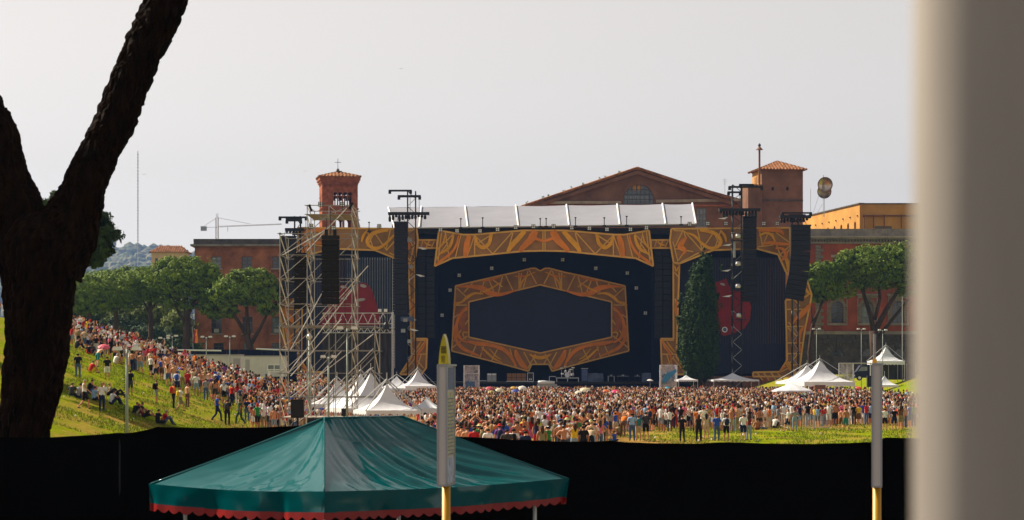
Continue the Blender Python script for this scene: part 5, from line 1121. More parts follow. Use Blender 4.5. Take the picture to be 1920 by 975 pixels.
# ---------------------------------------------------------------- white tents
def pagoda(px, w, ypeak, yeave, d, label, rz=0, grp='white pagoda tents', frame=True, vh=.32, depth=None):
    cx = wx(px, d); W2 = w*d/F/2; zp, ze = wz(ypeak, d), wz(yeave, d); gz = ground_z(cx, d+W2); c = Vector((cx, d+W2, gz))
    t = thing('pagoda_tent', c, label, 'tent', grp, rz=R(rz)); fit = 1/(abs(math.cos(R(rz)))+abs(math.sin(R(rz)))); h = W2*fit
    b = MB(); n = 16; m = 12
    for k in range(4):
        a0 = math.pi/4+k*math.pi/2; vs = []
        p0 = Vector((math.cos(a0), math.sin(a0)))*h*1.4142; p1 = Vector((math.cos(a0+math.pi/2), math.sin(a0+math.pi/2)))*h*1.4142
        for j in range(m+1):
            f = j/m
            for i in range(n+1):
                e = i/n; q = (p0*(1-e)+p1*e)*(1-f)
                zz = ze+(zp-ze)*(.30*f+.70*f**2.7) if f < 1 else zp
                zz -= .05*4*e*(1-e)*(1-f)*f*h; zz += .018*h*noise.noise((e*7, f*1.5, k+px))*(1-f)
                q *= 1-.08*4*e*(1-e)*(1-f)*(f > 0)*1
                vs.append((c.x+q.x, c.y+q.y, zz))
        b.add(vs, [(j*(n+1)+i, j*(n+1)+i+1, (j+1)*(n+1)+i+1, (j+1)*(n+1)+i) for j in range(m) for i in range(n)])
    b.build('canopy', MT['white_pvc'], t, smooth=True)
    v = MB(); nn = 32
    for k in range(4):
        a0 = math.pi/4+k*math.pi/2
        p0 = Vector((math.cos(a0), math.sin(a0)))*h*1.4142; p1 = Vector((math.cos(a0+math.pi/2), math.sin(a0+math.pi/2)))*h*1.4142; vs = []
        for i in range(nn+1):
            q = p0+(p1-p0)*i/nn; o = Vector((q.x, q.y)).normalized()*.012
            vs += [(c.x+q.x+o.x, c.y+q.y+o.y, ze+.012), (c.x+q.x+o.x*2, c.y+q.y+o.y*2, ze-vh+.10*abs(math.sin(i*math.pi/4)))]
        v.add(vs, [(2*i, 2*i+1, 2*i+3, 2*i+2) for i in range(nn)])
    v.build('valance', MT['white_pvc'], t)
    for k in range(4):
        a0 = math.pi/4+k*math.pi/2; p = Vector((math.cos(a0), math.sin(a0), 0))*(h*1.4142-.05)
        rod('leg', Vector((c.x, c.y, gz-.05))+p, Vector((c.x, c.y, ze-.02))+p, .035, MT['alu'], t)
        if frame:
            q = Vector((math.cos(a0), math.sin(a0), 0))*h*1.46; rod('outer_frame', Vector((c.x, c.y, ze))+q, Vector((c.x, c.y, zp+.22)), .03, MT['grey_metal'], t)
    rod('finial', (c.x, c.y, zp-.1), (c.x, c.y, zp+.55), .03, MT['grey_metal'], t)
    return t
pagoda(722, 132, 719, 770, 122, 'front large white pagoda tent directly behind the green tent', 17, vh=.26)
pagoda(690, 176, 697, 766, 150, 'white pagoda tent with outer frame behind the front white tent', 18)
pagoda(672, 140, 699, 762, 158, 'white pagoda tent second from the scaffold, peak left of its neighbour', 14)
pagoda(628, 110, 712, 758, 168, 'white pagoda tent seen through the scaffold base', 6)
pagoda(800, 72, 744, 766, 139, 'small white tent half hidden by the yellow tipped sign', 2, frame=False)
pagoda(782, 72, 692, 724, 298, 'white pagoda tent farther back, left of the yellow finial', 14)
pagoda(742, 78, 705, 728, 306, 'pale white tent row behind the front pagoda peak', 5)
pagoda(1545, 122, 675, 716, 268, 'large white pagoda tent with outer frame near the palace base', 14, vh=.55)
pagoda(1520, 110, 684, 716, 284, 'white pagoda tent half hidden behind the large one at the palace', 8)
pagoda(1666, 64, 649, 677, 330, 'high white pagoda tent on the grass bank beside the bare rod sign', 10, vh=.55)
pagoda(1662, 46, 704, 722, 300, 'small low white tent under the bank beside the bare rod sign', 4, frame=False)
pagoda(1288, 42, 703, 712, 372, 'small white canopy at the foot of the cypress', 8, frame=False)
pagoda(1378, 92, 699, 712, 378, 'long pale canopy at the stage foot right of the cypress', 4, frame=False)
for q, (px, y, r, rim) in enumerate(((1485, 719, 38, 732),)):
    d = 240; c = Vector((wx(px, d), d, 0)); t = thing('market_parasol', c, 'wide low white parasol in the crowd before the large pagoda tent', 'parasol')
    rod('pole', c, (c.x, d, wz(y, d)), .04, MT['white_paint'], t); b = MB(); b.lathe((c.x, d, 0), [(.02, wz(y, d)), (r*.5*d/F, wz(y+6, d)), (r*d/F, wz(rim, d)), (r*d/F, wz(rim+2.5, d))], 10); b.build('canopy', MT['white_pvc'], t)
# brown board and grey screens on the right
d = 236; c = W(1538, 726, d); t = thing('notice_board', Vector((c.x, d, 0)), 'brown wooden notice board under the large pagoda tent', 'board'); block('board', c, (20*d/F, .08, 8.5*d/F), MT['amp_cloth'], t)
for s in (-8, 8): rod('post', (c.x+s*d/F, d, 0), (c.x+s*d/F, d, c.z), .04, MT['window_wood'], t)
d = 318; t = thing('sheeted_frame', (wx(1606, d), d, ground_z(wx(1606, d), d)), 'metal goal frame with clear plastic sheet beside the large pagoda tent', 'frame')
for px in (1573, 1600, 1632): rod('post', (wx(px, d), d, 0), (wx(px, d), d, wz(681, d)), .06, MT['alu'], t)
rod('crossbar', W(1573, 681, d), W(1634, 681, d), .07, MT['alu'], t)
b = MB(); n = 10; b.add([(wx(1574+i*2.6, d), d+.12*math.sin(i*1.7), wz(682+j*8, d)) for j in range(6) for i in range(n+1)], [(j*(n+1)+i, j*(n+1)+i+1, (j+1)*(n+1)+i+1, (j+1)*(n+1)+i) for j in range(5) for i in range(n)]); b.build('plastic_sheet', PLASTIC, t)
d = 324; gx = wx(1622, d); gz = ground_z(gx, d); t = thing('service_van', (gx, d, gz), 'dark blue van parked behind the plastic sheet and bare rod sign', 'van')
z = wz(714, d); b = MB(); b.prism([[(gx-1.3, z+.4), (gx+2.6, z+.4), (gx+2.6, z+2.0), (gx+.2, z+2.15), (gx-.6, z+2.05), (gx-1.1, z+1.3), (gx-1.4, z+1.15)]], d, d+1.8); b.build('body', MT['screen_dark'], t)
b = MB(); b.prism([[(gx-.95, z+1.3), (gx+.3, z+1.35), (gx+.3, z+1.9), (gx-.5, z+1.9)]], d-.02, d+.01); b.build('side_window', MT['pane_pale'], t)
for s in (-.75, 1.8): b = MB(); b.tube([(gx+s, d-.06, z+.4), (gx+s, d+.2, z+.4)], .38, 14); o = b.build('wheel', MT['black_metal'], t); b = MB(); b.tube([(gx+s, d-.09, z+.4), (gx+s, d-.05, z+.4)], .2, 10); b.build('rim', MT['alu'], o)
for zz in (.7, 1.1): block('headlight', (gx-1.34, d+.3, z+zz), (.06, .25, .16), MT['lens'], t)
d = 333; t = thing('dark_hoarding', (wx(1670, d), d, ground_z(wx(1670, d), d)), 'dark grey cloth hoarding below the high tent on the bank', 'fence')
for k in range(5): a = 1632+k*17; b = MB(); b.box((wx(a+.3,d), d, wz(712,d)), (wx(a+16.7,d), d+.1, wz(683,d))); b.build('cloth_panel', MT['grey_cloth'], t)
for k in range(6): rod('post', (wx(1632+k*17, d), d-.05, wz(716, d)), (wx(1632+k*17, d), d-.05, wz(682, d)), .05, MT['grey_metal'], t)
d = 300; c = W(1634, 715, d); t = thing('loudspeaker_stack', Vector((c.x, d, 0)), 'dark loudspeaker on posts beside the bare rod sign and small tent', 'loudspeaker'); block('cabinet', c, (1.1, .8, 1.4), MT['screen_dark'], t); block('grille', c+Vector((0, -.42, 0)), (.95, .03, 1.2), MT['black_metal'], t)
for s in (-.4, .4): rod('leg', (c.x+s, d, 0), (c.x+s, d, c.z), .04, MT['black_metal'], t)
# ---------------------------------------------------------------- cabins, wall, buggy, flag on the left
def cabin(px0, px1, y0, y1, d, label, wins, door):
    x0, x1, z0, z1 = wx(px0, d), wx(px1, d), wz(y1, d), wz(y0, d); t = thing('site_cabin', ((x0+x1)/2, d, z0), label, 'cabin', 'pale site cabins beyond the slope')
    hs = [rect(*w) for w in wins]; b = MB(); b.prism([[(x0, z0), (x1, z0), (x1, z1), (x0, z1)]]+[PXL(h, d) for h in hs], d, d+.08); b.build('front_wall', MT['cabin_white'], t)
    b = MB(); b.box((x0, d+.09, z0), (x1, d+2.4, z1)); b.build('cabin_body', MT['cabin_white'], t)
    b = MB(); b.box((x0-.06, d-.06, z1+.002), (x1+.06, d+2.46, z1+.14)); b.build('roof', MT['sign_frame'], t)
    for h in hs: window(t, h, d-.0, (1, 0), 'pane_pale', 'white_paint', .06, False)
    for k in range(int((px1-px0)/7)): block('wall_rib', (x0+(k+.5)*7*d/F, d-.012, (z0+z1)/2), (.06, .02, z1-z0-.02), MT['cabin_white'], t) if not any(w[0]-3 < px0+(k+.5)*7 < w[1]+3 for w in wins) and not (door and door[0]-3 < px0+(k+.5)*7 < door[1]+3) else None
    if door: o = block('door', W((door[0]+door[1])/2, (y0+4+y1)/2, d-.03), ((door[1]-door[0])*d/F, .05, (y1-y0-6)*d/F), MT['sign_frame'], t)
    return t
mat('cabin_white', (.60, .59, .57), .6, var=.06, scale=1)
cabin(352, 452, 667, 716, 250, 'pale grey site cabin with double window at the left of the slope crowd', [(395, 419, 683, 697)], (438, 450))
block('air_unit', W(420, 708, 249.6), (.9, .4, .7), MT['grey_metal'], thing('cooling_unit', W(420, 712, 249.6), 'small grey cooling unit at the wall of the pale cabin', 'cooler'))
cabin(453, 535, 669, 706, 292, 'white site cabin behind the forked pine trunk and the buggy', [(502, 526, 684, 696)], (460, 468))
d = 372; t = thing('screen_wall', (wx(340, d), d, 3), 'long dark screen wall with pale top rail behind the slope crowd', 'wall')
for k in range(16): a = 205+k*22; b = MB(); b.box((wx(a+.2,d), d, -1), (wx(a+21.8,d), d+.1, wz(655.5,d))); b.build('cloth_panel', MT['black_cloth'], t)
for a, b_ in ((205, 415), (480, 560)): rod('top_rail', W(a, 654, d), W(b_, 657.5, d), .13, MT['lens'], t)
d = 262; px = 512; z = wz(722, d); gx = wx(px, d); z = ground_z(gx, d)
z = wz(726, d); t = thing('buggy', (gx, d, ground_z(gx, d)), 'orange open work buggy with white roof beside the scaffold', 'buggy'); k = 1.0
b = MB(); b.prism([[(gx-1.5, z+.35), (gx+1.3, z+.35), (gx+1.35, z+.8), (gx+.5, z+.85), (gx+.3, z+.6), (gx-.3, z+.6), (gx-.5, z+.95), (gx-1.5, z+.8)]], d, d+1.3); b.build('body', mat('buggy_orange', (.42, .09, .02), .5), t)
for s in (-1.0, .9):
    for yy in (-.02, 1.15): b = MB(); b.tube([(gx+s, d+yy, z+.32), (gx+s, d+yy+.18, z+.32)], .32, 12); o = b.build('wheel', MT['black_metal'], t)
    b = MB(); b.tube([(gx+s, d-.04, z+.32), (gx+s, d-.02, z+.32)], .16, 10); b.build('hub', MT['grey_metal'], t)
for s in (-.45, .95):
    for yy in (.05, 1.2): rod('roof_post', (gx+s, d+yy, z+.7), (gx+s, d+yy, z+1.85), .03, MT['white_paint'], t)
b = MB(); b.box((gx-.7, d-.05, z+1.85), (gx+1.2, d+1.35, z+1.95)); b.build('roof', MT['white_paint'], t); block('seat', (gx+.1, d+.65, z+.9), (.5, 1.1, .5), MT['black_metal'], t); b = MB(); b.lathe((gx-1.7, d+.2, z+.75), [(.02, -.2), (.22, 0), (.02, .25)], 10); b.build('lamp', MT['buggy_orange'], t)
d = 395; c = W(363, 690, d); t = thing('flag_pole', c, 'flag of red and orange bands hanging beside the leaning pine trunk', 'flag'); rod('pole', c, W(361, 612, d), .05, MT['grey_metal'], t)
for k, m in enumerate(('red_pvc', 'orange_paint')):
    b = MB(); vs = [(wx(362+k*4.2+i*1.1, d)+.05*math.sin(j+i), d+.1*math.sin(i*1.3+j*.8), wz(618+j*5, d)) for j in range(6) for i in range(5)]; b.add(vs, [(j*5+i, j*5+i+1, (j+1)*5+i+1, (j+1)*5+i) for j in range(5) for i in range(4)]); b.build('flag_cloth', MT[m], t)
# ---------------------------------------------------------------- lamp posts
def lamp_post(px, ytop, d, label, heads=2, r=.06, hw=.42, m='pale_pole', grp='lamp posts in the field'):
    x = wx(px, d); gz = ground_z(x, d); zt = wz(ytop, d); t = thing('lamp_post', (x, d, gz), label, 'lamp post', grp)
    b = MB(); b.tube([(x, d, gz-.1), (x, d, (gz+zt)/2), (x, d, zt)], [r, r*.85, r*.6], 10); b.build('pole', MT[m], t, smooth=True)
    if heads == 2:
        rod('arm', (x-hw, d, zt-.08), (x+hw, d, zt-.08), r*.5, MT['grey_metal'], t)
        for s in (-1, 1): b = MB(); b.prism([[(x+s*hw-hw*.5, zt-.05), (x+s*hw+hw*.5, zt-.05), (x+s*hw+hw*.36, zt+hw*.3), (x+s*hw-hw*.36, zt+hw*.3)]], d-.2, d+.2); o = b.build('lamp_head', MT['lens'], t); block('gear_box', (x+s*hw*.55, d, zt-.12), (hw*.3, .2, hw*.4), MT['black_metal'], o)
    else:
        b = MB(); b.lathe((x, d, zt), [(.05, -.1), (hw*.7, 0), (hw*.75, .12), (.05, .3)], 10); b.build('lamp_head', MT['lens'], t)
    return t
mat('pale_pole', (.27, .31, .29), .5, var=.06)
t = lamp_post(238, 655, 118, 'pale green pole with twin flood heads standing on the near slope', 2, .085, .46)
for k in range(26): z = ground_z(wx(238, 118), 118)+.5+k*.12; block('step_peg', (wx(238, 118)-.13, 118, z), (.05, .05, .05), MT['black_metal'], t)
lamp_post(651, 616, 134, 'pale pole with twin flood heads rising between scaffold and front tent', 2, .07, .4)
lamp_post(616, 669, 134, 'shorter pale pole with twin lamp heads in front of the scaffold base', 2, .07, .3)
lamp_post(580, 634, 148, 'bluish pole with small camera head behind the scaffold face', 1, .10, .25)
for px, y, lab in ((308, 634, 'thin street lamp nearest to the slope crowd by the dark wall'), (323, 630, 'thin street lamp second along the dark wall'), (387, 632, 'thin street lamp in front of the pale cabin'), (431, 631, 'thin street lamp at the right end of the pale cabin')):
    lamp_post(px, y, 246, lab, 2, .055, .4, grp='street lamps on the left')
for px, y, d, lab in ((1531, 617, 330, 'thin street lamp beside the painted side column'), (1615, 617, 330, 'thin street lamp before the middle palace window'), (1655, 619, 310, 'thin street lamp overlapping the high bank tent')):
    lamp_post(px, y, d, lab, 2, .055, .4, grp='street lamps at the palace')
d = 332; t = thing('flag_mast', (wx(1692, d), d, ground_z(wx(1692, d), d)), 'plain thin mast beside the right palace window and close pole', 'mast'); rod('mast', (wx(1692, d), d, ground_z(wx(1692, d), d)), W(1692, 556, d), .06, MT['grey_metal'], t)
# ---------------------------------------------------------------- crowd barriers
def barrier(a, b_, label, h=1.1, n=12, grp='metal crowd barriers'):
    a, b_ = Vector(a), Vector(b_); t = thing('crowd_barrier', (a+b_)/2, label, 'barrier', grp); m = MT['steel_tube']; up = Vector((0, 0, 1))
    for z in (.15, h): rod('rail', a+up*z, b_+up*z, .022, m, t)
    for q in (0, 1): rod('upright', (a if q == 0 else b_), (a if q == 0 else b_)+up*h, .022, m, t); rod('foot', (a if q == 0 else b_)+Vector((0, -.3, .02)), (a if q == 0 else b_)+Vector((0, .3, .02)), .02, m, t)
    for i in range(1, n): q = a+(b_-a)*i/n; rod('bar', q+up*.15, q+up*h, .009, m, t, 4)
def gpos(px, py): x, d = hit(px, py); return (x, d, ground_z(x, d))
def gp2(px, d): x = wx(px, d); return (x, d, ground_z(x, d))
for i in range(3): barrier(gp2(500+i*26, 132-i*1.5), gp2(524+i*26, 130.8-i*1.5), ('crowd barrier at the left end of the row below the scaffold', 'middle crowd barrier of the row below the scaffold', 'crowd barrier nearest the green tent below the scaffold')[i])
barrier(gp2(1452, 196), gp2(1478, 178), 'slanted crowd barrier behind the seated group', n=16); barrier(gp2(1506, 178), gp2(1527, 178), 'crowd barrier in front of the person in pale yellow', n=12); barrier(gp2(1528, 178.5), gp2(1556, 180), 'crowd barrier behind the person in the red shirt', n=14)
# ---------------------------------------------------------------- umbrellas held over the crowd
def umbrella(px, py, d, r, col, label, tilt=0.0, roll=0.0):
    c = W(px, py, d); gz = ground_z(c.x, d); t = thing('umbrella', (c.x, d, gz+1.2), label, 'umbrella', 'umbrellas held up in the crowd'); n = 8
    m = mat('umbrella_'+col[0], col[1], .6, var=.06, trans=.3)
    M = Matrix.Translation(c) @ Matrix.Rotation(tilt, 4, 'X') @ Matrix.Rotation(roll, 4, 'Y')
    b = MB(); prof = [(.02, .32*r), (.4*r, .26*r), (.75*r, .12*r), (r, -.1*r)]; b.lathe((0, 0, 0), prof, n); inst('canopy', b.mesh('canopy', m), M, t)
    b = MB()
    for k in range(n): a = k*2*math.pi/n; b.tube([(q*math.cos(a), q*math.sin(a), z-.01) for q, z in prof], .012, 4)
    inst('ribs', b.mesh('ribs', MT['alu']), M, t); rod('shaft', (c.x, d, min(c.z-.9, gz+1.9)), c+Vector((0, 0, .3*r)), .015, MT['grey_metal'], t)
U = [(1155,734,300,.62,('pink',(.70,.03,.16)),'bright pink umbrella in the far crowd before the drum kit',.3),(1137,733,303,.5,('orange',(.70,.14,.03)),'orange umbrella touching the bright pink one',.3),(1098,731,305,.75,('cream',(.66,.60,.42)),'large cream umbrella left of the bright pink one',.4),(1087,736,290,.6,('pale',(.68,.66,.55)),'pale umbrella below the large cream one',.4),
 (967,733,300,.55,('blue',(.03,.07,.42)),'blue umbrella in the far crowd below the amplifiers',.3),(980,728,320,.6,('white',(.72,.72,.70)),'white tilted umbrella just right of the blue one',.7),(937,731,310,.6,('beige',(.62,.56,.40)),'beige umbrella near the left plastic tower',.4),(922,735,295,.5,('olive',(.55,.52,.20)),'yellowish umbrella below the beige one',.3),(918,728,320,.6,('rose',(.60,.08,.12)),'rose red umbrella right of the left plastic tower',.3),(903,731,318,.4,('red',(.60,.03,.04)),'small red umbrella touching the left plastic tower',.2),
 (963,727,330,.45,('yellow',(.70,.42,.06)),'small yellow umbrella above the blue one',.3),(1276,757,205,.52,('scarlet',(.72,.07,.02)),'scarlet umbrella in the middle crowd left of the cypress foot',.5),(1219,713,360,.5,('bright',(.85,.85,.85)),'white parasol raised high before the stage edge',.1),(1252,727,330,.4,('aqua',(.05,.38,.55)),'aqua umbrella below the right plastic tower',.2),(1610,727,260,.42,('tomato',(.72,.09,.03)),'tomato red umbrella beside the large pagoda tent',.2),
 (436,732,215,.62,('icy',(.50,.68,.68)),'pale aqua umbrella on the slope edge by the cabin',.6),(489,737,212,.6,('golden',(.75,.42,.02)),'golden yellow umbrella beside the scaffold',.3),(501,737,214,.5,('magenta',(.65,.05,.22)),'magenta umbrella touching the golden one',.3),(475,738,216,.4,('crimson',(.60,.04,.05)),'small crimson umbrella left of the golden one',.3),(195,650,190,.5,('coral',(.75,.10,.18)),'coral pink umbrella in the slope crowd',.4)]
for px, py, d, r, col, lab, ti in U: umbrella(px, py, d, r, col, lab, ti, .1)
# birds
for i, (px, py, s, lab) in enumerate(((752, 129, 1, 'small dark bird high above the stage'), (572, 321, .8, 'small dark bird left of the bell tower'), (270, 327, 1, 'small dark bird beside the thin radio mast'))):
    d = 190; c = W(px, py, d); b = MB(); k = .16*s
    b.add([(c.x+a*k, c.y+e*k, c.z+f*k) for a, e, f in ((0,-1.1,0),(.16,0,.06),(0,1,-.02),(-.16,0,.06),(0,0,-.14),(1.1,.2,.5),(1.1,-.15,.48),(-1.1,.3,.22),(-1.1,-.1,.2),(2.0,.5,.2),(-2.0,.6,-.15),(0,1.5,0))],
          [(0,1,4),(0,4,3),(0,3,1),(1,2,4),(3,4,2),(1,3,2),(1,6,5),(1,5,2),(6,9,5),(3,7,8),(3,2,7),(7,10,8),(2,11,4)])
    tag(b.build('bird', MT['window_wood'], ori=c), lab, 'bird')
# ---------------------------------------------------------------- people
mat('skin', (1, 1, 1), .6, var=.06, scale=9, objcol=True); mat('cloth', (1, 1, 1), .85, var=.10, scale=7, objcol=True, spec=.15); mat('hair', (1, 1, 1), .7, var=.2, scale=20, objcol=True, spec=.2); mat('shoe', (.05, .045, .045), .7)
def skeleton(pose):
    """joints in metres, facing +y; returns name -> position"""
    J = dict(pelvis=(0,0,.95), belly=(0,.01,1.10), chest=(0,0,1.30), neck=(0,.0,1.47), head=(0,.02,1.56), crown=(0,.015,1.70))
    def legs(hl, kl, al, hr, kr, ar): J.update(hipL=hl, kneeL=kl, ankL=al, hipR=hr, kneeR=kr, ankR=ar)
    def arms(el, wl, er, wr): J.update(shL=(-.18,0,1.42), elL=el, wrL=wl, shR=(.18,0,1.42), elR=er, wrR=wr)
    legs((-.10,0,.90),(-.11,.02,.50),(-.12,-.02,.09),(.10,0,.90),(.12,.03,.50),(.13,-.01,.09)); arms((-.25,-.02,1.14),(-.24,.08,.90),(.25,-.02,1.14),(.25,.07,.90))
    if pose == 'akimbo': arms((-.38,-.08,1.20),(-.20,.06,1.04),(.38,-.08,1.20),(.20,.06,1.04))
    if pose == 'arms_up': arms((-.30,.10,1.55),(-.14,.20,1.72),(.30,.10,1.55),(.14,.20,1.72))
    if pose == 'folded': arms((-.27,.04,1.16),(-.04,.20,1.20),(.27,.04,1.14),(.04,.22,1.16))
    if pose == 'pocket': arms((-.27,-.08,1.15),(-.17,.04,.95),(.26,.02,1.14),(.30,.22,1.02)); legs((-.10,0,.90),(-.12,.08,.50),(-.13,.06,.09),(.10,0,.90),(.10,-.01,.50),(.11,-.05,.09))
    if pose == 'walk': legs((-.09,0,.90),(-.09,.22,.54),(-.09,.26,.10),(.09,0,.90),(.09,-.05,.50),(.09,-.34,.16)); arms((-.24,-.16,1.18),(-.24,-.12,.94),(.24,.12,1.17),(.24,.30,1.00))
    if pose == 'bend':
        J.update(belly=(0,.10,1.06), chest=(0,.28,1.18), neck=(0,.42,1.28), head=(0,.52,1.30), crown=(0,.62,1.36))
        J.update(shL=(-.18,.36,1.25), elL=(-.24,.46,1.0), wrL=(-.16,.50,.78), shR=(.18,.36,1.25), elR=(.30,.40,1.02), wrR=(.26,.56,.84)); legs((-.10,0,.90),(-.14,.10,.50),(-.16,-.05,.09),(.10,0,.90),(.14,-.08,.50),(.18,-.22,.10))
    if pose in ('sit_hug', 'sit_back', 'sit_side'):
        z = .13
        lean = {'sit_hug': .14, 'sit_back': -.16, 'sit_side': .04}[pose]
        J.update(pelvis=(0,0,z), belly=(0,lean*.3,z+.16), chest=(0,lean,z+.36), neck=(0,lean*1.35,z+.53), head=(0,lean*1.5+.03,z+.62), crown=(0,lean*1.5+.04,z+.76))
        s = z+.48
        if pose == 'sit_hug': legs((-.10,.05,z),(-.13,.38,.50),(-.11,.62,.09),(.10,.05,z),(.13,.38,.50),(.12,.62,.09)); J.update(shL=(-.18,lean,s), elL=(-.26,.26,.46), wrL=(-.05,.46,.42), shR=(.18,lean,s), elR=(.26,.26,.46), wrR=(.05,.48,.40))
        if pose == 'sit_back': legs((-.10,.05,z),(-.14,.46,.22),(-.12,.88,.09),(.10,.05,z),(.13,.40,.48),(.12,.68,.09)); J.update(shL=(-.18,lean,s), elL=(-.28,-.32,.36), wrL=(-.26,-.40,.10), shR=(.18,lean,s), elR=(.28,-.30,.36), wrR=(.28,-.42,.10))
        if pose == 'sit_side': legs((-.10,.05,z),(-.36,.30,.20),(.02,.42,.10),(.10,.05,z),(.38,.28,.20),(.0,.30,.09)); J.update(shL=(-.18,lean,s), elL=(-.30,.16,.40), wrL=(-.18,.34,.28), shR=(.18,lean,s), elR=(.30,.14,.40), wrR=(.12,.30,.26))
    return {k: Vector(v) for k, v in J.items()}
def body_mesh(pose):
    """one continuous skinned body; returns evaluated vertices, faces and joints"""
    J = skeleton(pose); V = []; E = []; Rd = []; ix = {}
    def add(k, p, r): ix[k] = len(V); V.append(Vector(p)); Rd.append(r); return ix[k]
    def con(a, b): E.append((ix[a], ix[b]))
    add('pelvis', J['pelvis'], (.150,.115)); add('belly', J['belly'], (.135,.105)); add('chest', J['chest'], (.165,.115)); add('neck', J['neck'], (.055,.055))
    up = (J['crown']-J['head']).normalized(); fw = Vector((0, 1, 0)); fw = (fw-up*fw.dot(up)).normalized(); rt = fw.cross(up)
    add('jaw', J['head']-up*.02+fw*.015, (.062,.068)); add('mid', J['head']+up*.055, (.078,.090)); add('crown', J['crown']-up*.035, (.062,.075))
    for a, b in (('pelvis','belly'),('belly','chest'),('chest','neck'),('neck','jaw'),('jaw','mid'),('mid','crown')): con(a, b)
    add('nose', J['head']+up*.045+fw*.105, (.012,.014)); con('mid', 'nose')
    for s, q in ((-1, 'L'), (1, 'R')): add('ear'+q, J['head']+up*.045+rt*s*.088-fw*.005, (.010,.022)); con('mid', 'ear'+q)
    for q in 'LR':
        add('sh'+q, J['sh'+q], .058); add('el'+q, J['el'+q], .040); add('wr'+q, J['wr'+q], .027); con('chest', 'sh'+q); con('sh'+q, 'el'+q); con('el'+q, 'wr'+q)
        dr = (J['wr'+q]-J['el'+q]).normalized(); sd = dr.orthogonal().normalized(); sd = (Vector((0, 1, 0))-dr*dr.y); sd = sd.normalized() if sd.length > .2 else dr.orthogonal().normalized()
        nn = dr.cross(sd); add('palm'+q, J['wr'+q]+dr*.07, (.036,.018)); con('wr'+q, 'palm'+q)
        for f, (o, L) in enumerate(((.027,.070),(.009,.080),(-.009,.074),(-.026,.058))):
            k = 'f%d%s' % (f, q); add(k+'a', J['wr'+q]+dr*(.105+L*.1)+sd*o, .0088); add(k+'b', J['wr'+q]+dr*(.095+L)+sd*o*1.15+nn*.012*(1+.4*f), .0075); con('palm'+q, k+'a'); con(k+'a', k+'b')
        add('th'+q, J['wr'+q]+dr*.075+sd*.062+nn*.01, .0095); con('palm'+q, 'th'+q)
        add('hip'+q, J['hip'+q], .092); mt = (J['hip'+q]+J['knee'+q])/2; add('thigh'+q, mt, .076); add('knee'+q, J['knee'+q], .054)
        cf = J['knee'+q]*.62+J['ank'+q]*.38; add('calf'+q, cf, .053); add('ank'+q, J['ank'+q], .034); a = J['ank'+q]
        sh = (a-J['knee'+q]).normalized(); fo = Vector((0, 1, 0)); fo = fo if sh.z < -.5 else Vector((0, .35, .94)).normalized() if pose == 'sit_back' else fo
        add('heel'+q, a+Vector((0, -.03, -.05)), (.034,.030)); add('toe'+q, a+fo*.15+Vector((0, 0, -.055)), (.040,.026))
        for x, y in (('pelvis','hip'+q),('hip'+q,'thigh'+q),('thigh'+q,'knee'+q),('knee'+q,'calf'+q),('calf'+q,'ank'+q),('ank'+q,'heel'+q),('ank'+q,'toe'+q)): con(x, y)
    me = bpy.data.meshes.new('body'); me.from_pydata(V, E, []); o = bpy.data.objects.new('body', me); COL.objects.link(o)
    md = o.modifiers.new('s', 'SKIN'); md.use_smooth_shade = True
    for i, r in enumerate(Rd): me.skin_vertices[0].data[i].radius = r if isinstance(r, tuple) else (r, r)
    for i, sv in enumerate(me.skin_vertices[0].data): sv.use_root = (i == 0)
    sb = o.modifiers.new('u', 'SUBSURF'); sb.levels = 1; sb.render_levels = 1
    dg = bpy.context.evaluated_depsgraph_get(); ev = o.evaluated_get(dg); m2 = bpy.data.meshes.new_from_object(ev)
    bpy.data.objects.remove(o); bpy.data.meshes.remove(me)
    return m2, J
BONES = [('torso','pelvis','belly',.14),('torso','belly','chest',.14),('torso','chest','neck',.12),('head','neck','crown',.09)]
for q in 'LR': BONES += [('torso','chest','sh'+q,.07),('uarm','sh'+q,'el'+q,.05),('farm','el'+q,'wr'+q,.035),('hand','wr'+q,'palmx'+q,.03),('torso','pelvis','hip'+q,.09),('thigh','hip'+q,'knee'+q,.07),('shin','knee'+q,'ank'+q,.05),('foot','ank'+q,'footx'+q,.04)]
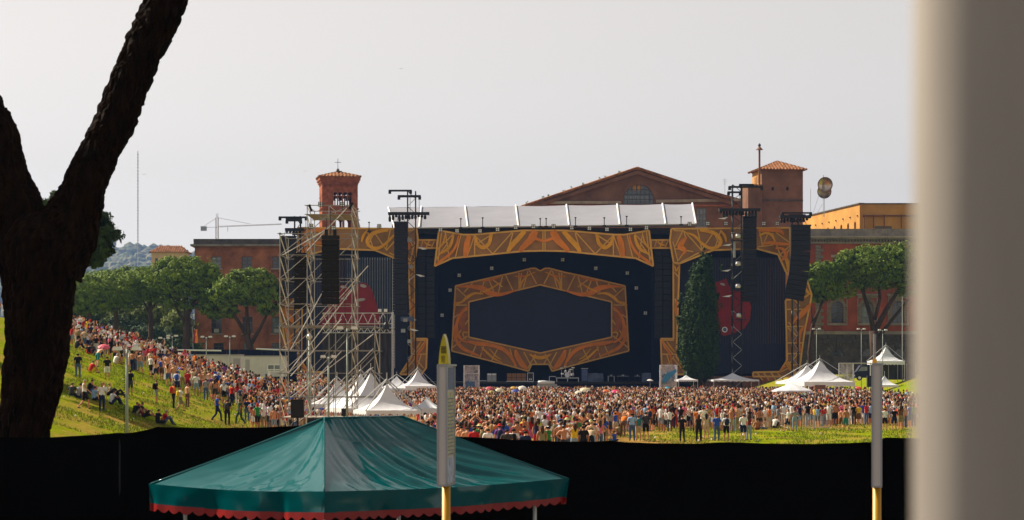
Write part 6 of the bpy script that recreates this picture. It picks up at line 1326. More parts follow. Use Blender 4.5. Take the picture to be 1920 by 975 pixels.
def wardrobe(pose):
    me, J = body_mesh(pose); n = len(me.vertices); co = np.empty(n*3); me.vertices.foreach_get('co', co); co = co.reshape(-1, 3); no = np.empty(n*3); me.vertices.foreach_get('normal', no); no = no.reshape(-1, 3)
    for q in 'LR':
        J['palmx'+q] = J['wr'+q]+(J['wr'+q]-J['el'+q]).normalized()*.19; J['footx'+q] = J['ank'+q]+Vector((0, .14, -.05))
    F_ = [tuple(p.vertices) for p in me.polygons]; C = np.array([co[list(f)].mean(0) for f in F_])
    best = np.full(len(C), 9.0); reg = np.zeros(len(C), int); par = np.zeros(len(C))
    for bi, (rg, a, b, r) in enumerate(BONES):
        A, B = np.array(J[a]), np.array(J[b]); ab = B-A; t = ((C-A) @ ab)/(ab @ ab); tc = np.clip(t, 0, 1); dist = np.linalg.norm(C-(A+tc[:, None]*ab), axis=1)/r
        k = dist < best; best[k] = dist[k]; reg[k] = bi; par[k] = t[k]
    rn = np.array([b[0] for b in BONES])[reg]; bone_a = np.array([b[1] for b in BONES])[reg]; bone_b = np.array([b[2] for b in BONES])[reg]
    tors = rn == 'torso'; hipb = np.array([b.startswith('hip') for b in bone_b]); lowt = tors & ((bone_a == 'pelvis') & ((bone_b == 'belly') & (par < .35) | hipb))
    upt = tors & ~((bone_a == 'pelvis') & ((bone_b == 'belly') & (par < .12) | (hipb & (C[:, 2] < J['pelvis'].z-.02)))) & ~((bone_b == 'neck') & (par > .82))
    G = {}
    def garment(name, mask, off, m):
        idx = np.where(mask)[0]
        if len(idx) < 4: return
        used = sorted({v for i in idx for v in F_[i]}); mp = {v: k for k, v in enumerate(used)}
        w = bpy.data.meshes.new(name); w.from_pydata([tuple(co[v]+no[v]*off) for v in used], [], [tuple(mp[v] for v in F_[i]) for i in idx]); w.materials.append(MT[m]); w.polygons.foreach_set('use_smooth', [True]*len(w.polygons)); w.update(); G[name] = w
    garment('shirt', upt | ((rn == 'uarm') & (par < .72)), .016, 'cloth'); garment('vest', upt & ~((bone_b == 'shL') & (par > .9)) & ~((bone_b == 'shR') & (par > .9)), .014, 'cloth')
    garment('shorts', lowt | ((rn == 'thigh') & (par < .88)), .020, 'cloth'); garment('trousers', lowt | (rn == 'thigh') | ((rn == 'shin') & (par < .96)), .017, 'cloth'); foot = (rn == 'foot') | ((rn == 'shin') & (par > .97))
    hd = rn == 'head'; up = np.array((J['crown']-J['head']).normalized()); hc = np.array(J['head'])+up*.05; rel = C-hc; hgt = rel @ up; fwv = np.array([0, 1, 0])-up*up[1]; fwv /= np.linalg.norm(fwv); f = rel @ fwv
    garment('hair', hd & ((hgt > .045-.05*(f < .02)) | ((f < -.01) & (hgt > -.045))), .014, 'hair')
    garment('cap', hd & (hgt > .035), .020, 'cloth')
    # long hair, brimmed hat, rucksack as their own small shells
    def shell(name, mbx, m): w = mbx.mesh(name, MT[m], smooth=True); G[name] = w
    Hc, Up, Fw = Vector(hc), Vector(up), Vector(fwv)
    b = MB(); b.tube([Hc+Up*.10-Fw*.02, Hc+Up*.05-Fw*.05, Hc-Up*.06-Fw*.085, Hc-Up*.20-Fw*.10, Hc-Up*.30-Fw*.11], [.045, .098, .088, .080, .035], 10); shell('long_hair', b, 'hair')
    b = MB(); M = Matrix.Translation(Hc+Up*.055) @ Up.to_track_quat('Z', 'Y').to_matrix().to_4x4(); b.lathe((0, 0, 0), [(.19, -.012), (.10, .004), (.098, .05), (.07, .085), (.01, .092)], 14); b.v = [tuple(M @ Vector(v)) for v in b.v]; shell('brim_hat', b, 'cloth')
    b = MB(); ch = (J['chest']+J['belly'])/2; bk = (J['chest']-J['pelvis']).normalized(); bwd = Vector((0, -1, 0)); bwd = (bwd-bk*bwd.dot(bk)).normalized(); rt = Vector((1, 0, 0))
    b.lathe((0, 0, 0), [(.02, -.21), (.12, -.2), (.145, -.1), (.14, .1), (.10, .2), (.02, .22)], 10); b.v = [tuple(ch+bk*(v[2]+.03)+rt*v[0]+bwd*(.17+v[1]*.72)) for v in b.v]; shell('rucksack', b, 'cloth')
    if pose not in ('sit_hug', 'sit_back', 'sit_side', 'bend'):
        b = MB(); b.lathe((0, 0, 0), [(.145, 1.02), (.175, .92), (.20, .74), (.235, .52)], 14); b.v = [(v[0], v[1]*.85, v[2]) for v in b.v]; shell('skirt', b, 'cloth')
    me.materials.clear(); me.materials.append(MT['skin']); me.materials.append(MT['shoe']); me.polygons.foreach_set('material_index', foot.astype(np.int32)); me.polygons.foreach_set('use_smooth', [True]*len(me.polygons)); me.name = 'person_body'
    G['body'] = me; return G
POSES = ['stand', 'akimbo', 'arms_up', 'folded', 'pocket', 'walk', 'bend', 'sit_hug', 'sit_back', 'sit_side']
WR = {p: wardrobe(p) for p in POSES}
CL = {'white': (.78,.77,.76), 'black': (.012,.012,.014), 'dark grey': (.05,.05,.055), 'grey': (.28,.28,.29), 'red': (.50,.022,.022), 'dark red': (.20,.018,.022), 'orange': (.70,.17,.02), 'yellow': (.72,.50,.03), 'green': (.03,.24,.05), 'dark green': (.03,.08,.04), 'light blue': (.30,.48,.70), 'blue': (.03,.09,.48), 'navy': (.016,.024,.075), 'pink': (.75,.16,.26), 'beige': (.55,.42,.28), 'purple': (.20,.07,.30), 'khaki': (.25,.22,.11), 'denim blue': (.07,.12,.24), 'pale denim': (.25,.34,.45), 'brown': (.15,.075,.035), 'lime': (.50,.62,.08), 'teal': (.03,.22,.22), 'pale yellow': (.70,.64,.30)}
SK = [(.54,.235,.115), (.62,.29,.15), (.46,.19,.085), (.64,.33,.18), (.38,.155,.070)]
HR = {'black': (.012,.010,.009), 'brown': (.060,.030,.014), 'blond': (.45,.29,.11), 'grey': (.38,.36,.34), 'red': (.20,.055,.02)}
PR = random.Random(5); LABELS = set(); NP = [0]
def person(x, y, rz, pose, top, bottom, hair='brown', hat=None, pack=None, long=False, label=None, grp='people in the crowd', h=None, skin=None, where=''):
    """top = (kind, colour) with kind shirt / vest / bare; bottom = (kind, colour)"""
    G = WR[pose]; z = ground_z(x, y); sc = h or PR.uniform(.93, 1.08)
    o = bpy.data.objects.new('person', G['body']); COL.objects.link(o); ORI[o.name] = Vector((x, y, z)); o.location = (x, y, z-.03*(pose.startswith('sit'))); o.rotation_euler = (0, 0, rz); o.scale = (sc*PR.uniform(.97, 1.08), sc*PR.uniform(.95, 1.1), sc)
    o.color = (*(skin or PR.choice(SK)), 1)
    def ch(k, c):
        if k in G: p = bpy.data.objects.new(k, G[k]); COL.objects.link(p); p.parent = o; p.color = (*c, 1)
    if top[0] in ('shirt', 'vest'): ch(top[0], CL[top[1]])
    if bottom[0] == 'skirt' and 'skirt' not in G: bottom = ('trousers', bottom[1])
    ch(bottom[0], CL[bottom[1]])
    if hair: ch('hair', HR[hair]); 
    if hair and long: ch('long_hair', HR[hair])
    if hat: ch(hat[0], CL[hat[1]])
    if pack: ch('rucksack', CL[pack])
    if label is None:
        t = 'bare chested person' if top[0] == 'bare' else 'person in %s %s' % (top[1], {'shirt': 't-shirt', 'vest': 'tank top'}[top[0]])
        s = ' with ' if top[0] == 'bare' else ' and '
        label = t+s+'%s %s' % (bottom[1], bottom[0])
        if hat: label += ', %s %s' % (hat[1], {'cap': 'cap', 'brim_hat': 'sun hat'}[hat[0]])
        elif hair: label += ', %s %s hair' % ('long' if long else 'short', hair)
        if pack: label += ', %s rucksack' % pack
        if where: label += ' '+where
    tag(o, label, 'person', grp); LABELS.add(label); NP[0] += 1; return o
def rnd_outfit(g):
    top = g.choices([('bare', None), ('shirt', None), ('vest', None)], [3, 6, 1.8])[0]
    tc = g.choices(['white','black','dark grey','grey','red','dark red','orange','yellow','green','light blue','blue','navy','pink','beige','purple','lime'], [10,5,3,3,4,2,2,1.5,1,2.5,2,2,1.5,2.5,.8,.6])[0]
    bt = g.choices(['shorts','trousers','skirt'], [6, 3, .8])[0]; bc = g.choices(['navy','black','denim blue','khaki','beige','white','dark grey','red','pale denim','brown'], [3,3,3,2.5,2,1,2,.7,1.5,1])[0]
    hair = g.choices(list(HR), [5, 6, 1.6, .8, .5])[0]; hat = None
    if g.random() < .2: hat = (g.choice(['cap', 'brim_hat']), g.choice(['white','red','beige','navy','black','pale yellow']))
    pack = g.choice(['navy','black','red','khaki','blue','dark green']) if g.random() < .2 else None
    return (top[0], tc), (bt, bc), hair, hat, pack, g.random() < .3
def rnd_person(x, y, rz, pose, g, grp, wheres):
    for k in range(3000):
        top, bot, hair, hat, pack, lg = rnd_outfit(g)
        if pose.startswith('sit') and bot[0] == 'skirt': continue
        t = 'bare chested person' if top[0] == 'bare' else 'person in %s %s' % (top[1], {'shirt': 't-shirt', 'vest': 'tank top'}[top[0]])
        lb = t+', %s %s' % (bot[1], bot[0])
        if hat: lb += ', %s %s' % (hat[1], {'cap': 'cap', 'brim_hat': 'sun hat'}[hat[0]])
        else: lb += ', %s %s hair' % ('long' if lg else 'short', hair)
        if pack: lb += ', %s rucksack' % pack
        lb += ' '+wheres
        if lb not in LABELS and len(lb.split()) <= 16: break
    return person(x, y, rz, pose, top, bot, hair, hat, pack, lg, lb, grp)
def at_feet(px, py, *a, **k): x, d = hit(px, py); TAKEN.append((x, d)); return person(x, d, *a, **k)
def at_head(px, py, *a, **k):
    """front rows whose feet are behind the fence: placed from the row of the head"""
    d = 100.0
    while d < 300 and wz(py, d) > ground_z(wx(px, d), d)+1.72: d += .4
    # marching outward the eye line falls, so take the distance at which it reaches head height
    x = wx(px, d); TAKEN.append((x, d)); return person(x, d, *a, **k)
TAKEN = []
A, Bk = 'people standing at the front edge of the crowd', 'people on the grass slope'
S, T_, V_ = (lambda c: ('shirt', c)), (lambda c: ('trousers', c)), (lambda c: ('vest', c)); sh = lambda c: ('shorts', c); bare = ('bare', None)
f_ = at_feet
f_(1185,828,.0,'stand',S('light blue'),T_('denim blue'),'black',grp=A,label='person in light blue t-shirt and jeans standing alone at the fence edge, back turned')
f_(1197,827,.1,'akimbo',S('teal'),sh('beige'),'brown',grp=A,label='person in teal top and beige shorts just right of the light blue t-shirt')
f_(1211,827,0,'stand',S('dark grey'),sh('black'),'black',grp=A,label='person in dark grey t-shirt and black shorts standing on bare grass')
f_(1131,828,.1,'pocket',S('white'),T_('black'),'brown',grp=A,label='person in white t-shirt and black trousers left of the crouching child')
f_(1141,816,.9,'walk',S('white'),sh('red'),'brown',grp=A,label='person in white t-shirt and bright red shorts walking on straw ground')
f_(1152,829,.2,'sit_side',V_('blue'),sh('navy'),'brown',grp=A,h=.8,label='small child in blue tank top sitting at the fence edge')
f_(1168,820,-.4,'bend',S('orange'),('trousers','brown'),'black',grp=A,label='person in orange top and brown trousers bending forward on the straw')
f_(1279,829,.2,'folded',S('black'),T_('black'),'brown',grp=A,label='person in all black clothes with short hair standing alone at the fence edge')
f_(1310,829,-.2,'stand',V_('black'),T_('black'),'brown',long=True,grp=A,label='person with long brown hair, black tank top and black trousers')
f_(1324,825,.2,'arms_up',S('beige'),sh('beige'),'black',long=True,grp=A,label='person with long black hair, beige top and beige shorts, arms raised')
f_(1344,828,-.1,'stand',S('blue'),T_('denim blue'),'brown',grp=A,label='person in strong blue t-shirt and jeans at the fence edge')
f_(1362,828,.1,'stand',S('white'),sh('black'),'black',pack='navy',grp=A,label='person in white t-shirt and black shorts with navy rucksack at the fence edge')
f_(1239,807,0,'akimbo',S('white'),sh('dark red'),'blond',grp=A,label='person in white t-shirt and dark red shorts, hands on hips')
f_(1250,808,.2,'stand',V_('black'),('skirt','navy'),'black',long=True,grp=A,label='person with long black hair, black top and short navy skirt')
f_(1256,803,0,'stand',V_('white'),sh('black'),'brown',grp=A,label='person in white tank top and black shorts beside the dark red shorts')
f_(1266,803,.1,'folded',V_('pink'),T_('red'),'blond',grp=A,label='person in pink tank top and red trousers in the front crowd')
f_(1281,804,-.5,'pocket',S('brown'),sh('black'),'brown',grp=A,label='person in brown t-shirt and black shorts beside the red trousers')
f_(1394,827,.3,'stand',S('white'),sh('navy'),'black',hat=('cap','white'),grp=A,label='person in white cap, white t-shirt and navy shorts in a pair on the grass')
f_(1404,826,-.3,'folded',V_('dark red'),T_('pale denim'),'brown',long=True,grp=A,label='person with long brown hair and pale jeans in a pair on the grass')
f_(1478,811,1.2,'walk',S('white'),sh('navy'),'brown',grp=A,label='person in white t-shirt and navy shorts striding on the grass')
f_(1490,808,-.2,'folded',S('grey'),T_('pale denim'),'brown',grp=A,label='person in grey t-shirt and pale jeans behind the striding one')
f_(1503,796,2.9,'stand',S('pale yellow'),T_('pale yellow'),'blond',grp=A,label='person dressed fully in pale yellow beside the crowd barrier')
f_(1519,795,1.8,'bend',S('orange'),T_('black'),'black',grp=A,label='person in orange t-shirt leaning over the crowd barrier')
f_(1532,796,.3,'stand',S('black'),T_('black'),'black',grp=A,label='person in black t-shirt and black trousers beside the red shirt')
f_(1547,799,0,'stand',S('red'),T_('denim blue'),'brown',grp=A,label='person in plain red t-shirt and jeans, back turned, on the grass edge')
f_(1565,799,-.2,'arms_up',bare,sh('black'),'brown',hat=('brim_hat','khaki'),grp=A,label='bare chested person in khaki sun hat and black shorts, arms raised')
f_(1586,811,.1,'walk',bare,sh('teal'),'brown',grp=A,label='bare chested person in teal shorts walking on the open grass')
f_(1578,810,.1,'walk',bare,sh('brown'),'black',grp=A,label='bare chested person in brown shorts behind the teal shorts')
f_(1610,797,.2,'folded',S('yellow'),('skirt','brown'),'black',grp=A,label='person in bright yellow t-shirt and brown skirt left of the bare rod sign')
f_(1601,797,.1,'stand',S('black'),T_('dark grey'),'black',grp=A,label='person in black t-shirt and dark grey trousers beside the yellow t-shirt')
f_(1625,796,-.5,'pocket',S('navy'),T_('beige'),'brown',grp=A,label='person in navy t-shirt and beige trousers touching the bare rod sign')
f_(1659,808,-.2,'stand',S('white'),sh('black'),'black',grp=A,label='person in white t-shirt and black shorts right of the bare rod sign')
f_(1677,808,.2,'pocket',S('black'),sh('navy'),'black',grp=A,label='person in black t-shirt and navy shorts right of the bare rod sign')
f_(1689,806,-.2,'stand',V_('brown'),sh('khaki'),'brown',long=True,grp=A,label='person with long brown hair and khaki shorts beside the close grey pole')
for i, (px, py, tp, bt, ps) in enumerate(((1420,806,bare,sh('brown'),'sit_back'),(1428,803,bare,sh('navy'),'sit_hug'),(1436,805,V_('beige'),sh('denim blue'),'sit_side'),(1445,801,bare,sh('black'),'sit_hug'),(1452,803,S('white'),sh('black'),'sit_hug'),(1459,799,bare,sh('khaki'),'sit_side'),(1440,797,V_('red'),sh('beige'),'sit_hug'),(1450,796,S('black'),sh('grey'),'sit_side'),(1430,796,S('pink'),sh('white'),'sit_back'))):
    f_(px,py,PR.uniform(-1.4,1.4),ps,tp,bt,PR.choice(['black','brown']),grp='people sitting on the grass by the barrier',label=('bare chested person leaning back nearest in the seated group','bare chested person hugging knees in navy shorts in the seated group','person in beige tank top in the seated group','bare chested person in black shorts in the seated group','person in white t-shirt hugging knees in the seated group','bare chested person in khaki shorts at the barrier end of the seated group','person in red tank top hugging knees in the seated group','person in black t-shirt sitting cross legged at the barrier','person in pink t-shirt leaning back in the seated group')[i])
hd = at_head
for (px,py,ps,tp,bt,hr,hat,pk,lab) in ((865,797,'stand',bare,sh('black'),'black',None,None,'bare chested person in the front row right beside the grey sign box'),(876,799,'folded',bare,sh('navy'),'brown',None,None,'bare chested person second in the front row from the sign box'),(889,800,'stand',S('red'),T_('black'),'black',None,None,'person in red t-shirt and black trousers in the front row near the sign box'),(903,799,'stand',S('black'),sh('khaki'),'black',None,'khaki','person in black t-shirt with khaki rucksack in the front row'),
  (915,802,'stand',S('white'),T_('khaki'),'brown',None,None,'person in plain white t-shirt and khaki trousers in the front row'),(937,796,'stand',S('purple'),T_('navy'),'brown',('brim_hat','red'),'navy','person in purple t-shirt with red hat and navy rucksack'),(950,803,'pocket',S('dark grey'),sh('black'),'black',None,None,'person in dark grey t-shirt between purple and white t-shirts'),(963,802,'stand',S('white'),T_('navy'),'black',None,'black','person in white t-shirt with black rucksack in the front row'),(985,806,'stand',S('navy'),sh('denim blue'),'black',None,None,'person in navy t-shirt in the front row, centre'),
  (1027,797,'folded',V_('green'),T_('black'),'black',('cap','white'),None,'person in green tank top with white cap in the front row'),(1016,798,'stand',V_('khaki'),T_('black'),'brown',None,None,'person in khaki tank top left of the green tank top'),(1057,796,'akimbo',bare,sh('dark grey'),'brown',None,None,'bare chested person in dark grey shorts in the front row'),(1068,793,'stand',V_('white'),sh('denim blue'),'blond',None,None,'person with blond hair and white tank top in the front row'),(1077,794,'folded',V_('yellow'),T_('pale denim'),'brown',None,None,'person in yellow tank top and pale jeans in the front row'),(1094,797,'stand',S('black'),sh('black'),'black',None,None,'person in black t-shirt and black shorts in the front row'),
  (1107,792,'bend',S('beige'),sh('black'),'brown',('brim_hat','white'),None,'person in white sun hat and beige top bending in the front row'),(912,766,'stand',S('beige'),T_('khaki'),'blond',None,None,'person in pale beige t-shirt above the front row'),(958,772,'stand',S('white'),sh('black'),'brown',None,None,'person in white t-shirt and black shorts on the straw path, left of a pair'),(967,770,'stand',S('white'),T_('dark grey'),'black',None,None,'person in white t-shirt and dark grey trousers on the straw path, right of a pair'),(998,782,'stand',V_('red'),('skirt','pink'),'brown',None,None,'person in red tank top and pink skirt on the straw path'),
  (1029,766,'stand',S('black'),sh('beige'),'brown',None,'dark grey','person in black t-shirt and beige shorts on the straw path'),(1010,783,'walk',V_('lime'),T_('black'),'brown',('brim_hat','white'),None,'person in lime tank top with white sun hat on the straw path'),(985,772,'walk',S('khaki'),T_('khaki'),'brown',None,None,'person dressed in khaki walking up the straw path'),(1039,764,'pocket',S('grey'),T_('beige'),'brown',None,None,'person in grey t-shirt and beige trousers on the straw path'),(808,803,'stand',S('lime'),T_('navy'),'brown',('cap','pale yellow'),None,'person in lime vest with pale cap beside the front white tent'),(793,806,'stand',S('dark red'),T_('black'),'black',None,None,'person with short black hair beside the front white tent leg')):
    hd(px,py,PR.uniform(-.5,.5),ps,tp,bt,hr,hat,pk,lab.find('long') >= 0 or tp[0] == 'vest' and hr == 'brown',lab,A,h=1.0)
for (px,py,rz,ps,tp,bt,hr,hat,pk,lab) in ((158,769,-1.4,'walk',V_('white'),sh('black'),'grey',None,None,'grey haired person in white tank top and black shorts walking across the slope'),(191,773,-2.6,'stand',S('white'),T_('navy'),'blond',None,None,'blond person in white t-shirt and navy trousers on the shaded slope'),(146,709,.2,'stand',S('black'),T_('denim blue'),'black',None,None,'person in black t-shirt and jeans near the trunk on the slope'),(169,700,-.8,'sit_hug',S('red'),sh('yellow'),'black',None,None,'person in red t-shirt and yellow shorts sitting on the slope'),
  (201,713,.1,'stand',S('black'),sh('white'),'black',None,None,'person in black t-shirt and white shorts standing on the sunlit slope'),(244,743,-.3,'stand',S('black'),sh('dark grey'),'black',None,None,'person in black t-shirt behind the pale green pole on the slope'),(293,758,-1.2,'pocket',S('black'),sh('grey'),'black',None,'black','person in black t-shirt and grey shorts with black rucksack on the slope'),(183,690,-.6,'bend',bare,sh('teal'),'brown',None,None,'bare chested person in teal shorts bending on the slope'),
  (201,742,-1.3,'sit_back',V_('white'),T_('black'),'red',None,None,'red haired person in white tank top sitting in the slope shade'),(212,745,-1.2,'sit_back',S('khaki'),T_('black'),'brown',None,None,'person in khaki top and black trousers sitting in the slope shade'),(207,760,-1.0,'sit_hug',S('white'),T_('navy'),'brown',None,None,'person in white t-shirt sitting low in the slope shade'),(304,797,-1.2,'sit_hug',S('red'),T_('denim blue'),'grey',None,None,'grey haired person in red t-shirt sitting at the fence edge'),(295,795,-.9,'sit_side',S('black'),T_('black'),'black',None,None,'person in black t-shirt sitting beside the red t-shirt at the fence edge'),
  (260,781,-1.0,'sit_hug',S('dark grey'),sh('beige'),'black',None,None,'person in dark grey t-shirt sitting under the pale green pole'),(268,783,-1.3,'sit_back',S('dark red'),sh('black'),'brown',None,None,'person in dark red t-shirt leaning back under the pale green pole'),(252,779,-.6,'sit_hug',S('black'),sh('khaki'),'black',None,None,'person in black t-shirt hugging knees under the pale green pole'),(176,752,-.8,'sit_side',S('light blue'),T_('black'),'black',None,None,'person in light blue t-shirt sitting behind the walkers on the slope'),(146,748,-.7,'sit_hug',S('grey'),T_('navy'),'black',None,None,'person in grey t-shirt sitting near the trunk in the shade'),(134,744,-.4,'sit_side',S('dark grey'),sh('black'),'brown',None,None,'person in dark grey t-shirt sitting beside the trunk in the shade'),(166,740,-.9,'sit_hug',V_('black'),sh('denim blue'),'brown',None,None,'person in black tank top hugging knees in the slope shade'),
  (325,767,-1.1,'pocket',S('orange'),T_('black'),'black',None,'red','person in orange t-shirt with red rucksack walking down the slope'),(338,773,-1.2,'walk',S('white'),sh('khaki'),'black',None,'yellow','person in white t-shirt with yellow rucksack walking down the slope'),(351,764,-.8,'stand',bare,T_('brown'),'brown',None,None,'bare chested person in brown trousers on the slope'),(407,791,-1.5,'walk',S('blue'),T_('navy'),'grey',None,None,'person in strong blue t-shirt and navy trousers striding on the low slope'),(426,798,-.2,'stand',S('black'),T_('black'),'brown',None,'dark grey','person in black clothes with dark grey rucksack at the slope foot'),(450,798,1.2,'walk',S('dark green'),T_('dark green'),'brown',None,None,'person dressed in dark green walking at the slope foot'),
  (368,743,-.2,'stand',S('white'),sh('pale denim'),'black',None,None,'person in white t-shirt and pale denim shorts on the upper slope'),(386,752,.1,'stand',S('grey'),T_('denim blue'),'brown',None,None,'person in grey t-shirt and jeans on the upper slope'),(400,751,.1,'stand',V_('grey'),sh('khaki'),'black',None,'black','person in grey tank top with black rucksack on the upper slope'),(420,756,-.3,'akimbo',S('black'),sh('denim blue'),'brown',None,None,'person in black t-shirt with hands on hips near the pale aqua umbrella'),(463,790,.4,'stand',S('navy'),T_('denim blue'),'black',None,None,'person in navy t-shirt and jeans at the slope foot'),(503,786,-.3,'stand',bare,sh('black'),'brown',None,None,'bare chested person in black shorts left of the barrier'),(526,784,.2,'stand',S('orange'),sh('dark red'),'red',None,None,'person in orange t-shirt at the barrier below the scaffold'),(332,742,0,'stand',S('white'),sh('navy'),'black',None,'blue','person in white t-shirt with blue rucksack at the slope crowd edge'),(352,738,-.2,'stand',S('red'),sh('dark red'),'red',('cap','red'),None,'person in red t-shirt and red cap at the slope crowd edge')):
    f_(px,py,rz,ps,tp,bt,hr,hat,pk,False,lab,Bk)
def clear(x, y, r): return all((x-a)**2+(y-b)**2 > r*r for a, b in TAKEN)
# generated people: the edge of the slope crowd, then the nearest rows of the field
g = random.Random(21)
def edge_y(px):
    P = [(100,640),(130,652),(215,688),(290,716),(370,748),(430,764),(470,780),(500,786)]
    for (a, b), (c, e) in zip(P, P[1:]):
        if px <= c: return b+(e-b)*(px-a)/(c-a)
    return 790
WH_S = lambda px, py: ('on the slope '+('near the trunk' if px < 190 else 'above the green pole' if px < 270 else 'below the dark wall' if px < 345 else 'below the pale cabin' if px < 445 else 'beside the scaffold'))
cand = []
for k in range(6400):
    d = g.uniform(150, 236); x = g.uniform(-52, -13); px = CX+x*F/d; py = HY+(CH-ground_z(x, d))*F/d
    if -15 < px < 515 and py < edge_y(px)-1-26*abs(noise.noise((x*.5, d*.3, 8))): cand.append((d, x, px, py))
cand.sort(); SLOPE = []
for d, x, px, py in cand:
    if clear(x, d, .74+.8*max(0, noise.noise((x*.22, d*.12, 4))+.25)): TAKEN.append((x, d)); SLOPE.append((d, x, px, py))
n_s = 0; REST = []
for d, x, px, py in SLOPE:
    vis = py > 580 and (px > 128 or -5 < px < 14)
    if vis and n_s < 96 and py > edge_y(px)-34: rnd_person(x, d, g.gauss(-.35, .6), g.choices(['stand','akimbo','folded','pocket','arms_up','sit_hug','walk'], [4,1.5,1.5,2,.6,1.2,1])[0], g, 'people in the slope crowd', WH_S(px, py)); n_s += 1
    else: REST.append((x, d))
def front_d(px):
    """distance of the crowd's near edge along the field"""
    P = [(480,150),(560,150),(800,118),(860,121),(1000,121),(1120,124),(1150,160),(1180,172),(1300,174),(1340,168),(1400,182),(1480,187),(1600,190),(1720,186)]
    for (a, b), (c, e) in zip(P, P[1:]):
        if px <= c: return b+(e-b)*(px-a)/(c-a)+(9*noise.noise((px*.022, 3, 1))+5*noise.noise((px*.07, 1, 5)) if px > 1140 else 0)
    return 186
WH_F = lambda px, d: ('left of the yellow tipped sign' if px < 838 else 'left of the front path' if px < 900 else 'left of the straw path' if px < 975 else 'on the straw path' if px < 1045 else 'right of the straw path' if px < 1130 else 'before the right bass columns' if px < 1240 else 'before the cypress' if px < 1345 else 'before the right truss mast' if px < 1450 else 'by the barriers' if px < 1540 else 'left of the bare rod sign' if px < 1633 else 'right of the bare rod sign')
cand = []
for k in range(9000):
    d = g.uniform(116, 250); x = g.uniform(-9, 42); px = CX+x*F/d; fd = front_d(px)
    if not (785 < px < 1716) or d < fd: continue
    if px < 862 and d < 150 and px < 800: continue
    if 960 < px < 1050 and d < 172 and g.random() < .8: continue
    if 1130 < px < 1300 and d < fd+18 and g.random() < .5: continue
    cand.append((d, x, px))
cand.sort(key=lambda q: q[0]*(1.0 if q[2] < 1130 else .78)); n_f = 0
for d, x, px in cand:
    if not clear(x, d, .60): continue
    TAKEN.append((x, d))
    if NP[0] < 300: rnd_person(x, d, g.gauss(0, .5), g.choices(['stand','akimbo','folded','pocket','arms_up','walk','sit_hug'], [5,1.6,2,2,.8,.8,.5])[0], g, 'people in the crowd', WH_F(px, d))
    else: REST.append((x, d))
# ---------------------------------------------------------------- the rest of the crowd, joined
def low_person(kind):
    """about 120 triangles; returns vertices, quads and a colour role per vertex (0 skin, 1 top, 2 bottom, 3 hair)"""
    V = []; Fc = []; Rl = []
    def loft(rings, n, role):
        s = len(V)
        for (c, rx, ry), ro in zip(rings, role if isinstance(role, list) else [role]*len(rings)):
            for k in range(n): a = 2*math.pi*k/n; V.append((c[0]+rx*math.cos(a), c[1]+ry*math.sin(a), c[2])); Rl.append(ro)
        for i in range(len(rings)-1):
            for k in range(n): Fc.append((s+i*n+k, s+i*n+(k+1) % n, s+(i+1)*n+(k+1) % n, s+(i+1)*n+k))
    loft([((0,0,.88),.155,.11),((0,0,1.08),.14,.10),((0,0,1.30),.19,.12),((0,0,1.42),.16,.09),((0,0,1.47),.06,.06)], 7, 1)
    loft([((0,.01,1.45),.05,.05),((0,.02,1.52),.07,.08),((0,.02,1.60),.082,.095)], 7, 0); loft([((0,.0,1.585),.09,.10),((0,.0,1.66),.085,.098),((0,.0,1.73),.03,.04)], 7, 3); loft([((0,-.045,1.50),.062,.055),((0,-.03,1.60),.085,.08)], 6, 3)
    for s in (-1, 1): loft([((s*.10,0,.94),.10,.10),((s*.11,.02,.50),.07,.07)], 5, 2); loft([((s*.11,.02,.52),.055,.055),((s*.12,0,.02),.045,.06)], 5, 4)
    arm = {0: ((-.25,-.02,1.14),(-.24,.08,.86)), 1: ((-.38,-.06,1.20),(-.20,.06,1.02)), 2: ((-.29,.10,1.56),(-.13,.2,1.80)), 3: ((-.27,.04,1.16),(-.05,.2,1.18))}[kind]
    for s in (-1, 1):
        e, w = [(q[0]*-s, q[1], q[2]) for q in arm]; loft([((s*.19,0,1.41),.06,.06),((( s*.19+e[0])/2, e[1]/2, (1.41+e[2])/2),.052,.052)], 5, 1); loft([(((s*.19+e[0])/2, e[1]/2, (1.41+e[2])/2),.045,.045),(e,.042,.042),(w,.03,.03)], 5, 0)
    return np.array(V), np.array(Fc), np.array(Rl)
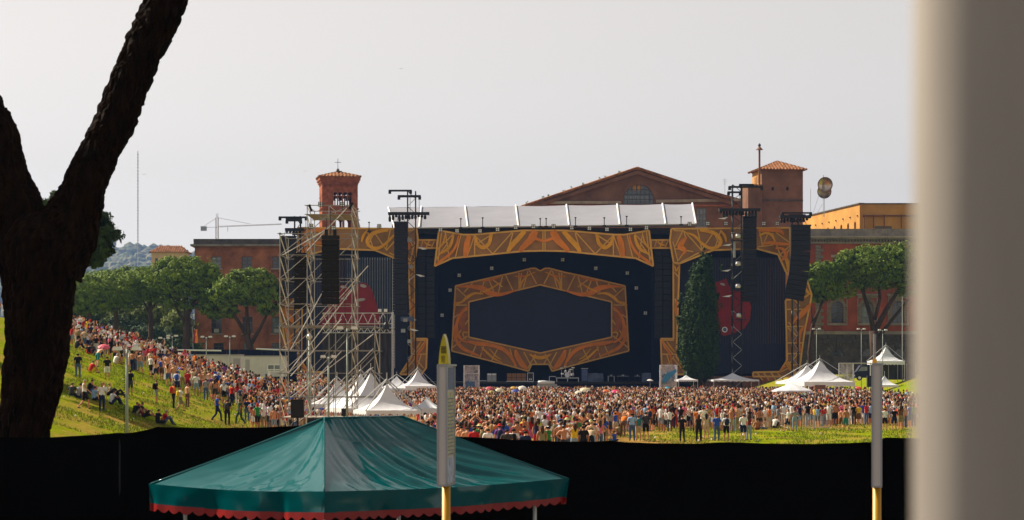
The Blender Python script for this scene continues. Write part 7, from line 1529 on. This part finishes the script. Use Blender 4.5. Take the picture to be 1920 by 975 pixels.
def crowd(name, spots, label, seed):
    g = np.random.default_rng(seed); T = [low_person(k) for k in range(4)]; AV = []; AF = []; AC = []; off = 0
    names = ['white','black','dark grey','grey','red','dark red','orange','yellow','green','light blue','blue','navy','pink','beige','purple','lime']; wts = np.array([17,5,3,2.5,4.5,2,2.2,1.4,.8,4.5,2.6,2.2,3,2,1.2,.5]); wts = wts/wts.sum()
    bn = ['navy','black','denim blue','khaki','beige','white','dark grey','pale denim']; sk = np.array(SK); hn = np.array([HR['black'],HR['brown'],HR['brown'],HR['blond'],HR['grey'],CL['white'],CL['red'],CL['beige']])
    for x, y in spots:
        V, Fc, Rl = T[g.choice(4, p=[.52,.17,.15,.16])]; a = g.normal(0, .6); s = g.uniform(.86, 1.12); c, si = math.cos(a)*s, math.sin(a)*s; z = ground_z(x, y)
        P = np.empty_like(V); P[:, 0] = x+V[:, 0]*c-V[:, 1]*si; P[:, 1] = y+V[:, 0]*si+V[:, 1]*c; P[:, 2] = z+V[:, 2]*s
        skc = sk[g.integers(len(sk))]*g.uniform(.85, 1.1); top = skc if g.random() < .22 else np.array(CL[names[g.choice(16, p=wts)]])*g.uniform(.8, 1.0); bot = np.array(CL[bn[g.integers(8)]]); leg = skc if g.random() < .6 else bot
        pal = np.array([skc, top, bot, hn[g.choice(8, p=[.29,.24,.18,.08,.05,.08,.04,.04])], leg]); AV.append(P); AF.append(Fc+off); AC.append(pal[Rl]); off += len(V)
    V = np.concatenate(AV).astype(np.float32); Fa = np.concatenate(AF).astype(np.int32); C = np.concatenate(AC)
    me = bpy.data.meshes.new(name); me.vertices.add(len(V)); me.loops.add(len(Fa)*4); me.polygons.add(len(Fa)); me.vertices.foreach_set('co', V.ravel()); me.loops.foreach_set('vertex_index', Fa.ravel()); me.polygons.foreach_set('loop_start', np.arange(0, len(Fa)*4, 4, dtype=np.int32)); me.polygons.foreach_set('use_smooth', [True]*len(Fa))
    at = me.color_attributes.new('tone', 'FLOAT_COLOR', 'POINT'); at.data.foreach_set('color', np.concatenate([C, np.ones((len(C), 1))], 1).astype(np.float32).ravel()); me.materials.append(mat('crowd_cloth', (1, 1, 1), .8, var=.06, scale=6, attr='tone', spec=.15)); me.update(calc_edges=True)
    o = bpy.data.objects.new(name, me); COL.objects.link(o); tag(o, label, 'crowd', kind='stuff')
far = []; gg = random.Random(33); cell = {}
def free(x, y, r):
    i, j = int(x/1.0), int(y/1.0)
    for a in (-1, 0, 1):
        for b in (-1, 0, 1):
            for (u, v) in cell.get((i+a, j+b), ()):
                if (u-x)**2+(v-y)**2 < r*r: return False
    cell.setdefault((i, j), []).append((x, y)); return True
for x, y in TAKEN: cell.setdefault((int(x/1.0), int(y/1.0)), []).append((x, y))
for k in range(26000):
    d = gg.uniform(160, 386); lim = 860*d/F
    x = gg.uniform(-lim*.62, lim*.92); px = CX+x*F/d
    if px < 470 or px > 1730: continue
    if d < front_d(px)+(12 if 1130 < px else 0): continue
    if px < 850 and d < 165: continue
    if 590 < px < 812 and 110 < d < 180: continue
    if 715 < px < 830 and 294 < d < 318: continue
    if 1478 < px < 1612 and 262 < d < 292: continue
    if (1236 < px < 1272 or 868 < px < 902) and 373 < d < 380: continue
    if px < 560 and ground_z(x, d) > 1.6: continue
    if d > 250 and x > 46: continue
    if noise.noise((x*.16, d*.08, 2)) > (-.12 if d < 225 else -.42) and free(x, d, .56 if d < 260 else .72): far.append((x, d))
crowd('crowd', REST+far, 'dense summer crowd filling the field before the stage', 7)
# scraps of litter on the grass
b = MB(); g = random.Random(2)
for k in range(30):
    px, py = (g.uniform(110, 480), g.uniform(700, 800)) if k < 15 else (g.uniform(1140, 1690), g.uniform(800, 830))
    x, d = hit(px, py)
    if d > 300: continue
    z = ground_z(x, d)+.03; s = g.uniform(.02, .07); b.add([(x-s, d-s, z), (x+s, d-s*.6, z+.04), (x+s*.8, d+s, z+.02), (x-s*.7, d+s, z+.08), (x, d, z+.11)], [(0, 1, 4), (1, 2, 4), (2, 3, 4), (3, 0, 4)])
tag(b.build('litter', MT['white_paint']), 'scraps of white paper litter scattered over the grass', 'litter', kind='stuff')
# grass blades on the lawn that shows
gn = np.random.default_rng(9); PT = []
while len(PT) < 42000:
    px = gn.uniform(95, 500) if gn.random() < .55 else gn.uniform(1120, 1710); d = gn.uniform(118, 200); x = wx(px, d)
    if px < 600 and HY+(CH-ground_z(x, d))*F/d < 640: continue
    if noise.noise((x*.35, d*.17, 6))+.5*noise.noise((x*1.1, d*.6, 2)) < -.12: continue
    PT.append((x, d, ground_z(x, d)))
PT = np.array(PT); N = len(PT); a = gn.uniform(0, 6.283, N); h = gn.uniform(.05, .16, N); w = gn.uniform(.02, .05, N); l = gn.normal(0, .05, (N, 2))
V = np.stack([PT+np.stack([np.cos(a)*w, np.sin(a)*w, -0*a-.02], 1), PT-np.stack([np.cos(a)*w, np.sin(a)*w, 0*a+.02], 1), PT+np.stack([l[:, 0], l[:, 1], h], 1)], 1).reshape(-1, 3).astype(np.float32)
me = bpy.data.meshes.new('grass'); me.vertices.add(3*N); me.loops.add(3*N); me.polygons.add(N); me.vertices.foreach_set('co', V.ravel()); me.loops.foreach_set('vertex_index', np.arange(3*N, dtype=np.int32)); me.polygons.foreach_set('loop_start', np.arange(0, 3*N, 3, dtype=np.int32))
tn = np.repeat(gn.uniform(.6, 1.25, N), 3); at = me.color_attributes.new('tone', 'FLOAT_COLOR', 'POINT'); at.data.foreach_set('color', np.stack([tn, tn, tn, np.ones_like(tn)], 1).astype(np.float32).ravel())
me.materials.append(leaf_mat('grass_blade', (.10, .165, .006), (.20, .22, .010), .3)); me.update(calc_edges=True)
o = bpy.data.objects.new('grass', me); COL.objects.link(o); tag(o, 'short trampled grass on the slope and the lawn', 'grass', kind='stuff')
# ---------------------------------------------------------------- haze
hm = bpy.data.materials.new('haze'); hm.use_nodes = True; t_ = hm.node_tree; t_.nodes.remove(t_.nodes['Principled BSDF'])
pv = t_.nodes.new('ShaderNodeVolumePrincipled'); pv.inputs['Color'].default_value = (.28, .50, 1.0, 1); pv.inputs['Density'].default_value = .00006; pv.inputs['Anisotropy'].default_value = .2
t_.links.new(pv.outputs[0], t_.nodes['Material Output'].inputs['Volume'])
hz = MB().box((-5200, -400, -1.5), (5200, 5200, 345)).build('haze', hm); tag(hz, 'thin summer haze over the whole field', 'haze', kind='stuff')
